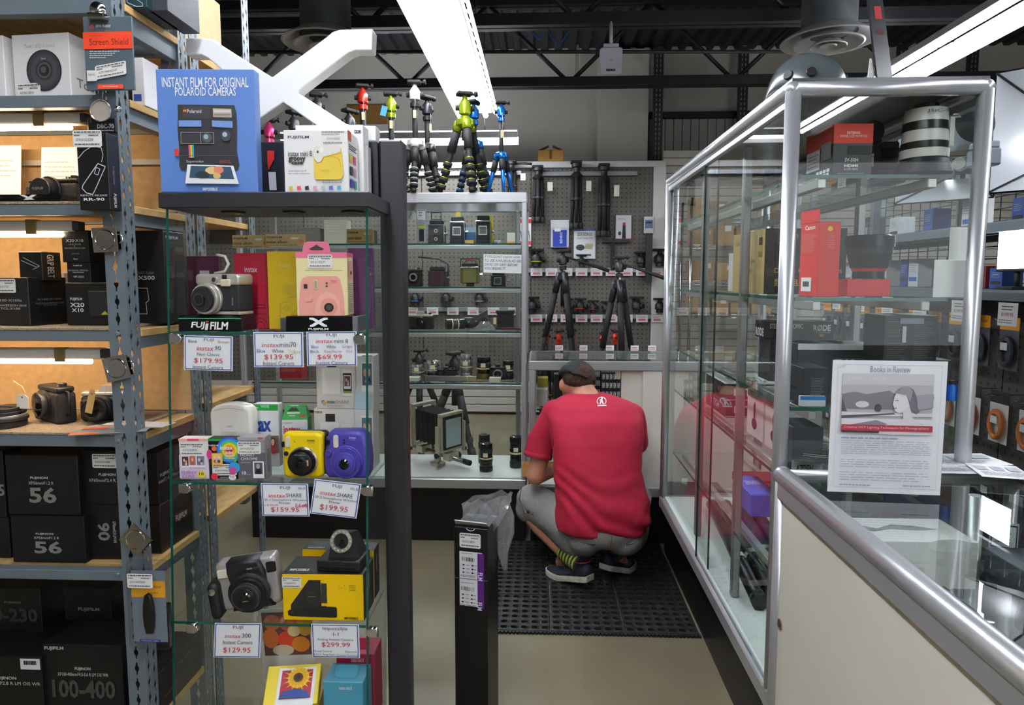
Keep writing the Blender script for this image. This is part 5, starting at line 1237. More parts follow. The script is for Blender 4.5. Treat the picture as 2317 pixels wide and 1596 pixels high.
f.e(.36, .475, .058, .105, '3a3833', 24); f.e(.36, .475, .045, .082, '24231f', 24); f.line([(.32, .475), (.405, .475)], .0008, 'd8b818'); f.e(.12, .82, .02, .03, '33312c', 12)
f.r(.70, .2, .702, .34, '4a4210'); f.r(.725, .27, .755, .275, '4a4210'); f.r(.775, .2, .777, .34, '4a4210'); f.line([(.775, .2), (.762, .23)], .0005, '4a4210')
for i, t_ in enumerate(('ANALOG', 'INSTANT', 'CAMERA')): f.t(t_, .83, .20 + i * .05, .915, .233 + i * .05, '4a4210')
f.t('IMPOSSIBLE', .76, .90, .935, .95, '3a3408', .03)
b.sticker('F', .0, .05, .24, .29, '9120066084156'); b.done(); hb = b.h
b = i1_box((at(765, 1250, 1.60).x, 1.598, z3), .180, .050, .125, 'yellow and black camera carton standing behind the other yellow carton', 0); b.done()
e = empty('instant_camera', (at(765, 1272, 1.50).x, 1.499, z3 + hb + .0012), -.05, 'black wedge shaped analog camera with a ring flash, on the yellow carton', 'camera')
m = MB(); m.slab(rrect(-.052, .052, 0, .026, .003), 0, .080, .003); m.build('base', M('1a1a1b', .55), e)
m = MB(); m.box(-.045, .04, -.0012, .0005, .006, .013, .0004); m.build('film_slot', M('0c0c0d', .4), e)
m = MB(); m.box(-.012, .012, -.001, .006, .018, .0268, .001); m.build('latch', M('242425', .4), e)
m = MB(); m.ring_loft([[(-.030, .02, .026), (.046, .02, .026), (.046, .078, .026), (-.030, .078, .026)], [(-.022, .03, .085), (.022, .03, .085), (.03, .06, .080), (-.02, .06, .080)]]); m.build('bellows_cone', M('1c1c1d', .6), e)
m = MB(); m.lathe([(.0255, 0), (.0265, .006), (.0265, .012), (.0185, .0135), (.018, .006)], (0, .034, .062), (0, -.96, .28), 32); o = soft(m.build('ring_flash', M('9b9a94', .3), e))
ax = V((0, -.96, .28)).normalized(); a1 = V((1, 0, 0)); a2 = ax.cross(a1)
for i in range(14):
    t_ = 2 * PI * i / 14; c = V((0, .034, .062)) + ax * .0128 + (a1 * math.cos(t_) + a2 * math.sin(t_)) * .0222
    m = MB(); m.ball(c, .0026, 8, 5); m.build('flash_bead', M('d0c890', .2), o)
m = MB(); m.lathe([(.0178, .006), (.010, .007), (0, .009)], (0, .034, .062), ax, 24, cap=False); m.build('lens_glass', M('12180f', .05, spec=1), e)
# below: big instant print, sunflower film box, two mini cartons
z4 = TSZ[3] + .0008
o = empty('photo_print', (at(655, 1430, 1.56).x, 1.575, z4), 0, 'large instant print of coloured balloons leaning under the lowest shelf shown', 'photo print')
wd, hh = .135, at(655, 1380, 1.57).z - z4
m = MB(); m.box(-wd / 2, wd / 2, 0, .002, 0, hh); m.build('sheet', M('d9d8d4', .5), o); o.rotation_euler.y = -.06
f = Face((-wd / 2, 0, hh), (wd, 0, 0), (0, 0, -hh), o); f.N = V((0, -1, 0)); f.r(.06, .03, .94, .42, '6a4a40')
for u, v, ru, rv, c_ in ((.25, .12, .16, .07, 'c87858'), (.55, .12, .18, .08, 'b8553a'), (.85, .15, .14, .10, 'd8a838'), (.2, .26, .15, .09, 'd87838'), (.5, .28, .17, .08, 'd84828'), (.76, .32, .17, .07, 'e08828'), (.42, .37, .2, .05, 'd0c0a8'), (.65, .2, .12, .05, 'e0c890')): f.e(u, v, ru, rv, c_, 22)
f.done('picture')
b = Box('film_box', 'yellow film box with a sunflower print, lying tilted low in the tower', 'film box', (at(675, 1540, 1.505).x - .01, 1.485, at(675, 1540, 1.50).z - .02), .125, .09, .03, M('e8cd20', .4), rz=.15); b.o.rotation_euler.x = .72
f = b.face('T'); f.r(.22, .08, .92, 1.1, 'f2f2f0'); f.r(.28, .14, .86, .85, 'b02838'); f.e(.60, .34, .20, .26, 'e8b018', 24)
for i in range(16): a_ = i * PI / 8; f.poly([(.60 + .16 * math.cos(a_ - .12), .34 + .2 * math.sin(a_ - .12)), (.60 + .29 * math.cos(a_), .34 + .36 * math.sin(a_)), (.60 + .16 * math.cos(a_ + .12), .34 + .2 * math.sin(a_ + .12))], 'f0c828')
f.e(.60, .34, .09, .11, '4a2a10', 20); f.e(.60, .34, .05, .06, '2a1808', 16); f.poly([(.28, .85), (.34, .68), (.6, .62), (.8, .7), (.86, .85)], '2a4a90'); b.done()
b.o.location.z = z4 + .085
sup = MB().box(-.06, .06, 0, .075, 0, .085); so = sup.build('film_box', M('d8b818', .4)); so.location = (b.o.location.x, 1.487, z4); so.rotation_euler.z = .15; tag(so, 'yellow film box standing beneath the sunflower box', 'film box')
for k, (px_, py_, col, lb, dz) in enumerate(((842, 1490, 'b8284a', 'raspberry red mini camera carton with white lettering', .0), (825, 1535, '4a9ab4', 'sky blue mini camera carton with a hang tab', 0))):
    c = at(px_, py_, 1.50 + .05 * (1 - k))
    b = Box('camera_carton', lb, 'carton', (c.x - .047, 1.482 + .085 * (1 - k), z4), .095, .078, c.z - z4, M(col, .45)); f = b.face('F'); f.t('instax mini 8', .4, .06, .72, .12, 'f0e0e4', .01); t = b.face('T'); t.t('instax mini', .35, .4, .65, .6, 'f0e0e4', .02)
    b.done(); m = MB(); m.slab(rrect(-.028, .028, 0, .03, .01), 0, .0015, .0005); o = m.build('hang_tab', M(col, .4), b.o); o.location = (0, .02, b.h); o.rotation_euler.x = -1.0
# ================================================================ the squatting man
def blob(name, mb, voxel, mat, parent, smooth=6, disp=None):
    """melts overlapping closed shapes into one continuous skin"""
    me = bpy.data.meshes.new(name); me.from_pydata([tuple(v) for v in mb.v], [], mb.f)
    bm = bmesh.new(); bm.from_mesh(me); bmesh.ops.recalc_face_normals(bm, faces=bm.faces); bm.to_mesh(me); bm.free()
    o = bpy.data.objects.new(name, me); COL.objects.link(o)
    r_ = o.modifiers.new('melt', 'REMESH'); r_.mode = 'VOXEL'; r_.voxel_size = voxel; r_.use_smooth_shade = True
    s_ = o.modifiers.new('relax', 'SMOOTH'); s_.iterations = smooth; s_.factor = .5
    dg = bpy.context.evaluated_depsgraph_get()
    new = bpy.data.meshes.new_from_object(o.evaluated_get(dg))
    o.modifiers.clear(); o.data = new;  bpy.data.meshes.remove(me)
    new.materials.clear(); new.materials.append(mat)
    for p in new.polygons: p.use_smooth = True
    if disp:
        from mathutils import noise
        nn = [v.normal.copy() for v in new.vertices]
        for v, n_ in zip(new.vertices, nn): v.co += n_ * disp(v.co, noise)
    o.parent = parent
    return o
man_at = V((.30, 3.0, 0))
man = empty('person', man_at, 0, 'man in a red t-shirt, grey shorts and black cap squatting at the counter', 'person')
def A(px, py, Y): return at(px, py, Y) - man_at
def cap2(mb, a, b, ra, rb, n=14):
    a, b = V(a), V(b); k = 5; pts, rs = [], []
    d = (b - a).normalized()
    for i in range(k): t_ = PI / 2 * (i + .15) / k; pts.append(a - d * ra * math.cos(t_)); rs.append(ra * math.sin(t_))
    for i in range(k + 1): t_ = i / k; pts.append(a.lerp(b, t_)); rs.append(ra + (rb - ra) * t_)
    for i in range(k - 1, -1, -1): t_ = PI / 2 * (i + .15) / k; pts.append(b + d * rb * math.cos(t_)); rs.append(rb * math.sin(t_))
    mb.tube(pts, rs, n)
def ell(mb, c, rx, ry, rz_, n=16, m=12): mb.ball(c, 1, n, m, (rx, ry, rz_))
# ---- body: skin, one surface
hc = A(1308, 862, 3.205)
kneeL, ankL = A(1196, 1150, 3.21), A(1284, 1256, 2.985)
kneeR, ankR = A(1436, 1140, 3.24), A(1398, 1258, 3.02)
shL, elL, haL = A(1248, 935, 3.12), A(1212, 1076, 3.10), A(1262, 1062, 3.235)
shR, elR, haR = A(1432, 940, 3.12), A(1425, 1060, 3.23), A(1325, 1055, 3.27)
m = MB()
ell(m, hc, .076, .092, .098); ell(m, hc + V((-.025, .06, -.055)), .052, .05, .055)
cap2(m, A(1328, 905, 3.13), hc + V((.004, -.015, -.03)), .066, .060)
cap2(m, hc + V((-.045, .088, -.012)), hc + V((-.055, .108, -.036)), .011, .014)
ell(m, hc + V((-.080, -.008, -.022)), .012, .020, .030); ell(m, hc + V((.074, .012, -.02)), .010, .020, .030)
cap2(m, A(1350, 1150, 2.98), A(1335, 960, 3.08), .13, .13); cap2(m, shL, shR, .04, .04)
for s_, e_, h_ in ((shL, elL, haL), (shR, elR, haR)):
    cap2(m, s_, e_, .047, .044); cap2(m, e_, h_, .046, .028)
    d = (h_ - e_).normalized(); q = d.cross(V((0, 0, 1))).normalized()
    cap2(m, h_, h_ + d * .06, .028, .026); up = q.cross(d)
    for i, ln in enumerate((.058, .066, .062, .05)):
        b0 = h_ + d * .07 + q * (.027 - .018 * i); k1 = b0 + d * ln * .5 - up * .006; cap2(m, b0, k1, .0095, .009, 8); cap2(m, k1, k1 + d * ln * .35 - up * .022, .009, .0075, 8)
    t0 = h_ + d * .02 + q * .03; cap2(m, t0, t0 + d * .03 + q * .02, .0115, .0105, 8); cap2(m, t0 + d * .03 + q * .02, t0 + d * .055 + q * .022 - up * .01, .0105, .0085, 8)
for hip, k_, a_ in ((A(1318, 1200, 2.98), kneeL, ankL), (A(1418, 1200, 2.98), kneeR, ankR)):
    cap2(m, hip, k_, .085, .06); cap2(m, k_, k_.lerp(a_, .4), .056, .056); cap2(m, k_.lerp(a_, .4), a_, .055, .036); cap2(m, a_, a_ + V((-.02 if k_ is kneeL else .02, .06, -.06)), .036, .035)
body = blob('body', m, .0075, M('c98f74', .5, var=.06, scale=12), man, 4)
for s_ in (-1, 1):
    m = MB(); m.ball(hc + V((-.035 + s_ * .03, .088, .012)), .011, 10, 8); m.build('eye', M('e8e4de', .2), man)
m = MB(); cap2(m, hc + V((-.062, .102, -.062)), hc + V((-.022, .108, -.062)), .005, .005, 8); m.build('lips', M('a85a50', .5), man)
# ---- hair and cap
m = MB(); ell(m, hc + V((.003, -.010, .020)), .0815, .0925, .078); blob('hair', m, .007, M('3f2a1c', .8, var=.3, scale=90, bump=.6), man, 2)
CAPM = M('14151a', .7, bump=.2, scale=200)
R_ = Matrix.Rotation(.30, 3, 'Y') @ Matrix.Rotation(-.32, 3, 'X')
rings = []
for i in range(9):
    t_ = PI / 2 * i / 8; rr_ = math.cos(t_); z_ = math.sin(t_)
    rings.append([hc + V((-.004, .006, .012)) + R_ @ V((.0925 * (rr_ + .0) * math.cos(a), .107 * rr_ * math.sin(a), .093 * z_ - .006)) for a in [2 * PI * k / 24 for k in range(24)]])
m = MB(); m.sm = True; m.ring_loft(rings, cap=True); o = m.build('cap', CAPM, man)
# opening at the back of the cap and its strap
m = MB(); c0 = hc + V((-.004, .006, .012))
arch = [c0 + R_ @ V((.096 * math.sin(a), -.111 * math.cos(a), -.007)) for a in [-.42 + .84 * k / 8 for k in range(9)]]
arch2 = [c0 + R_ @ V((.094 * math.sin(a), -.108 * math.cos(a), .030 * math.cos(a / .42 * PI / 2))) for a in [-.42 + .84 * k / 8 for k in range(9)]]
for k in range(8): m.add([arch[k], arch[k + 1], arch2[k + 1], arch2[k]], [(0, 1, 2, 3)])
m.build('cap_opening', M('4a3020', .8, var=.3, scale=90), o)
m = MB(); m.tube([p + V((0, -.002, .004)) for p in arch], .0055, 6); m.build('cap_strap', CAPM, o)
m = MB(); fr = [c0 + R_ @ V((.088 * math.cos(a), .103 * math.sin(a), -.006)) for a in [PI * (.28 + .62 * k / 10) for k in range(11)]]
fo = [c0 + R_ @ V((.088 * math.cos(a) - .045 * math.sin((a - PI * .28) / .62), .103 * math.sin(a) + .065 * math.sin((a - PI * .28) / .62), -.03)) for a in [PI * (.28 + .62 * k / 10) for k in range(11)]]
for k in range(10):
    m.add([fr[k], fr[k + 1], fo[k + 1], fo[k], fr[k] - V((0, 0, .004)), fr[k + 1] - V((0, 0, .004)), fo[k + 1] - V((0, 0, .004)), fo[k] - V((0, 0, .004))], [(0, 1, 2, 3), (4, 5, 6, 7), (2, 3, 7, 6), (0, 1, 5, 4)])
m.build('cap_brim', CAPM, o)
# ---- t-shirt
def ring(px, py, Y, hw, hd, n=28, ex=2.6):
    c = A(px, py, Y); w_ = A(px + hw, py, Y).x - c.x; out = []
    for k in range(n):
        a = 2 * PI * k / n; ca, sa = math.cos(a), math.sin(a)
        out.append(c + V((w_ * math.copysign(abs(ca) ** (2 / ex), ca), hd * math.copysign(abs(sa) ** (2 / ex), sa), 0)))
    return out
m = MB(); m.ring_loft([ring(1355, 1192, 2.955, 103, .150), ring(1360, 1165, 2.955, 110, .16), ring(1362, 1130, 2.962, 104, .162), ring(1352, 1060, 2.99, 99, .155), ring(1350, 990, 3.02, 104, .145), ring(1346, 945, 3.055, 109, .13), ring(1340, 915, 3.09, 95, .108), ring(1330, 896, 3.12, 58, .08), ring(1327, 889, 3.135, 38, .064)])
cap2(m, A(1258, 940, 3.10), A(1224, 1000, 3.115), .074, .068); m.cyl(A(1226, 990, 3.115), A(1217, 1034, 3.105), .068, .064, 18)
cap2(m, A(1428, 945, 3.10), A(1441, 1000, 3.19), .066, .058)
from mathutils import noise as _n
def folds(co, nz):
    p = co
    a = nz.noise(V((p.x * 5 + p.z * 7, p.y * 5, p.z * 3 - p.x * 5))) * .011
    low = max(0, .62 - p.z) / .3
    b_ = math.sin((p.z * 1.6 + p.x * .9 + nz.noise(p * 4) * .25) * 38) * .006 * min(1, low)
    return a + b_
shirt = blob('t_shirt', m, .008, M('b7183a', .8, var=.07, scale=6, bump=.25, bscale=300), man, 8, folds)
m = MB(); 
for (pa, r_) in (((A(1217, 1033, 3.105)), .0655),): m.lathe([(r_, -.004), (r_ + .003, 0), (r_ + .003, .016), (r_, .02)], pa, (A(1226, 990, 3.115) - A(1217, 1034, 3.105)), 24, cap=False)
soft(m.build('sleeve_hem', M('a81636', .8), man))
# ---- shorts
m = MB(); hipL, hipR = A(1312, 1206, 2.975), A(1412, 1204, 2.975)
ell(m, A(1368, 1190, 2.95), .185, .155, .098); ell(m, A(1322, 1212, 2.95), .095, .13, .078); ell(m, A(1412, 1212, 2.95), .095, .13, .078)
cap2(m, hipL, A(1205, 1134, 3.19), .112, .084, 18); cap2(m, hipR, A(1436, 1130, 3.215), .108, .082, 18)
cap2(m, A(1205, 1134, 3.19), A(1200, 1148, 3.19), .084, .074, 18)
shorts = blob('shorts', m, .008, M('8a8786', .85, var=.06, scale=40, bump=.3, bscale=250), man, 6, lambda p, nz: nz.noise(V((p.x * 9, p.y * 7, p.z * 16))) * .006)
from mathutils.bvhtree import BVHTree
_bv = {}
def onto(o, pts, lift=.002):
    """photo points dropped along the line of sight onto a garment"""
    if o.name not in _bv: _bv[o.name] = BVHTree.FromPolygons([v.co for v in o.data.vertices], [tuple(p.vertices) for p in o.data.polygons])
    bv = _bv[o.name]; out = []
    for x, y in pts:
        d = ray(x, y).normalized(); h = bv.ray_cast(EYE - man_at, d)
        out.append(h[0] + h[1] * lift if h[0] is not None else A(x, y, 2.9))
    return out
def stroke(name, o, pts, wd, mt):
    q = onto(o, pts); m = MB(); m.tube(q, wd, 5); return m.build(name, mt, o)
SEAM = M('757272', .9)
stroke('pocket_seam', shorts, [(1272, 1192), (1290, 1205), (1315, 1214), (1344, 1220), (1346, 1232), (1318, 1228), (1292, 1218), (1276, 1206), (1272, 1192)], .0022, SEAM)
stroke('pocket_seam', shorts, [(1416, 1226), (1432, 1222), (1450, 1208), (1448, 1216), (1434, 1230), (1418, 1232), (1416, 1226)], .0022, SEAM)
stroke('centre_seam', shorts, [(1382, 1206), (1384, 1220), (1382, 1238)], .002, SEAM)
stroke('cargo_seam', shorts, [(1180, 1102), (1176, 1130), (1190, 1160), (1206, 1164), (1212, 1140)], .002, SEAM)
q = onto(shorts, [(1196, 1158)]); m = MB(); m.ball(q[0], .008, 10, 6); m.build('toggle', BLACK, shorts)
stroke('sleeve_seam', shirt, [(1228, 932), (1238, 938), (1246, 955), (1252, 985), (1253, 1010)], .0016, M('8f1230', .9))
# chest-back emblem on the shirt
def emblem(polys, mt, name):
    m = MB()
    for p in polys: m.add(onto(shirt, p, .0025), [tuple(range(len(p)))])
    m.build(name, mt, shirt, fix=False)
circ = [(1361 + 11 * math.cos(t_ * PI / 12), 909 - 10 * math.sin(t_ * PI / 12)) for t_ in range(-3, 16)]
inn = [(1361 + 9 * math.cos(t_ * PI / 12), 909 - 8 * math.sin(t_ * PI / 12)) for t_ in range(-3, 16)]
EM = M('f0e8ea', .7)
emblem([[circ[i], circ[i + 1], inn[i + 1], inn[i]] for i in range(len(circ) - 1)] + [[(1360, 900), (1364, 902), (1363, 906), (1367, 916), (1363, 916), (1361, 910), (1359, 916), (1356, 916), (1359, 906)], [(1352, 917.5), (1372, 917), (1372, 920), (1352, 920.5)], [(1356, 906), (1360, 904), (1360, 906), (1357, 908)]], EM, 'emblem')
# ---- socks and shoes
def shoe(heel, toe, lift, nm):
    d = (toe - heel); d.z = 0; Ln = d.length; d.normalize(); s_ = V((-d.y, d.x, 0))
    def P(t_, w_, z_):
        hz_ = lift * max(0, (.62 - t_)) / .62
        return heel + d * (t_ * Ln) + s_ * w_ + V((0, 0, z_ + hz_ - heel.z + .0135))
    prof = [(0, .024), (.05, .032), (.2, .034), (.4, .034), (.62, .043), (.8, .044), (.93, .034), (1, .016)]
    m = MB(); rings = []
    for t_, w_ in prof: rings.append([P(t_, -w_, .001), P(t_, w_, .001), P(t_, w_ * 1.05, .016), P(t_, w_ * 1.02, .027), P(t_, -w_ * 1.02, .027), P(t_, -w_ * 1.05, .016)])
    m.ring_loft(rings); o = soft(m.build('shoe_sole', M('cfcabb', .7, var=.2, scale=60, bump=.3), man), 50)
    m = MB()
    up = [(.03, .027, .075), (.12, .030, .085), (.25, .032, .088), (.36, .033, .075), (.5, .036, .062), (.65, .040, .05), (.8, .039, .043), (.92, .030, .036), (.98, .016, .03)]
    rings = [[P(t_, w_ * math.cos(a) * (1.0 if math.sin(a) < .4 else .85), .026 + (h_ - .026) * max(0, math.sin(a)) if a < PI else .026) for a in [PI * k / 8 for k in range(9)]] for t_, w_, h_ in up]
    m.sm = True; m.ring_loft(rings); o2 = m.build('shoe_upper', M('1c2233', .7, var=.15, scale=80), man)
    m = MB(); m.tube([P(.04 + .3 * (.5 - .5 * math.cos(a)), .031 * math.sin(a), .088 - .002 * math.cos(a)) for a in [2 * PI * k / 14 for k in range(15)]], .004, 6); m.build('shoe_collar', M('7a1f30', .7), o2)
    m = MB()
    for k in range(4): m.tube([P(.4 + .06 * k, -.022, .071 - .006 * k), P(.4 + .06 * k, 0, .078 - .007 * k), P(.4 + .06 * k, .022, .071 - .006 * k)], .0022, 5)
    m.build('laces', M('0e1018', .7), o2)
    return P
hl, tl = A(1336, 1300, 2.86), A(1240, 1300, 3.04); hl = V((hl.x, hl.y, 0)); tl = V((tl.x, tl.y, 0))
PL = shoe(hl, tl, .042, 'left')
hr, tr = A(1366, 1290, 2.94), A(1430, 1300, 3.13); hr = V((hr.x, hr.y, 0)); tr = V((tr.x, tr.y, 0))
PR = shoe(hr, tr, .06, 'right')
def sock(a, b, nm):
    m = MB(); d = (b - a); n = 12
    for k in range(n):
        m.mat(M('9fb83a', .8) if k % 2 else M('2e3036', .8)); p0, p1 = a + d * (k / n), a + d * ((k + 1) / n); m.cyl(p0, p1, .0435 - .0 * k, .0435, 16, cap=(k in (0, n - 1)))
    m.build('sock', None, man)
sock(PL(.2, 0, .07), kneeL.lerp(ankL, .93), 'l'); sock(PR(.2, 0, .07), kneeR.lerp(ankR, .88), 'r')
# shallow kraft carton held on his knees
hb0, hb1 = at(1180, 1095, 3.19), at(1262, 1095, 3.19)
e = empty('kraft_tray', ((hb0.x + hb1.x) / 2 + .02, 3.285, hb0.z + .006), .0, 'shallow kraft carton held on the knee of the squatting man', 'carton')
KR = M('b98b45', .75, var=.06, scale=30); w_, d_, h_ = (hb1.x - hb0.x) + .04, .07, at(1220, 1068, 3.19).z - hb0.z
for nm, bb in (('bottom', (-w_ / 2, w_ / 2, 0, d_, 0, .003)), ('side', (-w_ / 2, w_ / 2, 0, .003, .0032, h_)), ('side', (-w_ / 2, w_ / 2, d_ - .003, d_, .0032, h_)), ('side', (-w_ / 2, -w_ / 2 + .003, .0032, d_ - .0032, .0032, h_)), ('side', (w_ / 2 - .003, w_ / 2, .0032, d_ - .0032, .0032, h_))): MB().box(*bb).build(nm, KR, e)
# ================================================================ tripods
RUB = M('1a1a1c', .7); ANO = {'lime': M('a9bf2c', .25, .6), 'blue': M('1a72c8', .25, .5), 'red': M('d23222', .3, .4), 'white': M('e4e4e4', .3), 'black': M('26262a', .4), 'silver': M('c0c4c8', .25, .8)}
def tripod(loc, H, spread, acc, label, legc=None, rz=0, spider=.6, locks=4, head='ball', group=None, r0=.011, cat='tripod', pan=False, tagged=False, tilt=0):
    e = empty('tripod', loc, rz, label, cat, group); ac = ANO[acc] if isinstance(acc, str) else acc; lc = legc or RUB
    zs = H * spider; k = r0 / .011
    for i in range(3):
        a = 2 * PI * i / 3 + .5; d = V((math.cos(a), math.sin(a), 0)); top = d * .022 * k + V((0, 0, zs)); ft = d * spread
        m = MB(); m.tube([ft + (top - ft) * .02, ft.lerp(top, .45), top], [r0 * .7, r0 * .95, r0], 8)
        leg = m.build('leg', lc, e)
        m = MB(); m.tube([ft, ft.lerp(top, .05)], [r0 * .8, r0 * .95], 8); m.build('foot', RUB, leg)
        for j in range(locks):
            t0 = .1 + .42 * j / locks; m = MB(); m.mat(RUB); m.tube([ft.lerp(top, t0), ft.lerp(top, t0 + .055)], r0 * 1.3, 10); m.mat(ac); m.tube([ft.lerp(top, t0 + .056), ft.lerp(top, t0 + .066)], r0 * 1.34, 10); m.build('leg_lock', None, leg)
        m = MB(); m.tube([ft.lerp(top, .62), ft.lerp(top, .9)], r0 * 1.28, 10); m.build('grip', RUB, leg)
        m = MB(); m.cyl(ft.lerp(top, .91), ft.lerp(top, 1.04), r0 * 1.35, r0 * 1.45, 10); m.build('hinge', ac, leg)
    m = MB(); m.lathe([(.016 * k, -.012 * k), (.03 * k, -.004), (.03 * k, .014 * k), (.018 * k, .02 * k)], (0, 0, zs), n=14); soft(m.build('spider', ac, e))
    m = MB(); m.cyl((0, 0, zs - H * .15), (0, 0, H - .075 * k), .0105 * k, None, 12); m.build('centre_column', RUB, e)
    m = MB(); m.lathe([(.014 * k, 0), (.017 * k, .003), (.017 * k, .016 * k), (.013 * k, .02 * k)], (0, 0, H - .095 * k), n=14); soft(m.build('column_collar', ac if acc != 'white' else RUB, e))
    m = MB(); m.lathe([(.012 * k, 0), (.019 * k, .004 * k), (.02 * k, .032 * k), (.014 * k, .042 * k), (.008 * k, .05 * k), (.008 * k, .058 * k)], (0, 0, H - .072 * k), n=16); hd_ = soft(m.build('ball_head', ac, e))
    for a_ in (.3, 2.6): m = MB(); m.lathe([(.004 * k, 0), (.004 * k, .018 * k), (.009 * k, .019 * k), (.009 * k, .03 * k)], (0, 0, H - .05 * k), (math.cos(a_), math.sin(a_) * .4, 0), 10); m.build('knob', RUB, hd_)
    m = MB(); m.box(-.026 * k, .022 * k, -.018 * k, .018 * k, H - .014 * k, H - .002 * k, .003 * k); p_ = m.build('clamp', RUB, e)
    m = MB(); m.lathe([(.004 * k, 0), (.004 * k, .008 * k), (.009 * k, .009 * k), (.009 * k, .018 * k)], (.022 * k, 0, H - .008 * k), (1, 0, .15), 10); m.build('clamp_knob', RUB, p_)
    if pan: m = MB(); m.tube([(0, 0, H - .03 * k), (.05 * k, -.05 * k, H - .05 * k), (.17 * k, -.14 * k, H - .10 * k)], [.005 * k, .005 * k, .009 * k], 8); m.build('pan_handle', RUB, e)
    if tagged:
        m = MB(); m.box(-.008, .008, -.026, -.025, H - .19, H - .15); t_ = m.build('price_tag', M('e3cfa4', .8), e); m = MB(); m.tube([(0, -.02, H - .06), (.004, -.026, H - .11), (0, -.0255, H - .152)], .0012, 5); m.build('tag_string', M('ece4d4', .8), t_)
    return e
CT = CLZ1 + .0035
def cabtri(px, py, Y, acc, label, spread=.11, rz=0, spider=.6, r0=.0155, **k):
    p = at(px, py, Y); k['r0'] = r0; return tripod((p.x, Y, CT), p.z - CT, spread, acc, label, rz=rz, spider=spider, group='travel tripods on the glass case', **k)
cabtri(820, 190, 3.60, 'red', 'red headed travel tripod behind the foot of the white cross', .10, .3, .45, tagged=True)
cabtri(790, 246, 3.50, 'black', 'small black ball head tripod beside the red one', .08, 1.0, .5)
cabtri(884, 208, 3.55, 'lime', 'slim lime collared travel tripod with a blue swing tag', .09, .2, .42, tagged=True)
cabtri(938, 182, 3.46, 'white', 'white collared travel tripod with black column', .10, .1, .44, tagged=True)
cabtri(966, 217, 3.72, 'black', 'black travel tripod close behind the white collared one', .10, .9, .5, tagged=True)
cabtri(1052, 207, 3.50, 'lime', 'big lime shouldered travel tripod with foam grips', .145, .35, .68, r0=.018)
cabtri(1072, 226, 3.70, 'blue', 'blue shouldered tripod standing behind the big lime one', .10, 1.2, .55)
cabtri(1134, 229, 3.55, 'blue', 'slim all blue tripod at the end of the glass case', .08, .25, .42, r0=.012, legc=ANO['blue'], locks=0, tagged=True)
cabtri(716, 210, 3.62, 'black', 'black tripod with a tilt head seen between the arms of the cross', .10, .4, .5)
cabtri(664, 250, 3.50, 'black', 'short black tripod with a phone clamp behind the cross', .09, 1.1, .5)
cabtri(608, 268, 3.60, M('d83a78', .3, .4), 'slim tripod with pink fittings behind the dark header', .08, .2, .45, tagged=True)
b = Box('swing_tag', 'blue paper tag hung on the lime collared tripod', 'tag', at(866, 262, 3.50), .03, .001, .05, M('2a8ad0', .5), rz=.2); b.o.rotation_euler.y = .25; b.done()

# ================================================================ inside the tall glass case
def small_lens(px, py, Y, r_, h_, z, label, cols, tagc=True, lying=False, group=None):
    p = at(px, py, Y); e = empty('lens', (p.x, Y, z), 0, label, 'lens', group); n = len(cols)
    for i, c_ in enumerate(cols):
        rr_ = r_ * (1 - .08 * (i % 2)); m = MB(); m.lathe([(rr_ * .96, h_ * i / n), (rr_, h_ * (i + .1) / n), (rr_, h_ * (i + .9) / n), (rr_ * .96, h_ * (i + 1) / n - .0003)], n=20); soft(m.build('barrel_ring', c_, e))
    m = MB(); m.lathe([(r_ * .7, h_), (r_ * .6, h_ + .001), (0, h_ + .002)], n=16, cap=False); m.build('front_glass', LENSG, e)
    if tagc:
        m = MB(); m.lathe([(r_ * 1.03, h_ * .45), (r_ * 1.05, h_ * .48), (r_ * 1.03, h_ * .51)], n=18, cap=False); m.build('string', STRING, e)
        m = MB(); m.box(-.013, .012, -r_ - .004, -r_ - .003, h_ * .55, h_ * .55 + .022); m.build('price_tag', M('eadfc0', .8), e)
    return e
LB = M('101012', .3); LS = M('b9bcc0', .25, .8)
zA, zB, zC, zD = [z + .0008 for z in CSH]; zE = CDECK + .0008
YS = 3.56
def boxcam(px0, py0, px1, py1, z, label, col, chrome=True, face=None, Y=YS, d=.09):
    a, b_ = at(px0, py1, Y), at(px1, py1, Y); w_ = b_.x - a.x; h_ = at(px0, py0, Y).z - z
    e = empty('medium_format_camera', ((a.x + b_.x) / 2, Y, z), 0, label, 'camera')
    m = MB(); m.box(-w_ / 2, w_ / 2, 0, d, 0, h_ * .8, .004); m.build('body', M(col, .55, bump=.3, scale=300), e)
    m = MB(); m.box(-w_ * .42, w_ * .42, .005, d * .8, h_ * .8 + .0003, h_, .004); m.build('finder_hood', M('17171a', .5), e)
    if chrome:
        for x in (-w_ / 2, w_ / 2): m = MB(); m.box(x - .002, x + .002, -.002, d * .3, .004, h_ * .8, .001); m.build('chrome_trim', CHROME, e)
        m = MB(); m.box(-w_ / 2, w_ / 2, -.002, .004, h_ * .78, h_ * .82, .001); m.build('chrome_trim', CHROME, e)
    if face:
        f = Face((-w_ / 2, -.0005, h_ * .8), (w_, 0, 0), (0, 0, -h_ * .8), e); f.N = V((0, -1, 0)); f.lift = .0008; face(f); f.done('face_plate')
    m = MB(); m.lathe([(.006, 0), (.006, .012), (.009, .013), (.009, .018)], (w_ / 2, .03, h_ * .45), (1, 0, 0), 12); m.build('winding_knob', CHROME, e)
    return e
def sq(f): f.r(.18, .2, .78, .6, 'd8d8d4'); f.r(.24, .26, .72, .54, '2a2a2e'); [f.r(.27 + i * .075, .28, .3 + i * .075, .52, 'a8a8a8') for i in range(6)]
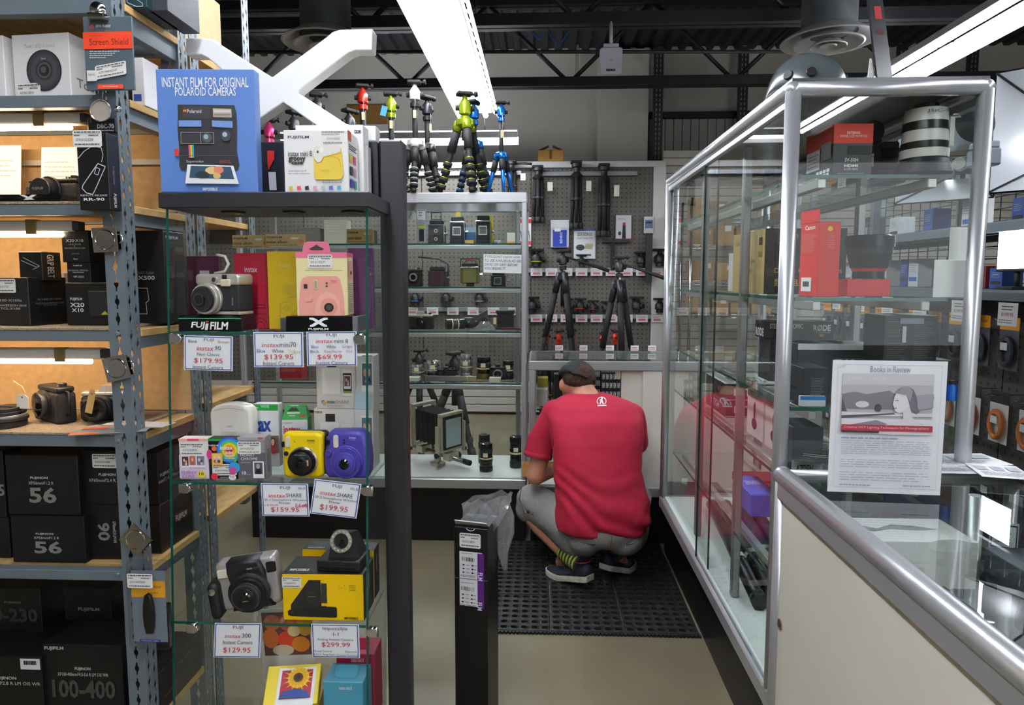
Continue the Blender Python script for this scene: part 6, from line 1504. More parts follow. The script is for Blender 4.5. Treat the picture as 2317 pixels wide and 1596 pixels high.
def rnd(f): f.e(.5, .3, .12, .1, 'b8b8b8'); f.e(.5, .3, .07, .06, '26262a'); f.e(.5, .72, .11, .09, 'b8b8b8'); f.e(.5, .72, .06, .05, '26262a')
boxcam(1018, 490, 1050, 548, zA, 'black box camera with a slatted silver window, on the top glass shelf', '1d1d20', True, sq)
boxcam(1077, 487, 1109, 548, zA, 'black box camera beside a yellow tab on the top glass shelf', '1d1d20', True, sq)
e = boxcam(969, 498, 1004, 548, zA, 'twin lens reflex style camera with an open square finder', '2e2c2a', True, rnd)
p0 = at(974, 497, YS); wv = at(998, 497, YS).x - p0.x
m = MB()
for bb in ((-wv / 2, wv / 2, .02, .024, .0, .004), (-wv / 2, wv / 2, .02, .024, .036, .04), (-wv / 2, -wv / 2 + .004, .02, .024, .004, .036), (wv / 2 - .004, wv / 2, .02, .024, .004, .036)): m.box(*bb)
o = m.build('open_finder', M('3a3a3c', .3, .6), e); o.location.z = at(980, 497, YS).z - zA
boxcam(969, 604, 1008, 648, zB, 'black magazine camera with a dark red back on the second shelf', '1c1b1c', False, lambda f: f.r(.1, .05, .9, .98, '3c1f28'))
e = boxcam(1042, 596, 1083, 636, zB + .018, 'chrome rimmed camera with an olive screen and red strap', '56552a', True, lambda f: f.r(.15, .1, .85, .95, '6f6e34'))
m = MB(); m.box(-.02, .02, .02, .06, -.0178, -.0003); m.build('foot', BLACK, e); m = MB(); m.tube([(-.05, .03, .06), (-.05, .03, .13), (.05, .03, .13), (.05, .03, .06)], .003, 6); m.build('carry_handle', BLACK, e); m = MB(); m.tube([(-.046, .025, .07), (-.02, .025, .122), (.03, .025, .12), (.046, .025, .07)], .004, 6); m.build('strap', M('a82a30', .6), e)
boxcam(1111, 618, 1144, 648, zB, 'film magazine with a rounded square plate under the handwritten note', '1b1b1d', True, lambda f: (f.r(.2, .15, .7, .8, 'a8a8aa'), f.r(.24, .2, .66, .75, '3a3a3e')))
old_camera('box_camera', 'wide black camera with a lens plate next to the dark upright', (at(928, 648, YS).x, YS, zB), .115, .10, .07, 0, None, M('2a2a2c', .4), (.02, .05, [(.028, .012, BLACK), (.022, .008, LS)], .014), hump=False)
m = MB(); m.tube([at(953, 580, 3.58), at(985, 590, 3.56), at(1012, 600, 3.55), at(1032, 612, 3.55)], .006, 8); m.tube([at(1000, 604, 3.55), at(995, 596, 3.55), at(1014, 590, 3.55)], .005, 8)
e = MB().box(-.012, .012, -.012, .012, 0, .004).build('flash_bracket', M('6a6c70', .3, .8)); e.location = (at(962, 648, 3.58).x + .11, 3.69, zB); tag(e, 'bent grey metal flash bracket behind the red backed camera', 'bracket')
m2 = MB(); m2.tube([(0, 0, .004), (0, 0, .12), (-.05, -.02, .15), (-.16, -.03, .16)], .005, 8); m2.build('arm', M('6a6c70', .3, .8), e)
# silver topped reflex, lenses and bits
e = old_camera('film_camera', 'silver topped film reflex camera on the third shelf', (at(951, 745, YS).x, YS, zC), .135, .085, .05, .0, None, M('cfc6b4', .3, .5), (.0, .038, [(.032, .02, LB), (.03, .02, LB)], .022))
def lying_lens(px, py, Y, z, label, r_=.028, ln=.1, rz=.4):
    e = empty('lens', (at(px, py, Y).x, Y, z), rz, label, 'lens'); m = MB(); m.mat(LB); m.lathe([(r_, 0), (r_, ln * .4)], (-ln / 2, 0, r_), (1, 0, 0), 18); m.mat(M('3a3a3e', .4)); m.lathe([(r_ * .9, ln * .4), (r_ * .9, ln * .7)], (-ln / 2, 0, r_), (1, 0, 0), 18); m.mat(LB); m.lathe([(r_ * .98, ln * .7), (r_ * .98, ln)], (-ln / 2, 0, r_), (1, 0, 0), 18); soft(m.build('barrel', None, e))
    for q in (.3, .62): m = MB(); m.lathe([(r_ * 1.04, ln * q - .003), (r_ * 1.06, ln * q), (r_ * 1.04, ln * q + .003)], (-ln / 2, 0, r_), (1, 0, 0), 18, cap=False); m.build('band', STRING, e)
lying_lens(1030, 735, YS, zC, 'black lens lying with two buff rubber bands')
e = empty('leather_pouch', (at(1062, 738, 3.64).x, 3.62, zC), 0, 'dark navy leather pouch behind the banded lens', 'pouch'); m = MB(); m.ball((0, 0, .032), 1, 16, 10, (.05, .03, .032)); m.build('shell', M('1a1b26', .35), e); m = MB(); m.tube([(-.045, 0, .03), (0, -.03, .036), (.045, 0, .03)], .002, 6); m.build('zip', LS, e)
e = empty('bellows', (at(1143, 733, YS).x, YS, zC), 0, 'black accordion bellows with a buff tag on the third shelf', 'bellows'); m = MB()
for i in range(9): m.box(-.045 + (.004 if i % 2 else 0), .045 - (.004 if i % 2 else 0), 0, .08, .012 + i * .0085, .012 + (i + 1) * .0085 - .0003)
m.build('folds', M('111113', .7), e)
for z in (0, .09): m = MB(); m.box(-.05, .05, -.004, .084, z, z + .0115, .002); m.build('end_frame', M('26262a', .4), e)
m = MB(); m.box(-.062, -.046, -.012, -.011, .03, .065); m.build('price_tag', M('e3cfa4', .8), e)
e = empty('prism_finder', (at(1093, 735, 3.62).x, 3.64, zC), .1, 'tall dark prism finder in front of the bellows', 'viewfinder'); m = MB(); m.ring_loft([[(-.03, 0, 0), (.03, 0, 0), (.03, .05, 0), (-.03, .05, 0)], [(-.035, .0, .07), (.02, .0, .1), (.02, .05, .1), (-.035, .05, .07)]]); m.build('shell', M('2b2c33', .4), e); m = MB(); m.box(-.015, .01, -.003, .0, .04, .06); m.build('eyepiece', LENSG, e)
m = MB(); random.seed(3); rg = [[V((.06 * (1 - .16 * i) * math.cos(a) * random.uniform(.8, 1.15), .05 * (1 - .16 * i) * math.sin(a) * random.uniform(.8, 1.15), .001 + .011 * i)) for a in [2 * PI * k / 14 for k in range(14)]] for i in range(5)]; m.ring_loft(rg); o = m.build('plastic_bag', BAGFILM); o.location = (at(1098, 745, YS).x, 3.53, zC); tag(o, 'crumpled clear plastic bag lying on the third glass shelf', 'bag')
m = MB(); m.tube([(-.05, 0, .006), (-.02, -.01, .01), (.01, .005, .008), (.05, -.01, .006), (.07, 0, .008)], .006, 6); o = m.build('strap_roll', M('6a2038', .6)); o.location = (at(1158, 745, YS).x, 3.54, zC); tag(o, 'maroon strap with a white end lying by the frame post', 'strap')
for px, py, r_, h_, lb, cs in ((945, 845, .034, .075, 'short silver lens with string bands on the fourth shelf', [LS, M('8a8a88', .3, .6), LS, LS]), (982, 845, .038, .10, 'chrome domed finder with a hanging buff tag', [LB, LS, M('d0d2d4', .1, .9)]), (1055, 845, .034, .135, 'tall silver barrel lens on the fourth shelf', [LS, M('9a9c9e', .3, .7), LS, LS]), (1095, 850, .040, .12, 'olive banded black lens on the fourth shelf', [M('4a4520', .4), LB, M('2c2c30', .3), LB]), (1150, 852, .030, .10, 'slim black lens by the case end on the fourth shelf', [LB, M('303034', .3), LB])):
    small_lens(px, py, 3.60, r_, h_, zD, lb, cs)
old_camera('film_camera', 'black compact camera with a white lens rim on the fourth shelf', (at(1012, 850, 3.57).x, 3.55, zD), .10, .06, .04, .3, None, M('1d1d20', .4), (0, .03, [(.02, .02, LB)], .014))
old_camera('film_camera', 'dark camera with a large round self timer dial on the fourth shelf', (at(1127, 850, 3.57).x, 3.545, zD), .09, .075, .05, 0, None, M('1d1d20', .4), (0, .034, [(.026, .012, LS), (.02, .012, LB)], .014))
o = Box('metal_bar', 'polished aluminium bar with a looped string on the fourth shelf', 'bar', (at(1022, 866, 3.50).x, 3.475, zD), .27, .03, .03, M('c8c9ca', .15, .9)); m = MB(); m.tube([(.09, -.003, .0), (.085, -.004, .02), (.09, -.002, .032), (.1, .02, .032)], .0016, 6); m.build('string', STRING, o.o); o.done()
o = Box('booklet', 'white booklets lying at the end of the aluminium bar', 'booklet', (at(1103, 866, 3.50).x + .04, 3.48, zD), .06, .05, .022, M('d9d4c4', .6)); o.face('F').lines(0, .2, 1, .9, 3, 'a8a090', .2, 0); o.done()
o = Box('booklet', 'pale green booklet under the silver lens on the fourth shelf', 'booklet', (at(930, 866, 3.50).x, 3.48, zD), .09, .06, .02, M('bfc4ae', .6)); o.done()
# deck: stacked lenses and the monorail camera
small_lens(1100, 1078, 3.52, .036, .15, zE, 'stack of two black zoom lenses with white tags on the white deck', [LB, M('222226', .3), LB, LB, M('222226', .3), LB])
small_lens(1096, 1050, 3.68, .034, .16, zE, 'black zoom lens standing behind the stacked pair', [LB, LB, M('222226', .3), LB])
small_lens(1168, 1062, 3.60, .036, .17, zE, 'tall black zoom lens with string bands beside the frame post', [M('33343a', .3), LB, LB, M('222226', .3), LB])
CM = M('b9b198', .35, .3)
vc = empty('view_camera', (at(1003, 1060, 3.60).x, 3.60, zE), 0, 'grey monorail view camera with black bellows on the white deck', 'camera')
vo = V((at(1003, 1060, 3.60).x, 3.60, zE))
ra, rb_ = V((-.20, .15, .075)), V((.15, -.09, .045)); dr = (rb_ - ra).normalized(); sd = V((-dr.y, dr.x, 0)).normalized()
m = MB(); m.tube([ra, rb_], .013, 14); m.build('rail', M('8d8c86', .25, .7), vc)
m = MB(); m.tube([rb_ - dr * .03, rb_ + dr * .012], .015, 12); m.build('rail_cap', BLACK, vc)
m = MB(); m.lathe([(.042, 0), (.042, .012), (.02, .02), (.018, .05)], (-.035, .03, 0), n=20); soft(m.build('pedestal', CM, vc))
def standard(t_, hh, glass):
    c = ra.lerp(rb_, t_); R3 = Matrix((sd, dr, V((0, 0, 1)))).transposed()
    def bx(nm, par, x0, x1, y0, y1, z0, z1, mt, ch=.002): m = MB(); m.T = Matrix.Translation(c) @ R3.to_4x4(); m.box(x0, x1, y0, y1, z0, z1, ch); return m.build(nm, mt, par)
    s_ = bx('standard_block', vc, -.04, .04, -.025, .025, -.012, .028, CM)
    for x in (-.105, .105): bx('upright', s_, x - .007, x + .007, -.012, .012, .02, hh * .75, CM); m = MB(); m.T = Matrix.Translation(c) @ R3.to_4x4(); m.lathe([(.014, 0), (.014, .014)], (x, 0, .03), (math.copysign(1, x), 0, 0), 12); m.build('lock_knob', BLACK, s_)
    for bb in ((-.09, .09, -.014, .014, .04, .056), (-.09, .09, -.014, .014, hh - .016, hh), (-.09, -.074, -.014, .014, .0565, hh - .0165), (.074, .09, -.014, .014, .0565, hh - .0165)): bx('frame_bar', s_, *bb, CM)
    if glass: bx('ground_glass_frame', s_, -.074, .074, .012, .02, .056, hh - .016, BLACK); bx('ground_glass', s_, -.06, .06, .0205, .022, .068, hh - .03, M('9fb0b0', .25))
    m = MB(); m.T = Matrix.Translation(c) @ R3.to_4x4(); m.lathe([(.02, 0), (.02, .02)], (.045, 0, 0), (1, 0, 0), 14); m.build('focus_knob', BLACK, s_)
    return c, R3
c1, R3 = standard(.22, .27, False); c2, _ = standard(.70, .25, True)
m = MB(); n = 15; rg = []
for i in range(n):
    t_ = i / (n - 1); c = c1.lerp(c2, t_); k = .072 if i % 2 else .066; rg.append([c + R3 @ V((x * k, 0, .155 + z * k * 1.25)) for x, z in ((-1, -1), (1, -1), (1, 1), (-1, 1))])
m.ring_loft(rg); m.build('bellows', M('141416', .8), vc)
# note taped on the door, packs hanging, leaflets
tl, tr, bl = at(1094, 575, 3.372), at(1180, 577, 3.372), at(1094, 617, 3.372)
o = empty('handwritten_note', tl, 0, 'white handwritten note about the cameras taped to the glass door', 'note'); U, D = tr - tl, bl - tl
m = MB(); m.add([V(), U, U + D, D, V((0, .0006, 0)), U + V((0, .0006, 0)), U + D + V((0, .0006, 0)), D + V((0, .0006, 0))], [(0, 1, 2, 3), (4, 5, 6, 7), (0, 1, 5, 4), (1, 2, 6, 5), (2, 3, 7, 6), (3, 0, 4, 7)]); m.build('paper', M('e9ecec', .6), o)
f = Face(V(), U, D, o); f.N = V((0, -1, 0))
for i, t_ in enumerate(("IF YOU DON'T KNOW HOW", 'TO USE A HASSELBLAD SEE', 'DAVID OR GARY BEFORE', 'YOU BREAK IT')): f.t(t_, .03, .06 + i * .21, (.97, .99, .9, .58)[i], .2 + i * .21, '3a3a44', 0, .1)
f.done('handwriting'); m = MB(); m.box(.0, .02, -.0012, -.0006, -.006, .014); m.build('tape', PLASTIC, o)
def hang_card(px0, py0, px1, py1, Y, label, col, marks=None, name='hang_pack', cat='package', d=.012):
    b = boxpx(name, label, cat, px0, py0, px1, py1, Y, d, M(col, .45)); f = b.face('F')
    if marks: marks(f)
    b.done(); return b
hang_card(921, 477, 938, 497, 3.80, 'small white swing card hanging in the top of the glass case', 'e8e8e4', lambda f: f.line([(.3, .7), (.7, .2)], .002, '333333'), d=.002)
def zz(f): f.r(.1, .05, .9, .32, 'e8e8e8'); f.t('ZZ', .2, .08, .6, .2, '333333'); f.poly([(.15, .5), (.9, .5), (.9, .58), (.15, .56)], 'b8c830'); f.r(.25, .6, .75, .96, '232529')
hang_card(943, 474, 965, 549, 3.70, 'slim grey blister pack standing at the end of the top shelf', 'a8acb0', zz)
hang_card(1053, 492, 1076, 532, 3.62, 'blue tour leaflet standing between the box cameras', '3a6aa0', lambda f: (f.r(0, 0, 1, .28, 'a8c4dc'), f.r(0, .7, 1, 1, '7a6a4a')), 'leaflet', 'leaflet', .002).o.location.z = zA
b = Box('wooden_block', 'small pale wooden block between the two box cameras', 'block', (at(1063, 548, YS).x, 3.53, zA), .045, .03, .02, M('c9a568', .7)); b.done()
hang_card(1147, 521, 1165, 548, 3.60, 'small white and yellow box at the end of the top shelf', 'e4e2da', lambda f: f.r(0, .75, 1, 1, 'd8a020'), 'film_carton', 'box', .03).o.location.z = zA
for a_, lb in ((1037, 'upright yellow paper tab behind a box camera'), (1111, 'upright yellow paper tab at the corner of the second box camera')): hang_card(a_ - 5, 473 + (a_ > 1100) * 9, a_ + 5, 548, 3.63 + (a_ > 1100) * .04, lb, 'e0cf2a', None, 'paper_tab', 'tab', .001).o.location.z = zA
o = empty('metal_ring', (at(1128, 548, YS).x, 3.52, zA), 0, 'flat silver adapter ring on the top glass shelf', 'ring'); m = MB(); m.lathe([(.024, 0), (.026, .002), (.026, .014), (.022, .015), (.02, .012)], n=20); soft(m.build('band', LS, o)); m = MB(); m.lathe([(.019, .006), (0, .0062)], n=16, cap=False); m.build('inner_disc', BLACK, o)
# things that only show through the tower
for k, (px, z, h_, c_, lb) in enumerate(((700, zA, .09, '7d7a70', 'grey kit box'), (760, zA, .13, 'c9c4b0', 'cream filter carton'), (820, zA, .08, '26262a', 'black viewfinder box'), (600, zB, .10, '8a2a2a', 'dull red lens case'), (650, zD, .07, 'a01f28', 'red accessory box'), (770, zD, .06, 'b8b8b4', 'silver light meter box'), (700, zC, .08, '32343a', 'charcoal lens pouch box'))):
    b = Box('accessory_box', lb + ' in the glass case, seen through the tower', 'box', (at(px, 600, YS).x, YS, z), .12, .09, h_, M(c_, .5)); b.face('F').lines(.1, .2, .8, .5, 3, 'd8d8d0' if k % 2 else '9a968a', .3); b.done()
# ================================================================ pegboard wall
YP = PB - .03
def rail(py, px0, px1, label, tags=True, n=9):
    a, b_ = at(px0, py, YP), at(px1, py, YP); e = empty('display_rail', a, 0, label, 'rail'); w_ = b_.x - a.x
    m = MB(); m.box(0, w_, -.02, .025, -.022, .022, .003); m.build('bar', M('8f9398', .4, .5), e)
    for i in range(n if tags else 0):
        x = w_ * (i + .6) / n - .05; m = MB(); m.box(x, x + .115, -.0235, -.0215, -.055, .02); t_ = m.build('price_label', M('e6e2e4', .6), e)
        f = Face((x, -.0235, .02), (.115, 0, 0), (0, 0, -.075), t_); f.N = V((0, -1, 0)); f.lines(.1, .15, .9, .45, 2, 'a08a90', .4); f.r(.2, .55, .8, .8, 'c86a70'); f.done('lettering')
    return e
rail(394, 1228, 1442, 'white display bar holding the folded tripods on the pegboard', False)
rail(394, 900, 1180, 'white display bar behind the travel tripods on the pegboard', False)
rail(612, 1192, 1498, 'upper label rail for tripod heads on the pegboard'); rail(716, 1192, 1498, 'lower label rail for ball heads on the pegboard')
rail(700, 905, 1180, 'label rail on the pegboard behind the glass case', True, 6)
def folded(px, py0, py1, label, r_=.02, pan=True, k=1.0):
    zt, zb = at(px, py0, YP).z, at(px, py1, YP).z; e = empty('folded_tripod', (at(px, py0, YP).x, YP - .085, zb), 0, label, 'tripod', 'folded tripods hanging on the pegboard'); H = zt - zb
    for i, (dx, dy) in enumerate(((-.036, 0), (0, -.026), (.036, 0))):
        m = MB(); m.tube([(dx * 1.2, dy, .02), (dx, dy, H * .4), (dx * .8, dy, H * .78)], [r_ * .8, r_, r_ * 1.1], 8); lg = m.build('leg', RUB, e)
        m = MB(); m.tube([(dx * 1.2, dy, .0), (dx * 1.18, dy, .06)], r_ * 1.25, 8); m.build('foot', M('2b2b2e', .7), lg); m = MB(); m.tube([(dx, dy, H * .42), (dx, dy, H * .46)], r_ * 1.4, 8); m.build('leg_lock', M('3a3a3e', .5), lg)
    m = MB(); m.lathe([(.05, H * .76), (.06, H * .79), (.03, H * .84), (.03, H * .9), (.05, H * .91), (.05, H * .96)], n=12); soft(m.build('head', M('222226', .5), e))
    m = MB(); m.box(-.06, .05, -.04, .04, H * .96, H, .006); m.build('plate', M('1b1b1e', .5), e)
    if pan: m = MB(); m.tube([(.02, 0, H * .93), (.12, -.03, H * .92), (.2, -.04, H * .9)], .012, 8); m.build('pan_handle', RUB, e)
    m = MB(); m.box(.09, .14, -.05, -.048, H * .55, H * .7); m.build('price_tag', M('ded8c8', .8), e)
folded(1218, 378, 507, 'short folded tripod hanging at the panel joint of the pegboard', k=.8, pan=False); folded(1304, 368, 520, 'long folded tripod with a knobbed head hanging from the bar', .02, False); folded(1366, 374, 538, 'thick folded tripod hanging beside the long one', .024, False)
folded(1158, 366, 470, 'folded tripod hanging behind the slim blue tripod', .015)
def mk_b(f): f.r(0, 0, 1, .28, 'e0e2e4'); f.r(.12, .36, .88, .98, '2440b0'); f.t('BENRO', .5, .45, .64, .85, 'd8dcf0', .02, 0, 90); f.r(.2, .3, .55, .42, 'f0f0f0')
hang_card(1246, 498, 1287, 560, YP - .03, 'royal blue pouch in a clear bag on the pegboard', 'c8ccd4', mk_b, d=.05)
def mk_l(f): f.r(0, 0, 1, .07, '3a5a9a'); f.t('$250 BONUS', .16, .12, .84, .25, '3a3a44', .01); f.t('Instant Savings Offer', .15, .28, .88, .35, '5a6a9a'); f.e(.3, .62, .2, .1, '2a3a34'); f.poly([(.55, .5), (.9, .5), (.85, .68), (.5, .66)], 'b0a878'); f.r(.1, .84, .8, .9, '5a5a60')
hang_card(1298, 518, 1347, 586, YP - .01, 'leaflet reading $250 BONUS hung on the pegboard', 'e8eaee', mk_l, 'leaflet', 'leaflet', .004)
def mk_r(f): f.poly([(.45, .3), (.62, .3), (.66, .9), (.4, .9)], '232326'); f.r(.47, .28, .62, .38, 'c83028'); f.r(0, .9, 1, 1, 'c83028'); f.e(.25, .7, .1, .08, '3a3a3e'); f.t('Manfrotto', .15, .12, .6, .17, 'a03030')
hang_card(1393, 487, 1428, 546, YP - .02, 'clear blister with a small red and black table tripod', 'd8d8da', mk_r, d=.03)
hang_card(1457, 490, 1479, 528, YP - .02, 'little blister pack with a strap plate near the white end trim', 'd0d4da', lambda f: (f.r(.1, .2, .9, .7, '6a7a9a'), f.r(.2, .3, .8, .42, '1e1e22')), d=.02)
def mk_w(f): f.r(0, .05, 1, .2, 'd83a40'); [f.line([(.2 + i * .3, .45), (.1 + i * .3, .8)], .006, '333338') for i in range(3)]; [f.line([(.2 + i * .3, .45), (.3 + i * .3, .8)], .006, '333338') for i in range(3)]; f.r(0, .82, 1, .95, 'd83a40')
hang_card(1172, 492, 1202, 558, YP - .02, 'white and red tripod kit card hanging past the case corner', 'eceaea', mk_w, d=.01)
e = hang_card(1364, 541, 1424, 549, YP - .05, 'black accessory crossbar clamped to the pegboard rail', '1d1d20', None, 'crossbar', 'bracket', .03); m = MB(); m.box(-.05, -.01, .005, .025, -.27, -.001); m.build('upright_bar', RUB, e.o)
e = hang_card(1460, 530, 1475, 640, YP - .11, 'long black strap hanging near the end trim', '141416', None, 'strap', 'strap', .03)
# ball heads on the two rails
hd0 = None
def ball_head(px, py, label, acc='red', s_=1.0):
    p = at(px, py, YP - .02); z = p.z + .024; e = empty('tripod_ballhead', (p.x, YP - .03, z), random.uniform(-.6, .6), label, 'tripod head', 'tripod heads on the label rails')
    m = MB(); m.lathe([(.035 * s_, 0), (.035 * s_, .03 * s_), (.045 * s_, .035 * s_), (.045 * s_, .08 * s_), (.03 * s_, .1 * s_), (.018 * s_, .11 * s_), (.018 * s_, .125 * s_)], n=14); soft(m.build('housing', M('1c1c1f', .45), e))
    m = MB(); m.lathe([(.0455 * s_, .035 * s_), (.0475 * s_, .037 * s_), (.0475 * s_, .044 * s_), (.0455 * s_, .046 * s_)], n=16); m.build('accent_ring', ANO[acc], e)
    m = MB(); m.box(-.06 * s_, .06 * s_, -.03 * s_, .03 * s_, .126 * s_, .145 * s_, .004); m.build('plate', RUB, e)
    m = MB(); m.lathe([(.012 * s_, 0), (.012 * s_, .05 * s_), (.022 * s_, .052 * s_), (.022 * s_, .075 * s_)], (0, 0, .06 * s_), (1, -.4, 0), 10); m.build('knob', RUB, e)
    return e
for px, ac, s_, lb in ((1283, 'red', 1, 'ball head with a red ring behind the legs of the video tripod'), (1313, 'red', 1.0, 'larger ball head with a red ring mid rail'), (1342, 'red', .85, 'ball head with a red dot near the second video tripod'), (1370, 'black', .8, 'small plain black ball head on the lower rail'), (1440, 'black', 1.1, 'black ball head by the hanging strap'), (1204, 'black', 1.1, 'black fluid head at the start of the lower rail'), (1492, 'black', 1, 'black ball head on the white end trim')): ball_head(px, 713, lb, ac, s_)
for px, ac, s_, lb in ((1213, 'lime', 1.2, 'black head with lime level at the start of the upper rail'), (1316, 'black', .8, 'low black head under the bonus leaflet'), (1450, 'black', 1.0, 'black gimbal head under the strap plate'), (1492, 'black', 1.2, 'tall black head at the end of the upper rail')): ball_head(px, 609, lb, ac, s_)
for px, ac, lb in ((940, 'blue', 'blue ringed head behind the glass case'), (1010, 'black', 'black head behind the glass case, beside the bellows'), (1085, 'silver', 'silver ringed head behind the glass case')): ball_head(px, 697, lb, ac, 1.1)
# tripods standing on the floor before the wall
def floortri(px, py, Y, acc, label, spread, k, rz, **kw): p = at(px, py, Y); return tripod((p.x, Y, .001), p.z, spread, acc, label, rz=rz, r0=k, group='tripods standing before the pegboard', **kw)
floortri(1274, 566, 6.15, 'black', 'tall video tripod with a long pan handle before the pegboard', .34, .021, .45, spider=.84, pan=True, locks=2, tagged=True)
floortri(1402, 580, 5.5, 'black', 'tall video tripod with a tag and grey grips before the pegboard', .30, .020, .1, spider=.84, pan=True, locks=2, tagged=True)
for i, (px, py, lb) in enumerate(((1236, 745, 'low red ringed tripod under the video tripod, by the panel joint'), (1264, 748, 'low red ringed tripod between the legs of the video tripod'), (1296, 747, 'low tripod with a grey tag before the pegboard'), (1362, 752, 'low red ringed tripod under the second video tripod'), (1392, 748, 'low tripod with red bands beside the second video tripod'))):
    floortri(px, py, 6.62 - .17 * (i % 2), 'red', lb, .06, .016, i * .5, spider=.7, locks=2)
floortri(948, 790, 5.3, 'black', 'black tripod standing behind the glass case', .32, .02, .2, spider=.75, locks=2); floortri(1028, 795, 4.6, 'black', 'black tripod with thin legs behind the view camera', .30, .022, .7, spider=.72, locks=2)
# kraft carton on the partition, access point, tall slotted posts, wall bits
e = empty('kraft_carton', (at(1246, 360, PB + .03).x, PB - .02, pz + .001), 0, 'small open kraft carton on top of the pegboard partition', 'carton'); w_ = .125
m = MB(); m.box(-w_, w_, 0, .12, 0, .11, .003); m.build('body', KR, e)
for s_ in (-1, 1): m = MB(); m.add([(s_ * w_, .0, .11), (s_ * w_, .12, .11), (s_ * .02, .12, .155), (s_ * .02, 0, .155), (s_ * w_, .0, .113), (s_ * w_, .12, .113), (s_ * .02, .12, .158), (s_ * .02, 0, .158)], [(0, 1, 2, 3), (4, 5, 6, 7), (0, 3, 7, 4), (1, 2, 6, 5), (2, 3, 7, 6)]); m.build('flap', KR, e)
m = MB(); m.box(-.012, .012, -.001, 0, .02, .11); m.build('tape', PLASTIC, e)
p = at(1383, 136, 4.62); e = empty('access_point', (p.x, 4.62, p.z), 0, 'white rounded wireless access point with three lamps under the joist', 'access point')
m = MB(); m.slab(rrect(-.075, .075, -.088, .086, .022), 0, .035, .01); m.build('shell', M('dcdcea', .45), e); m = MB(); m.box(-.05, .05, .005, .04, .087, .11, .004); m.build('mount', M('dcdcea', .5), e); m = MB(); m.tube([(0, .02, .105), (0, .05, 3.085 - p.z)], .012, 8); m.build('hanger', M('dcdcea', .5), e)
f = Face((-.075, 0, .086), (.15, 0, 0), (0, 0, -.174), e); f.N = V((0, -1, 0)); f.r(.28, .82, .68, .90, '17181c'); f.e(.35, .86, .03, .025, 'e03a30', 10); f.e(.48, .86, .03, .025, '7a9a40', 10); f.e(.61, .86, .03, .025, 'b0a030', 10); f.r(.43, .45, .54, .52, 'b8b8cc'); f.done('lamps')
for px, lb in ((1490, 'tall dark slotted post standing by the pilaster'), (1682, 'tall dark slotted post behind the helmet'), (2040, 'tall dark slotted post behind the black panel'), (2200, 'tall dark slotted post in the far corner')):
    p = at(px, 200, 7.35); e = empty('slotted_post', (p.x, 7.35, 0), 0, lb, 'post'); m = MB(); m.box(-.05, .05, 0, .05, 0.001, 3.8, .003); m.build('channel', M('2b3233', .5), e); m = MB(); z = 2.2
    while z < 3.7: m.box(.012, .022, -.0012, 0, z, z + .028); m.box(-.025, -.015, -.0012, 0, z, z + .028); z += .05
    o = m.build('slots', M('9a9a96', .6), e); o['kind'] = 'stuff'
b = boxpx('cork_board', 'brown fibre board leaning on the plaster back wall', 'board', 785, 236, 876, 281, 7.675, .02, M('8e6a30', .8, var=.1, scale=20)); b.face('F').line([(0, .02), (1, .02)], .01, '6a4c20'); b.done()
m = MB(); m.tube([at(1165, 30, 5.2), at(1180, 45, 5.1), at(1195, 60, 5.0), at(1208, 78, 4.9), at(1220, 88, 4.8)], .006, 6); tag(m.build('data_cable', M('2a62c8', .5)), 'blue data cable looping down to the joist', 'cable')
m = MB(); m.tube([at(1240, 66, 4.70), at(1262, 108, 4.62), at(1290, 66, 4.70)], .006, 6); tag(m.build('data_cable', M('2a62c8', .5)), 'blue data cable sagging under the joist', 'cable')

# ================================================================ floor: rubber mat, tall box with a bag
RBR = M('232425', .5, var=.1, scale=40)
def mat_mesh(sx, sy, nx, ny, th=.012):
    m = MB(); px, py = sx / nx, sy / ny
    for i in range(nx):
        for j in range(ny):
            cx, cy = (i + .5) * px, (j + .5) * py
            an = [PI / 8 + k * PI / 4 for k in range(8)]
            ho = [(cx + px * .34 * math.cos(a), cy + py * .30 * math.sin(a)) for a in an]
            ou = [(cx + px * .42 * math.cos(a), cy + py * .38 * math.sin(a)) for a in an]; sqv = []
            for a in an: k = 1 / max(abs(math.cos(a)), abs(math.sin(a))); sqv.append((cx + px / 2 * math.cos(a) * k, cy + py / 2 * math.sin(a) * k))
            for q, c in ((0, (1, 1)),): pass
            vs = [(x, y, th - .0015) for x, y in sqv] + [(x, y, th) for x, y in ou] + [(x, y, th) for x, y in ho] + [(x, y, .001) for x, y in ho] + [(cx + sx_ * px / 2, cy + sy_ * py / 2, th - .0015) for sx_, sy_ in ((1, 1), (-1, 1), (-1, -1), (1, -1))]
            fs = []
            for q in range(8):
                k = (q + 1) % 8; fs += [(q, k, 8 + k, 8 + q), (8 + q, 8 + k, 16 + k, 16 + q), (16 + q, 16 + k, 24 + k, 24 + q)]
            fs += [(0, 32, 1), (2, 33, 3), (4, 34, 5), (6, 35, 7)]
            m.add(vs, fs)
    m.box(0, sx, 0, .0015, .0012, th - .0016); m.box(0, .0015, 0, sy, .0012, th - .0016); m.box(sx - .0015, sx, 0, sy, .0012, th - .0016)
    return m
mt = empty('rubber_mat', (-.245, 2.515, .0006), 0, 'black perforated rubber floor mat of joined tiles under the squatting man', 'mat')
tile0 = mat_mesh(.284, .298, 7, 7).build('mat_tile', RBR, mt, fix=False)
for i in range(3):
    for j in range(3):
        o = tile0 if (i, j) == (0, 0) else tile0.copy()
        if (i, j) != (0, 0): COL.objects.link(o); o.parent = mt
        o.location = (i * .289, j * .303, 0)
m = MB(); prof = []
for i in range(58): prof += [(i * .015, -.004), (i * .015 + .004, -.014), (i * .015 + .011, -.014)]
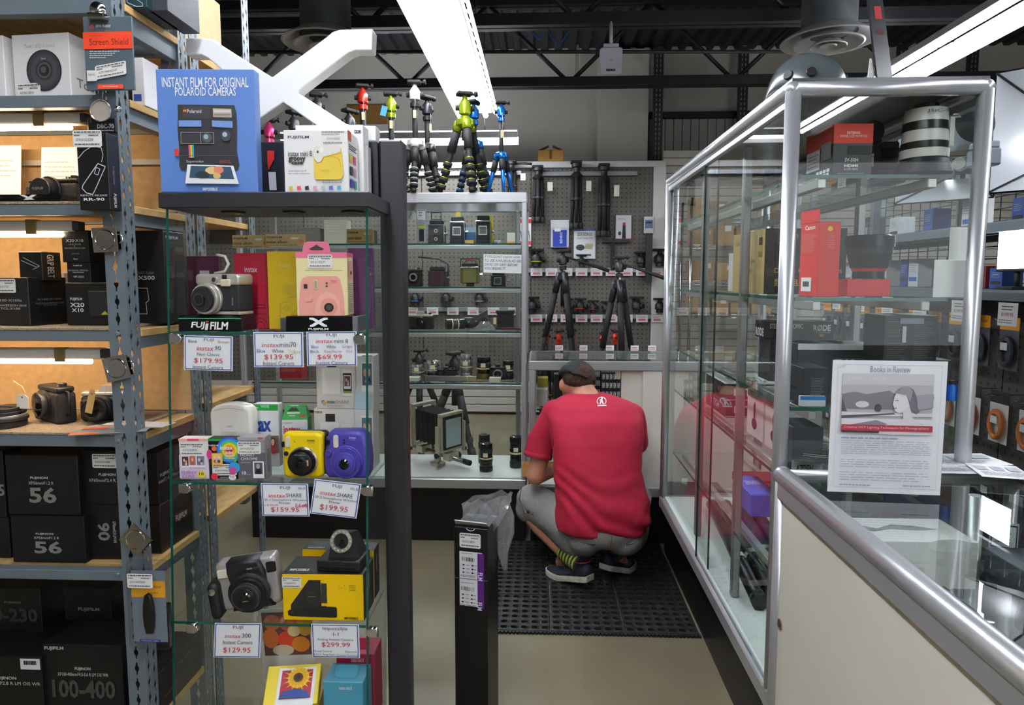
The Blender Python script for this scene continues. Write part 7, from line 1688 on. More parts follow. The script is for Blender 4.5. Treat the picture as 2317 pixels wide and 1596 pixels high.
m.prism([(0, -.0005)] + prof + [(.868, -.004), (.868, -.0005)], .0, .009, 'z'); m.build('toothed_edge', RBR, mt)
fl, fr_ = at(1022, 1300, 1.84).x, at(1109, 1300, 1.84).x; fh = at(1060, 1196, 1.84).z
b = Box('tripod_box', 'tall narrow black box with an upside down white and purple label', 'box', ((fl + fr_) / 2, 1.84, .001), (fr_ - fl) * .9, .115, fh, M('121214', .35, bump=.05, scale=200), rz=-.2)
f = b.face('F'); hp = b.h
def vp(py): return (at(1060, py, 1.84).z - fh) / (-hp)
f.r(.16, vp(1250), .84, vp(1373), 'e8e8ea'); f.r(.70, vp(1252), .90, vp(1376), '5a2078'); f.r(0, vp(1311), 1, vp(1312.5), '6a6a6e')
for y0 in (1252, 1316):
    f.lines(.22, vp(y0), .66, vp(y0 + 4), 1, '9a9aa0', .4); x = .24
    while x < .64: f.r(x, vp(y0 + 10), x + random.choice((.006, .012, .018)), vp(y0 + 19), '26262a'); x += .027
    for r_ in range(3):
        for c_ in range(2): f.e(.30 + c_ * .27, vp(y0 + 27 + r_ * 8), .035, .0034, '2a2a2e', 10); f.lines(.38 + c_ * .24, vp(y0 + 25 + r_ * 8), .5 + c_ * .2, vp(y0 + 29 + r_ * 8), 1, '8a8a90', .5)
    f.t('CP30-L3 PRO', .22, vp(y0 + 48), .66, vp(y0 + 53), '2a2a2e', .01, 0, 180); f.t('FLM', .74, vp(y0 + 40), .88, vp(y0 + 58), 'e8e0f0', .02, 0, -90)
b.sticker('F', .17, vp(1208), .80, vp(1241), '42602318876')
g = b.face('R'); g.line([(0, vp(1311)), (1, vp(1311))], .0012, '5a5a60'); b.done()
m = MB(); m.add([(-.052, .02, hp), (.05, .02, hp), (.046, .0, hp + .016), (-.048, .0, hp + .018), (-.052, .021, hp + .001), (.05, .021, hp + .001), (.046, .002, hp + .018), (-.048, .002, hp + .02)], [(0, 1, 2, 3), (4, 5, 6, 7), (0, 1, 5, 4), (2, 3, 7, 6), (1, 2, 6, 5), (0, 3, 7, 4)]); m.build('lid_flap', M('c9c4bc', .5), b.o)
m = MB(); m.tube([(.012 * math.cos(a), -.001, hp - .001 + .007 * math.sin(a)) for a in [PI + PI * k / 8 for k in range(9)]], .001, 5); m.build('thumb_notch', M('d8d8dc', .4), b.o)
random.seed(11); rings = []
bp = [((1080, 1215), .045, .03), ((1086, 1190), .052, .035), ((1094, 1160), .066, .04), ((1101, 1140), .074, .045), ((1108, 1124), .066, .035)]
for (px, py), rx, ry in bp:
    c = at(px, py, 1.91); rings.append([c + V((rx * math.cos(a) * random.uniform(.86, 1.1), ry * math.sin(a) * random.uniform(.7, 1.2), random.uniform(-.008, .008) + (.012 * math.cos(a)))) for a in [2 * PI * k / 18 for k in range(18)]])
e = MB(); e.sm = False; e.ring_loft(rings, cap=False); o = e.build('plastic_bag', BAGFILM); tag(o, 'clear crumpled plastic bag rising out of the tall black box', 'bag')
rings = []
for (px, py), rx, ry in (((1143, 1290), .006, .01), ((1138, 1250), .016, .02), ((1142, 1205), .026, .022), ((1146, 1165), .022, .02), ((1140, 1138), .016, .02)):
    c = at(px, py, 1.93); rings.append([c + V((rx * math.cos(a) * random.uniform(.8, 1.15), ry * math.sin(a) * random.uniform(.7, 1.2), random.uniform(-.006, .006))) for a in [2 * PI * k / 12 for k in range(12)]])
e = MB(); e.ring_loft(rings, cap=False); e.build('bag_tail', BAGFILM, o)
# inside the counter he reaches into
def bc_box(px0, py0, px1, py1, Y, col, label, name='accessory_box', marks=None, d=.08, z=None):
    b = boxpx(name, label, 'box', px0, py0, px1, py1, Y, d, M(col, .45), z=z); f = b.face('F')
    if marks: marks(f)
    b.done(); return b
def flm(f):
    for i in range(5):
        for j in range(4): f.t('FLM', .05 + i * .2, .05 + j * .25, .2 + i * .2, .2 + j * .25, 'd8d8d8', .03, .3)
bs = BSH + .001
bc_box(1360, 843, 1402, 893, 3.56, '121214', 'black carton printed all over with slanted white FLM letters', 'tripod_carton', flm, .1, bs)
bc_box(1338, 836, 1357, 893, 3.60, '1a1a1c', 'slim black carton beside the FLM printed one', 'tripod_carton', flm, .1, bs)
bc_box(1214, 882, 1239, 899, 3.56, 'b8bab4', 'pale grey drawer box in the open counter', z=bs); bc_box(1216, 856, 1240, 880, 3.66, 'a89a40', 'ochre pouch box in the open counter', z=bs)
bc_box(1254, 848, 1290, 899, 3.62, '17171a', 'black gear box behind the brim of the cap', z=bs); bc_box(1214, 980, 1330, 1075, 3.62, 'c9cbc6', 'wide white carton on the counter deck', z=BZ0 + .056, d=.14)
hang_card(1392, 833, 1404, 858, BY0 + .05, 'cream swing tag hanging in the open counter', 'e6dcc0', lambda f: f.e(.5, .12, .14, .06, '8a4a30'), 'price_tag', 'tag', .001)
for k, (px, lb) in enumerate(((1232, 'crumpled cable packet on the counter glass'), (1585, 'crumpled clear packet on the counter glass past the case door'))):
    m = MB(); rg = [[V((.05 * (1 - .2 * i) * math.cos(a) * random.uniform(.8, 1.2), .035 * (1 - .2 * i) * math.sin(a) * random.uniform(.8, 1.2), .001 + .008 * i)) for a in [2 * PI * q / 12 for q in range(12)]] for i in range(4)]; m.ring_loft(rg); o = m.build('packet', PLASTIC); o.location = (at(px, 800, 3.68).x, 3.68, BZ1 + .0105); tag(o, lb, 'packet')
for k, px in enumerate((1265, 1320, 1380, 1436, 1475)):
    b = Box('price_card', 'small white price card lying along the counter front edge', 'price card', (at(px, 800, 3.80).x, 3.80, BZ1 + .0105), .045, .002, .03, WHITE, group='small price cards on the counter'); b.face('B').lines(.1, .2, .9, .8, 2, 'c05060', .4); b.face('F').lines(.1, .2, .9, .8, 2, 'c05060', .4); b.done()
# ================================================================ tall case beside the aisle: what stands in it
s0, s1, s2, s3, s4 = [z + .0008 for z in TSH]; sd = TDECK + .0008
b = boxpx('monitor_carton', 'black and orange external monitor carton on the top shelf', 'carton', 1882, 280, 1972, 394, 1.64, .15, M('191a1c', .4), z=s0, rz=.03)
f = b.face('F'); f.r(0, 0, 1, .36, 'd8402c'); f.t('EXTERNAL', .34, .14, .68, .19, 'f0d8d0', .02); f.t('SWIVEL LCD MONITOR', .16, .205, .86, .25, 'f0d8d0'); f.r(.38, .40, .95, .56, '2c2d30'); f.t('SV-50H', .30, .63, .64, .70, 'd8d8d8', .02); f.t('HDMI', .29, .745, .64, .80, 'e0e0e0', .04); f.t('& LIVE-VIEW', .29, .815, .64, .855, 'd0d0d0', .02); f.t('INNOVATIVE EXTERNAL LCD MONITOR', .12, .905, .8, .925, 'c8c8c8')
g = b.face('L'); g.r(.0, .0, 1, .36, 'c03a2a'); g.r(.05, .34, .55, .75, 'e6e6e8'); g.r(.05, .34, .55, .37, 'd83a40'); g.lines(.1, .42, .5, .7, 4, '8a8a90', .3); g.r(.6, .3, .95, .62, '9a9a98')
for i in range(8): g.r(.45 + (i % 4) * .13, .8 + (i // 4) * .08, .55 + (i % 4) * .13, .86 + (i // 4) * .08, 'd8d8d8')
b.done()
p = at(2100, 392, 1.62); e = empty('broadcast_lens', (p.x - .012, 1.62, s0), 0, 'large white and black banded telephoto lens standing on its hood', 'lens')
H = at(2102, 237, 1.62).z - s0; WL = M('cfcdc6', .35)
for nm, mt_, pr in (('hood', M('26272b', .4), [(.058, 0), (.062, .004), (.048, H * .24)]), ('rear_ring', WL, [(.050, H * .24), (.0505, H * .36)]), ('black_band', LB, [(.0485, H * .36), (.0485, H * .46)]), ('white_barrel', WL, [(.0475, H * .46), (.046, H * .62)]), ('black_band', LB, [(.0475, H * .62), (.046, H * .74)]), ('white_collar', WL, [(.046, H * .74), (.0445, H * .86), (.042, H * .92)]), ('mount', LB, [(.026, H * .92), (.026, H)])):
    m = MB(); m.lathe(pr, n=28); soft(m.build(nm, mt_, e))
f = Face((-.03, -.0475, H * .9), (.06, 0, 0), (0, 0, -H * .1), e); f.N = V((0, -1, 0)); f.lift = .002; f.t('J5iC-S', .1, .3, .9, .8, '4a4a50', .02); f.done('lettering')
m = MB(); m.box(.042, .052, -.024, -.023, H * .4, H * .8); t_ = m.build('price_tag', M('ecebe4', .8), e); m = MB(); m.tube([(.045, -.03, H * .82), (.06, -.02, H * .84), (.066, -.02, H * .8), (.05, -.024, H * .79)], .002, 5); m.build('tag_string', M('f0ece0', .8), t_)
p = at(2016, 392, 1.70); e = empty('shoulder_rig', (p.x - .006, 1.71, s0), 0, 'black camera shoulder rig with a curved handle beside the monitor carton', 'camera rig')
m = MB(); m.box(-.03, .05, 0, .08, .0, .03, .004); m.box(-.005, .035, .01, .06, .0302, .10, .004); m.build('base', RUB, e); m = MB(); m.tube([(-.015, .03, .03), (-.04, .03, .045), (-.035, .03, .075), (-.01, .03, .09)], .009, 8); m.build('curved_handle', RUB, e)
m = MB(); m.lathe([(.026, 0), (.026, .02)], (-.03, .03, .125), (0, -1, 0), 18); m.tube([(-.01, .03, .10), (-.02, .025, .12)], .012, 8); o = m.build('eyepiece', RUB, e); m = MB(); m.box(-.012, .028, -.003, .008, .06, .082); m.build('viewfinder_screen', M('0a0a0c', .2), e)
e = empty('flash_unit', (1.655, 2.60, 1.80), 0, 'grey flash unit with a round dark dish on a stand among the lighting shelves', 'flash'); e.scale = (1.8, 1.8, 1.8); m = MB(); m.tube([(0, .025, 0), (0, .025, -.932)], .006, 6); m.lathe([(.02, -.9325), (.02, -.925), (.006, -.92)], (0, .025, 0), n=14); m.build('stand', RUB, e)
m = MB(); m.box(-.022, .022, 0, .05, 0, .035, .004); m.build('body', M('6f7680', .4), e); m = MB(); m.box(-.02, .02, .004, .046, .0352, .05, .003); m.build('neck', M('7f868f', .4), e); m = MB(); m.lathe([(.008, .012), (.04, .0), (.041, .002), (.01, .016)], (-.02, .03, .09), (0, -1, .1), 24, cap=False); m.build('dish', M('1e2024', .3), e); m = MB(); m.tube([(0, .025, .05), (-.015, .03, .088)], .006, 6); m.build('stem', RUB, e)  # body and neck greys carry a bluish haze painted into the colour
# second shelf
b = boxpx('flash_carton', 'tall bright red carton with a hang tab on the second shelf', 'carton', 1846, 502, 1898, 672, 1.62, .085, M('c81a12', .35), z=s1, rz=.12)
f = b.face('F'); f.e(.5, .09, .12, .035, 'e0b818', 12); f.lines(.4, .14, .75, .36, 9, 'd86a50', .3)
g = b.face('L'); g.t('Canon', .25, .03, .8, .09, 'f0f0f0', .02); g.lines(.1, .14, .9, .4, 14, 'e08a78', .3); g.r(.15, .74, .7, .93, 'e8e8e6'); g.lines(.25, .79, .6, .87, 1, '222222', .9, 0); b.done()
m = MB(); m.T = Matrix.Translation((-b.w / 2, 0, b.h)); m.box(-.001, .001, .0, .085, 0, .03); m.build('hang_tab', M('c81a12', .35), b.o)
b = boxpx('lens_carton', 'low red and white lens carton on the second shelf', 'carton', 1915, 632, 2014, 671, 1.66, .12, M('c21218', .35), z=s1); b.face('T').r(0, 0, 1, 1, 'e6e4e2'); b.done()
e = empty('wide_lens', (at(1962, 632, 1.72).x, 1.715, b.o.location.z + b.h + .001), 0, 'fat black lens with a red ring on the red carton', 'lens')
for nm, mt_, pr in (('mount', LB, [(.036, 0), (.036, .018)]), ('red_ring', M('b02028', .3), [(.038, .018), (.04, .026)]), ('focus_ring', M('1b1c1e', .5), [(.042, .026), (.05, .06)]), ('scale_ring', M('242528', .45), [(.051, .06), (.052, .078)]), ('front_rim', LB, [(.055, .078), (.055, .104), (.053, .106)])): m = MB(); m.lathe(pr, n=28); soft(m.build(nm, mt_, e))
m = MB(); m.lathe([(.0525, .086), (.0535, .087), (.0525, .088)], n=28, cap=False); m.build('red_line', M('c02028', .4), e)
for q, (x0, y0, x1, y1, Y, lb) in enumerate(((2137, 588, 2208, 671, 1.60, 'shorter white card standing against the case end glass'), (2168, 515, 2220, 671, 1.63, 'taller white card standing against the case end glass'))): b = boxpx('display_card', lb, 'card', x0 - 26, y0, x1 - 26, y1, Y - .025, .003, M('e2e2e0', .5), z=s1); b.done()
cx0 = atx(1728, 662, .625); b = Box('cinema_lens_carton', 'kraft sided cinema lens carton with a black front', 'carton', (.625 + .112, cx0.y, s1), .224, .31, at(1728, 517, cx0.y).z - s1, M('1f1d18', .5))
f = b.face('F'); f.t('Canon', .18, .06, .4, .15, 'b09030', .02); f.t('Digital Cinema Lens', .12, .60, .95, .70, 'b89a40', .01); f.t('数字电影镜头', .12, .76, .72, .88, 'b89a40', .01)
g = b.face('L'); g.r(0, 0, 1, 1, 'b59a5c'); g.t('Canon', .08, .12, .3, .2, '6a5428', .02); g.t('Digital Cinema Lens', .25, .44, .72, .53, '3a3018'); g.t('数字电影镜头', .3, .60, .66, .68, '3a3018'); g.r(.84, .12, .93, .24, '2a2418'); g.r(.83, .34, .93, .42, '8a7448'); b.done()
b = Box('lens_carton', 'white sided carton standing behind the cinema lens carton', 'carton', (.68, 2.30, s1), .06, .08, .13, M('d8d8d4', .4)); b.face('F').r(.4, 0, 1, 1, '2a2a2e'); b.done()
# third shelf
def tbox(x0, y0, x1, y1, Y, d, col, label, z, marks=None, left=None, name='accessory_carton', rz=0):
    b = boxpx(name, label, 'carton', x0, y0, x1, y1, Y, d, M(col, .42), z=z, rz=rz)
    if marks: marks(b.face('F'))
    if left: left(b.face('L'))
    b.done(); return b
def txt(f):
    for c_ in range(2):
        for r_ in range(4): f.lines(.06 + c_ * .5, .06 + r_ * .24, .46 + c_ * .48, .24 + r_ * .24, 8, '5f605c', .25, .45)
    f.r(.28, .03, .72, .09, '7a8490'); f.r(.33, .12, .40, .3, 'b8bcc0'); f.poly([(.1, .58), (.55, .55), (.6, .62), (.12, .66)], '7a8ea8')
tbox(1992, 714, 2112, 924, 1.62, .10, '121416', 'large black carton printed with small white text', s2, txt)
def rode(f): f.t('STEREO VIDEOMIC', .07, .12, .55, .42, 'c8c8c8', .02); f.t('RØDE', .70, .18, .95, .55, 'e8e8e8', .03); f.t('MICROPHONES', .72, .6, .95, .68, 'b8b8b8'); f.e(.82, .8, .03, .08, 'b89030', 12)
bt = tbox(1738, 768, 1885, 912, 1.98, .10, '26282c', 'dark camera light carton under the stereo microphone carton', s2, lambda f: f.t('EVOLV', .1, .3, .6, .5, 'c8c8c8', .02))
tbox(1730, 728, 1886, 769, 1.99, .09, '17171a', 'black stereo microphone carton with white RØDE lettering', bt.o.location.z + bt.h + .0008, rode, lambda g: g.t('RØDE', .1, .4, .9, .9, 'e8e8e8', .03), 'microphone_carton')
tbox(1800, 778, 1968, 924, 1.76, .10, '2c3036', 'wide carton with a white rimmed lid on the third shelf', s2, lambda f: (f.r(0, 0, 1, .12, 'd8dadc'), f.t('EVO', .5, .3, .8, .5, 'c8ccd0', .02)))
tbox(1815, 834, 1872, 924, 1.60, .11, '2a2c30', 'grey recorder carton with fine print on its front', s2, lambda f: f.lines(.3, .25, .85, .85, 14, '8a8c90', .25), lambda g: g.e(.5, .6, .2, .05, '0c0c0e'))
tbox(2076, 815, 2150, 868, 1.66, .06, '16171a', 'row of black battery boxes on the blue bottles', s2 + .052, lambda f: [f.r(.2 * i, 0, .2 * i + .01, 1, '3a3c40') for i in range(5)])
for i in range(5):
    p = at(2090 + i * 20, 922, 1.68); e = empty('cleaner_bottle', (p.x, 1.68, s2), 0, 'small bright blue cleaner bottle with a black cap in a row', 'bottle', 'blue cleaner bottles'); m = MB(); m.lathe([(.009, 0), (.0095, .002), (.0095, .036), (.006, .042)], n=14); soft(m.build('bottle', M('1470d8', .2), e)); m = MB(); m.lathe([(.0065, .042), (.0065, .0505)], n=12); m.build('cap', BLACK, e)
tbox(1810, 897, 1868, 924, 1.585, .012, 'cfd6da', 'thin white and blue leaflet box lying at the shelf front', s2, lambda f: f.r(0, 0, 1, .35, '2a72c0'))
# lower shelves through the sliding doors
tbox(1792, 968, 1862, 1016, 1.62, .12, '33363a', 'azden microphone carton with a white base strip', s3, lambda f: (f.r(0, .65, 1, 1, 'c8ccce'), f.t('AZDEN', .15, .74, .7, .92, '33363a', .02)))
def ntg(t_): return lambda f: (f.t(t_, .15, .25, .75, .7, 'd8d8d8', .03), f.r(0, .9, 1, .94, 'c0c0c0'))
q = Box('microphone_carton', 'black shotgun microphone carton lettered NTG4', 'carton', (.74, 2.33, s3), .20, .28, .055, M('26241f', .45)); ntg('NTG4')(q.face('F')); q.face('L').t('NTG4', .3, .2, .7, .7, 'c8c8c8', .02); q.done()
q = Box('microphone_carton', 'black and white shotgun microphone carton lettered NTG2', 'carton', (.74, 2.34, s3 + .056), .20, .27, .06, M('2f2c27', .45)); ntg('NTG2')(q.face('F')); t = q.face('T'); t.r(0, 0, 1, 1, 'd8d8d4'); t.t('NTG2', .2, .4, .8, .8, '2a2a2a', .02); q.done()
for i, (y_, lb) in enumerate(((1.80, 'pale gimbal carton by the case post'), (1.97, 'pale gimbal carton next to the microphone cartons'))):
    q = Box('gimbal_carton', lb, 'carton', (.70, y_, s3), .10, .15, .145, M('dcdcda', .45)); g = q.face('L'); g.e(.5, .72, .16, .12, '3a3a3e', 16); g.poly([(.45, .6), (.55, .6), (.56, .3), (.5, .25), (.44, .35)], '3a3a3e'); g.lines(.2, .05, .8, .2, 3, '9a9a9c', .3); q.face('F').e(.5, .6, .2, .15, '3a3a3e', 16); q.done()
q = Box('headset_carton', 'bright blue microphone carton on the lowest glass shelf', 'carton', (.715, 2.12, s4), .085, .21, .075, M('3a62d0', .4), ch=.004); q.face('L').t('SENNHEISER', .1, .3, .5, .5, 'd8e0f8', .01); q.face('T').t('SENNHEISER', .2, .3, .8, .5, 'd8e0f8', .01); q.done()
q = Box('accessory_carton', 'flat dark red accessory carton beside the blue one', 'carton', (.80, 2.42, s4), .14, .12, .03, M('8e1f2c', .4)); q.face('F').lines(.1, .3, .8, .7, 2, 'e0b8b8', .3); q.done()
for i, (x0, x1, lb) in enumerate(((.645, .72, 'long black boom pole tube on the deck, first from the door'), (.70, .775, 'long black boom pole tube with a white band'), (.755, .83, 'long black boom pole tube with white ends'), (.81, .885, 'thin black boom pole beside the tubes'))):
    a, c = V((x0, 1.93 + .05 * i, sd + .026)), V((x1, 2.78, sd + .026)); e = empty('boom_pole', a, 0, lb, 'tube'); d = c - a; m = MB(); m.tube([V(), d], .024, 14); m.build('tube', M('17181a', .35), e); m = MB(); m.tube([d * .32, d * .36], .0246, 14); m.build('band', M('c8c8c4', .4) if i < 3 else BLACK, e); m = MB(); m.tube([-d * .012, d * .02], .0252, 14); m.build('end_cap', M('0d0d0f', .3), e)
q = Box('leaflet', 'long white leaflet lying between the boom pole tubes', 'leaflet', (.715, 1.98, sd), .02, .6, .001, WHITE, rz=-.11); q.done(); q.o.location.x = .675
# on top: helmet and leaning black panel
e = empty('helmet', (.672, 1.80, TZ1 + .0125), .5, 'glossy grey skate helmet on the tall glass case', 'helmet'); e.scale = (.8, .8, .8)
m = MB(); rg = []
for i in range(11):
    t_ = PI / 2 * i / 10; rg.append([V((.105 * math.cos(t_) ** .8 * math.cos(a), .135 * math.cos(t_) ** .8 * math.sin(a), .135 * math.sin(t_) + (.018 * math.cos(2 * a) * (1 - i / 10)) + .018)) for a in [2 * PI * k / 28 for k in range(28)]])
m.sm = True; m.ring_loft(rg); m.build('shell', M('4b5254', .2), e)
for x, y, z in ((-.075, -.085, .07), (-.098, -.02, .075), (.07, -.09, .07)): m = MB(); m.lathe([(.014, .004), (.016, .0), (.013, -.006), (0, -.005)], (x * 1.03, y * 1.03, z), (x, y, .03), 14); m.build('vent', BLACK, e)
m = MB(); m.tube([V((.104 * math.cos(a), .134 * math.sin(a), .018 + .018 * math.cos(2 * a))) for a in [2 * PI * k / 28 for k in range(29)]], .006, 6); m.build('rim', M('2a2e30', .4), e); m = MB(); m.tube([(-.09, 0, .03), (-.05, -.03, .006), (.0, -.03, .004), (.06, 0, .03)], .005, 6); m.build('chin_strap', BLACK, e)
p = at(2012, 166, 1.95); e = empty('sign_easel', (p.x, 1.95, TZ1 + .0072), 0, 'black panel on a white easel back, leaning on the tall glass case', 'sign')
Hh = .42; m = MB(); m.add([(-.012, 0, 0), (.03, .0, 0), (-.045, .0, Hh), (-.082, 0, Hh), (-.002, .03, 0), (.04, .03, 0), (-.035, .03, Hh), (-.072, .03, Hh)], [(0, 1, 2, 3), (4, 5, 6, 7), (0, 1, 5, 4), (1, 2, 6, 5), (2, 3, 7, 6), (3, 0, 4, 7)]); m.build('panel', M('2b2c30', .2), e)
f = Face((-.078, 0, Hh), (.03, 0, 0), (.068, 0, -Hh), e); f.N = V((0, -1, 0)); f.r(.3, .28, .9, .36, 'b82a30'); f.t('CROSS', .2, .42, .9, .46, '7a2a30', .02); f.done('logo')
m = MB(); m.prism([(-.062, 0), (-.0145, 0), (-.044, Hh * .4), (-.048, Hh * .4)], .01, .014); m.build('easel_back', M('dcdcd8', .5), e)

# ================================================================ counter towards the camera
NT = NZ1 - .004
c = [atz(*q, NT) for q in ((1872, 1113), (2127, 1122))]; wS = (c[1] - c[0]).length; az = math.atan2(c[1].y - c[0].y, c[1].x - c[0].x)
hS = at(1870, 815, c[0].y).z - NT
e = empty('sign_sheet', c[0], az, 'white letter sheet titled Books in Review standing on the counter glass', 'sign')
m = MB(); m.box(0, wS, 0, .0015, .0005, hS); m.build('sheet', M('eef0f2', .5), e); m = MB(); m.box(-.002, wS + .002, .002, .0045, .0005, hS + .003); o = m.build('clear_holder', PLASTIC, e); m = MB(); m.box(0, wS, .002, .07, .0003, .002); m.build('holder_foot', PLASTIC, e)
f = Face((0, 0, hS), (wS, 0, 0), (0, 0, -hS), e); f.N = V((0, -1, 0))
for q in ((.045, .03, .955, .033), (.045, .955, .955, .958), (.045, .03, .048, .958), (.952, .03, .955, .958)): f.r(*q, 'c8ccd4')
f.t('Books in Review', .33, .04, .68, .085, '8088a0'); f.r(.09, .095, .885, .545, 'b9b4ba'); f.r(.09, .095, .885, .18, 'cfcbd0'); f.t('DAVID LLOYD,CPP', .135, .12, .48, .15, 'e8e6ea', .005)
f.poly([(.09, .25), (.2, .23), (.3, .25), (.5, .22), (.62, .27), (.62, .36), (.09, .36)], '7d787e'); f.poly([(.09, .27), (.12, .35), (.14, .38), (.09, .38)], '55505a'); f.e(.27, .325, .06, .025, 'd8d4d8'); f.e(.41, .35, .03, .03, '4a454c'); f.r(.09, .385, .885, .41, 'dedbe0'); f.poly([(.09, .41), (.55, .385), (.56, .395), (.09, .43)], '57525c'); f.r(.09, .43, .885, .545, 'e2e0e4'); f.poly([(.09, .49), (.4, .44), (.5, .47), (.2, .53), (.09, .53)], '8a858c'); f.e(.83, .27, .06, .03, '8a868e'); f.poly([(.72, .25), (.885, .24), (.885, .34), (.74, .36)], 'a09ca4')
f.poly([(.56, .23), (.60, .19), (.66, .185), (.71, .21), (.74, .27), (.75, .34), (.77, .37), (.74, .39), (.70, .35), (.69, .30)], '6f6870'); f.poly([(.545, .26), (.57, .22), (.63, .22), (.67, .27), (.68, .33), (.65, .37), (.59, .385), (.555, .37), (.545, .34), (.533, .32)], 'e6e2e6'); f.poly([(.62, .36), (.68, .33), (.71, .42), (.80, .455), (.83, .545), (.44, .545), (.50, .46), (.63, .425)], 'dcd8dc'); f.poly([(.64, .23), (.69, .24), (.72, .30), (.73, .36), (.70, .37), (.67, .30)], '77707a'); f.poly([(.60, .19), (.66, .185), (.70, .22), (.68, .30), (.65, .25), (.56, .235)], '9a939b'); f.r(.553, .287, .58, .291, '6a646c'); f.poly([(.548, .345), (.566, .343), (.564, .35), (.55, .351)], '8a7078')
f.r(.09, .475, .885, .52, 'b03040'); f.t('Creative OCF Lighting Techniques for Photographers', .11, .485, .85, .507, 'e8d0d4'); f.r(.09, .52, .42, .535, '3a3038')
f.lines(.09, .565, .6, .585, 1, '8a92a8', .5, 0); f.lines(.09, .59, .89, .70, 7, 'a8b0c2', .3, .05); f.lines(.09, .73, .89, .80, 4, 'a8b0c2', .3, .05); f.lines(.09, .825, .89, .90, 4, 'a8b0c2', .3, .3); f.lines(.09, .92, .37, .94, 1, '9098ac', .4, 0); f.lines(.65, .915, .89, .935, 1, '9098ac', .4, 0); f.poly([(.02, .055), (.105, .02), (.09, .05)], 'd6d8dc'); f.done()
for k, (px, py, rz_, col, wd, dp, lb) in enumerate(((1850, 1050, -.35, '3a3a3e', .10, .16, 'black price list sheet under the others by the case post'), (1838, 1030, -.5, '2e2f33', .10, .15, 'black brochure with a colour strip, topmost by the case post'), (2225, 1078, -.02, 'e9eaf0', .19, .11, 'white magazine page lying under the bright pages'), (2205, 1060, .08, 'f0f1f5', .18, .10, 'white leaflet with small photographs, uppermost of the pile'), (2285, 1092, -.25, 'eef0f4', .10, .11, 'loose white page at the pile edge, towards the customer side'))):
    p = atz(px, py, NT); zz_ = NT + .0012 + .0016 * k + (0 if k > 1 else .0)
    b = Box('brochure', lb, 'paper', (p.x, p.y, zz_), wd, dp, .0012, M(col, .25), rz=rz_, ch=.0003, group='papers on the counter glass'); t = b.face('T')
    if k < 2: [t.r(.2, .2 + .12 * i, .8, .22 + .12 * i, 'd8d8d8') for i in range(5)]; t.r(.1, .1, .25, .3, 'e08030'); t.r(.3, .1, .4, .3, '4a90d8')
    else: [t.r(.1 + .3 * i, .2, .32 + .3 * i, .5, 'b8bcc8') for i in range(3)]; t.lines(.1, .6, .9, .9, 4, '8a8e98', .4)
    b.done()
ns = NSH + .001
b = Box('gimbal_carton', 'large white carton with a grey gimbal printed on its lid, inside the counter', 'carton', (.715, 1.30, ns), .27, .13, .095, M('d6d6d2', .5)); t = b.face('T'); t.poly([(.15, .45), (.3, .35), (.4, .5), (.55, .3), (.7, .35), (.85, .5), (.7, .55), (.5, .5), (.35, .62)], '7a7a7c'); b.face('F').e(.8, .08, .16, .14, 'e4e4e2'); b.done()
b = Box('strap_bag', 'dark navy quilted strap bag beside the white carton, inside the counter', 'bag', (.66, 1.06, ns), .13, .12, .07, M('232a36', .6, bump=.4, scale=90), ch=.02); f = b.face('F'); f.e(.2, .3, .05, .12, 'd8d4c4', 14); f.e(.3, .55, .05, .12, 'd8d4c4', 14); t = b.face('T'); t.e(.15, .85, .04, .04, 'd8d4c4', 14); t.e(.15, .75, .04, .04, 'd8d4c4', 14); b.done()  # bag colour has a blue reflection mixed into it
m = MB(); random.seed(5); rg = [[V(((.085 - .012 * i) * math.cos(a) * random.uniform(.85, 1.12), (.09 - .01 * i) * math.sin(a) * random.uniform(.85, 1.12), .001 + .03 * i)) for a in [2 * PI * k / 14 for k in range(14)]] for i in range(6)]; m.ring_loft(rg); o = m.build('cable_bag', M('3e444d', .25, bump=.3, scale=30)); o.location = (.90, 1.12, ns); tag(o, 'grey crumpled cable bag inside the near end of the counter', 'bag')
b = Box('price_card', 'white framed price card standing inside the counter', 'price card', (.965, 1.40, ns), .05, .002, .1, M('c8d0d8', .5), rz=-.4); f = b.face('F'); f.r(.05, .05, .95, .55, '26282e'); f.r(.09, .08, .91, .52, 'dce2e6'); f.lines(.2, .2, .8, .45, 4, '6a7078', .4); b.done()
b = Box('speaker_carton', 'dark speckled hard case inside the counter, behind the price card', 'case', (.955, 1.235, ns), .10, .13, .06, M('4a5058', .5, var=.2, scale=200)); b.face('F').r(0, .3, 1, .33, '9a9ca0'); b.done()

# ================================================================ customer side: lighting shelves and hanging cables
GX = 1.95
gd = empty('cable_gondola', (GX, 3.4, 0), 0, 'dark pegboard display run hung with cables, steel shelves above it', 'display shelving')
def G(mb, name, mt, par=None): o = mb.build(name, mt, par or gd); o.location = (-GX, -3.4, 0) if par is None else (0, 0, 0); return o
pegd = pegm.copy(); [setattr(n.inputs[6], 'default_value', lin('4a4943')) for n in pegd.node_tree.nodes if n.type == 'MIX']
for l_ in list(pegd.node_tree.links):
    if l_.from_node.type == 'SEPXYZ' and l_.from_socket.name == 'X': sx_ = l_.to_socket; nd = l_.from_node; pegd.node_tree.links.remove(l_); pegd.node_tree.links.new(nd.outputs[1], sx_)
for y in (2.0, 2.9, 3.8): G(MB().box(GX, GX + .02, y + .003, y + .897, .12, 1.30), 'pegboard_panel', pegd)
G(MB().box(GX - .30, GX + .3, 2.0, 4.7, .0, .12, .004), 'base', M('3a3c40', .5))
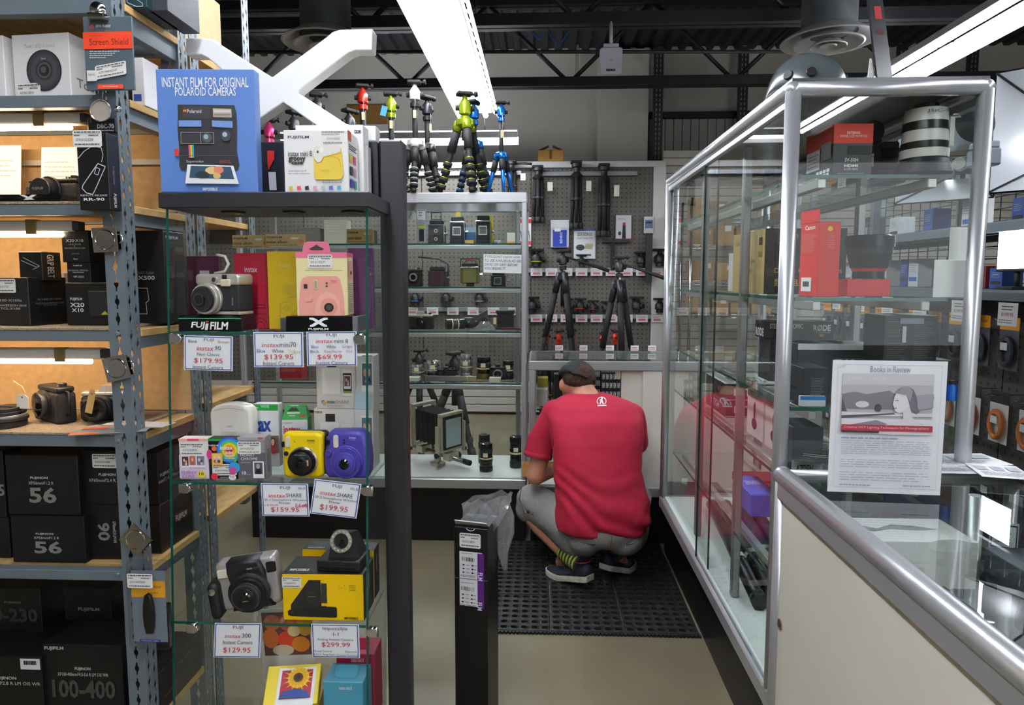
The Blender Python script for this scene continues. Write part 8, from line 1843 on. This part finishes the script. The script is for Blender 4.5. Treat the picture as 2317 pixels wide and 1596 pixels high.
for z in (1.33, 1.60):
    for x in (GX - .16, GX + .30): 
        m = MB(); m.box(x, x + .02, 2.0, 4.7, z - .035, z, .001); G(m, 'shelf_beam', GREY)
    G(MB().box(GX - .14, GX + .3, 2.0, 4.7, z + .0003, z + .008), 'shelf_plate', M('7b8288', .4, .3))
for y in (2.0, 2.9, 3.8, 4.66):
    for x in (GX - .16, GX + .3): m = MB(); m.box(x + .02, x + .055, y, y + .035, 1.296, 1.98, .001); G(m, 'slotted_upright', GREY)
m = MB()
for i in range(40): z = 1.36 + (i % 10) * .06; m.tube([(GX + .27, 2.1 + (i // 10) * .62, z), (GX + .27, 2.1 + (i // 10 + 1) * .62, z)], .003, 5)
for i in range(26): m.tube([(GX + .272, 2.1 + i * .1, 1.34), (GX + .272, 2.1 + i * .1, 1.94)], .003, 5)
o = G(m, 'wire_grid', M('3c4248', .4, .5)); o['kind'] = 'stuff'
# cable packs, three rows of hooks
def pack(y, z, kind, first):
    hcol, ccol, lb = (('f0a010', '33363c', 'clear cable pack with a yellow header and a black coil'), ('2a2420', 'e07a28', 'white backed cable pack with a bright orange coil'), ('3a3c42', '4a4c52', 'grey cable pack hanging on the lowest hooks'))[kind]
    e = empty('cable_pack', (GX - .10, y, z), 0, lb, 'package', ('yellow headed cable packs', 'orange cable packs', 'grey cable packs')[kind])
    m = MB(); m.box(-.002, .0, -.055, .055, .0, .05); m.build('header', M(hcol, .5), e)
    m = MB(); m.box(-.001, .0, -.055, .055, -.16, -.0004); m.build('backing', M('dcdad6', .6) if kind == 1 else M('565a62', .4), e)
    m = MB(); m.tube([(-.012, .036 * math.cos(a) * (1 + .12 * math.sin(a * .33)), -.085 + .052 * math.sin(a) * (1 + .1 * math.cos(a * .4))) for a in [2 * PI * 3 * k / 48 for k in range(49)]], .0085, 6); m.build('coil', M(ccol, .45), e)
    m = MB(); m.box(-.021, -.020, -.02, .02, -.08, -.05); m.build('sticker', WHITE, e)
    m = MB(); m.box(-.024, -.0235, -.055, .055, -.165, -.001); m.build('clear_bag', PLASTIC, e)
    m = MB(); m.tube([(.097, 0, .035), (-.05, 0, .035), (-.06, 0, .045)], .0025, 6); m.build('hook', CHROME, e)
    if kind == 0: f = Face((-.002, .055, .05), (0, -.11, 0), (0, 0, -.05), e); f.N = V((-1, 0, 0)); f.t('Data Cable', .25, .35, .85, .55, '8a5c08', .01); f.done('lettering')
for kind, z in ((0, 1.18), (1, .88), (2, .58)):
    for i in range(14): pack(2.22 + i * .17 + .03 * kind, z, kind, i == 0)
# on the steel shelves
SLV2 = M('d8dbe0', .3, .4)
def softbox(y, z, sy, sz, label, lit=False):
    e = empty('softbox', (GX + .03, y, z), .8, label, 'light', None); o4 = [(-.14, -sy, -sz), (-.14, sy, -sz), (-.14, sy, sz), (-.14, -sy, sz)]; i4 = [(.16, -sy * .35, -sz * .35), (.16, sy * .35, -sz * .35), (.16, sy * .35, sz * .35), (.16, -sy * .35, sz * .35)]
    m = MB(); m.ring_loft([o4, i4], cap=False); m.build('reflector', SLV2, e); m = MB(); m.ring_loft([[(x + .004, y_ * 1.03, z_ * 1.03) for x, y_, z_ in o4], [(x + .004, y_ * 1.05, z_ * 1.05) for x, y_, z_ in i4]], cap=False); m.build('outer_cloth', M('26272b', .7), e)
    for p0, p1 in zip(o4, i4): m = MB(); m.tube([p0, p1], .006, 5); m.build('rod', RUB, e)
    m = MB(); m.box(.165, .24, -.04, .04, -.04, .04, .004); m.build('lamp_body', RUB, e); m = MB(); m.lathe([(.035, 0), (.03, .04), (0, .05)], (.15, 0, 0), (-1, 0, 0), 14); m.build('bulb', M('fbfdff', .4, emit=22.0) if lit else M('e4e4e2', .4), e)
    m = MB(); m.tube([(.2, 0, -.04), (.2, 0, 1.6095 - z)], .012, 8); m.build('stud', RUB, e)
    return e
softbox(2.62, 1.93, .24, .22, 'large silver lined softbox glowing above the cable packs', True)
softbox(3.4, 1.95, .2, .2, 'second silver lined softbox, unlit, further along the lighting shelf', False)
def led(y, z0, w_, h_, label):
    e = empty('led_panel', (GX - .08, y, z0), 0, label, 'light'); m = MB(); m.box(-.02, .02, -w_ / 2, w_ / 2, .07, .07 + h_, .004); m.build('housing', RUB, e); m = MB(); m.box(-.0215, -.0205, -w_ / 2 + .012, w_ / 2 - .012, .082, .058 + h_); m.build('diffuser', M('ffffff', .4, emit=9.0), e); m = MB(); m.box(-.05, .05, -.05, .05, 0, .012, .002); m.tube([(0, 0, .012), (0, 0, .072)], .01, 8); m.build('foot', RUB, e)
led(2.74, 1.3395, .20, .17, 'brightly lit LED panel on the steel shelf above the cables')
random.seed(21); CN = {'e4e6e8': 'white', 'dcdcda': 'pale grey', '22252b': 'black', '2a4a90': 'blue', 'c8a070': 'tan', '8a2a34': 'dark red', 'd0d4d8': 'silver', '33363c': 'charcoal'}
for i in range(22):
    z = (1.3393, 1.6093, 1.3393)[i % 3]; y = 2.15 + i * .11
    w_, h_ = random.uniform(.06, .1), random.uniform(.08, .2); c_ = random.choice(('e4e6e8', 'dcdcda', '22252b', '2a4a90', 'c8a070', '8a2a34', 'd0d4d8', '33363c'))
    h_ = min(h_, .15)
    b = Box('lighting_carton', CN[c_] + ' lighting accessory carton on the %s steel shelf above the cables' % ('lower' if z < 1.5 else 'upper'), 'carton', (GX + .10, y, z), .09, w_, h_, M(c_, .5), group='lighting accessory cartons')
    g = b.face('L'); g.lines(.15, .2, .85, .5, 4, '9aa0a8', .35); g.r(.1, .65, .9, .8, random.choice(('c83a40', '3a62b0', '2a2c30'))); b.done()
for i in range(7):
    y = 2.3 + i * .3; b = Box('shelf_price_card', 'white price card hung on the steel shelf beam', 'price card', (GX - .1635, y, 1.20), .002, .11, .09, WHITE, group='price cards on the steel shelf'); g = b.face('L'); g.t('$199.95', .2, .42, .8, .6, 'c85a60'); g.lines(.2, .1, .8, .35, 2, '6a6a70', .4); g.lines(.1, .7, .9, .9, 2, '8a8a90', .4); b.done()
# wire rack with kraft cartons at the far end
wr = empty('wire_rack', (1.75, 6.3, 0), 0, 'chrome wire rack of kraft cartons near the slatwall', 'shelving'); WZ = [at(1590, y, 6.2).z for y in (497, 556, 636, 711)] + [.55, .2]
for x in (-.42, .42):
    for y in (-.2, .2): m = MB(); m.tube([(x, y, .001), (x, y, 2.1)], .013, 8); m.build('upright', CHROME, wr)
for z in WZ:
    m = MB(); [m.tube([(-.42, -.2 + .04 * i, z), (.42, -.2 + .04 * i, z)], .004, 5) for i in range(11)]; [m.tube([(-.42, y, z - .03), (.42, y, z - .03)], .004, 5) for y in (-.2, .2)]
    for i in range(14): m.tube([(-.42 + .06 * i, -.2, z - .03), (-.39 + .06 * i, -.2, z), (-.36 + .06 * i, -.2, z - .03)], .003, 5)
    o = m.build('wire_shelf', CHROME, wr); o['kind'] = 'stuff'
for k, z in enumerate(WZ[:4]):
    x = -.39
    while x < .32:
        w_ = random.uniform(.12, .2); h_ = random.uniform(.1, .2)
        b = Box('kraft_carton', 'kraft stock carton with a white label on the wire rack', 'carton', (1.75 + x + w_ / 2, 6.14, z + .0055), w_, .28, h_, M(random.choice(('a9834f', 'b08a58', '9c7746')), .8), group='kraft cartons on the wire rack'); b.face('F').r(.5, .15, .85, .4, 'e0e0dc'); b.done(); x += w_ + .02
# ================================================================ the far face of each flat pane only lets light through: one clean reflection per pane
CLEAR = bpy.data.materials.new('pane_back'); CLEAR.use_nodes = True
_nt = CLEAR.node_tree; _nt.nodes.clear(); _o = _nt.nodes.new('ShaderNodeOutputMaterial'); _t = _nt.nodes.new('ShaderNodeBsdfTransparent'); _t.inputs[0].default_value = (1, 1, 1, 1); _nt.links.new(_t.outputs[0], _o.inputs[0])
for me in {o.data for o in COL.objects if o.type == 'MESH'}:
    if len(me.vertices) == 8 and len(me.materials) == 1 and me.materials[0] in (GLASS, GLASS_G, PLASTIC):
        big = sorted(me.polygons, key=lambda p: -p.area)[:2]
        me.materials.append(CLEAR); big[1].material_index = 1
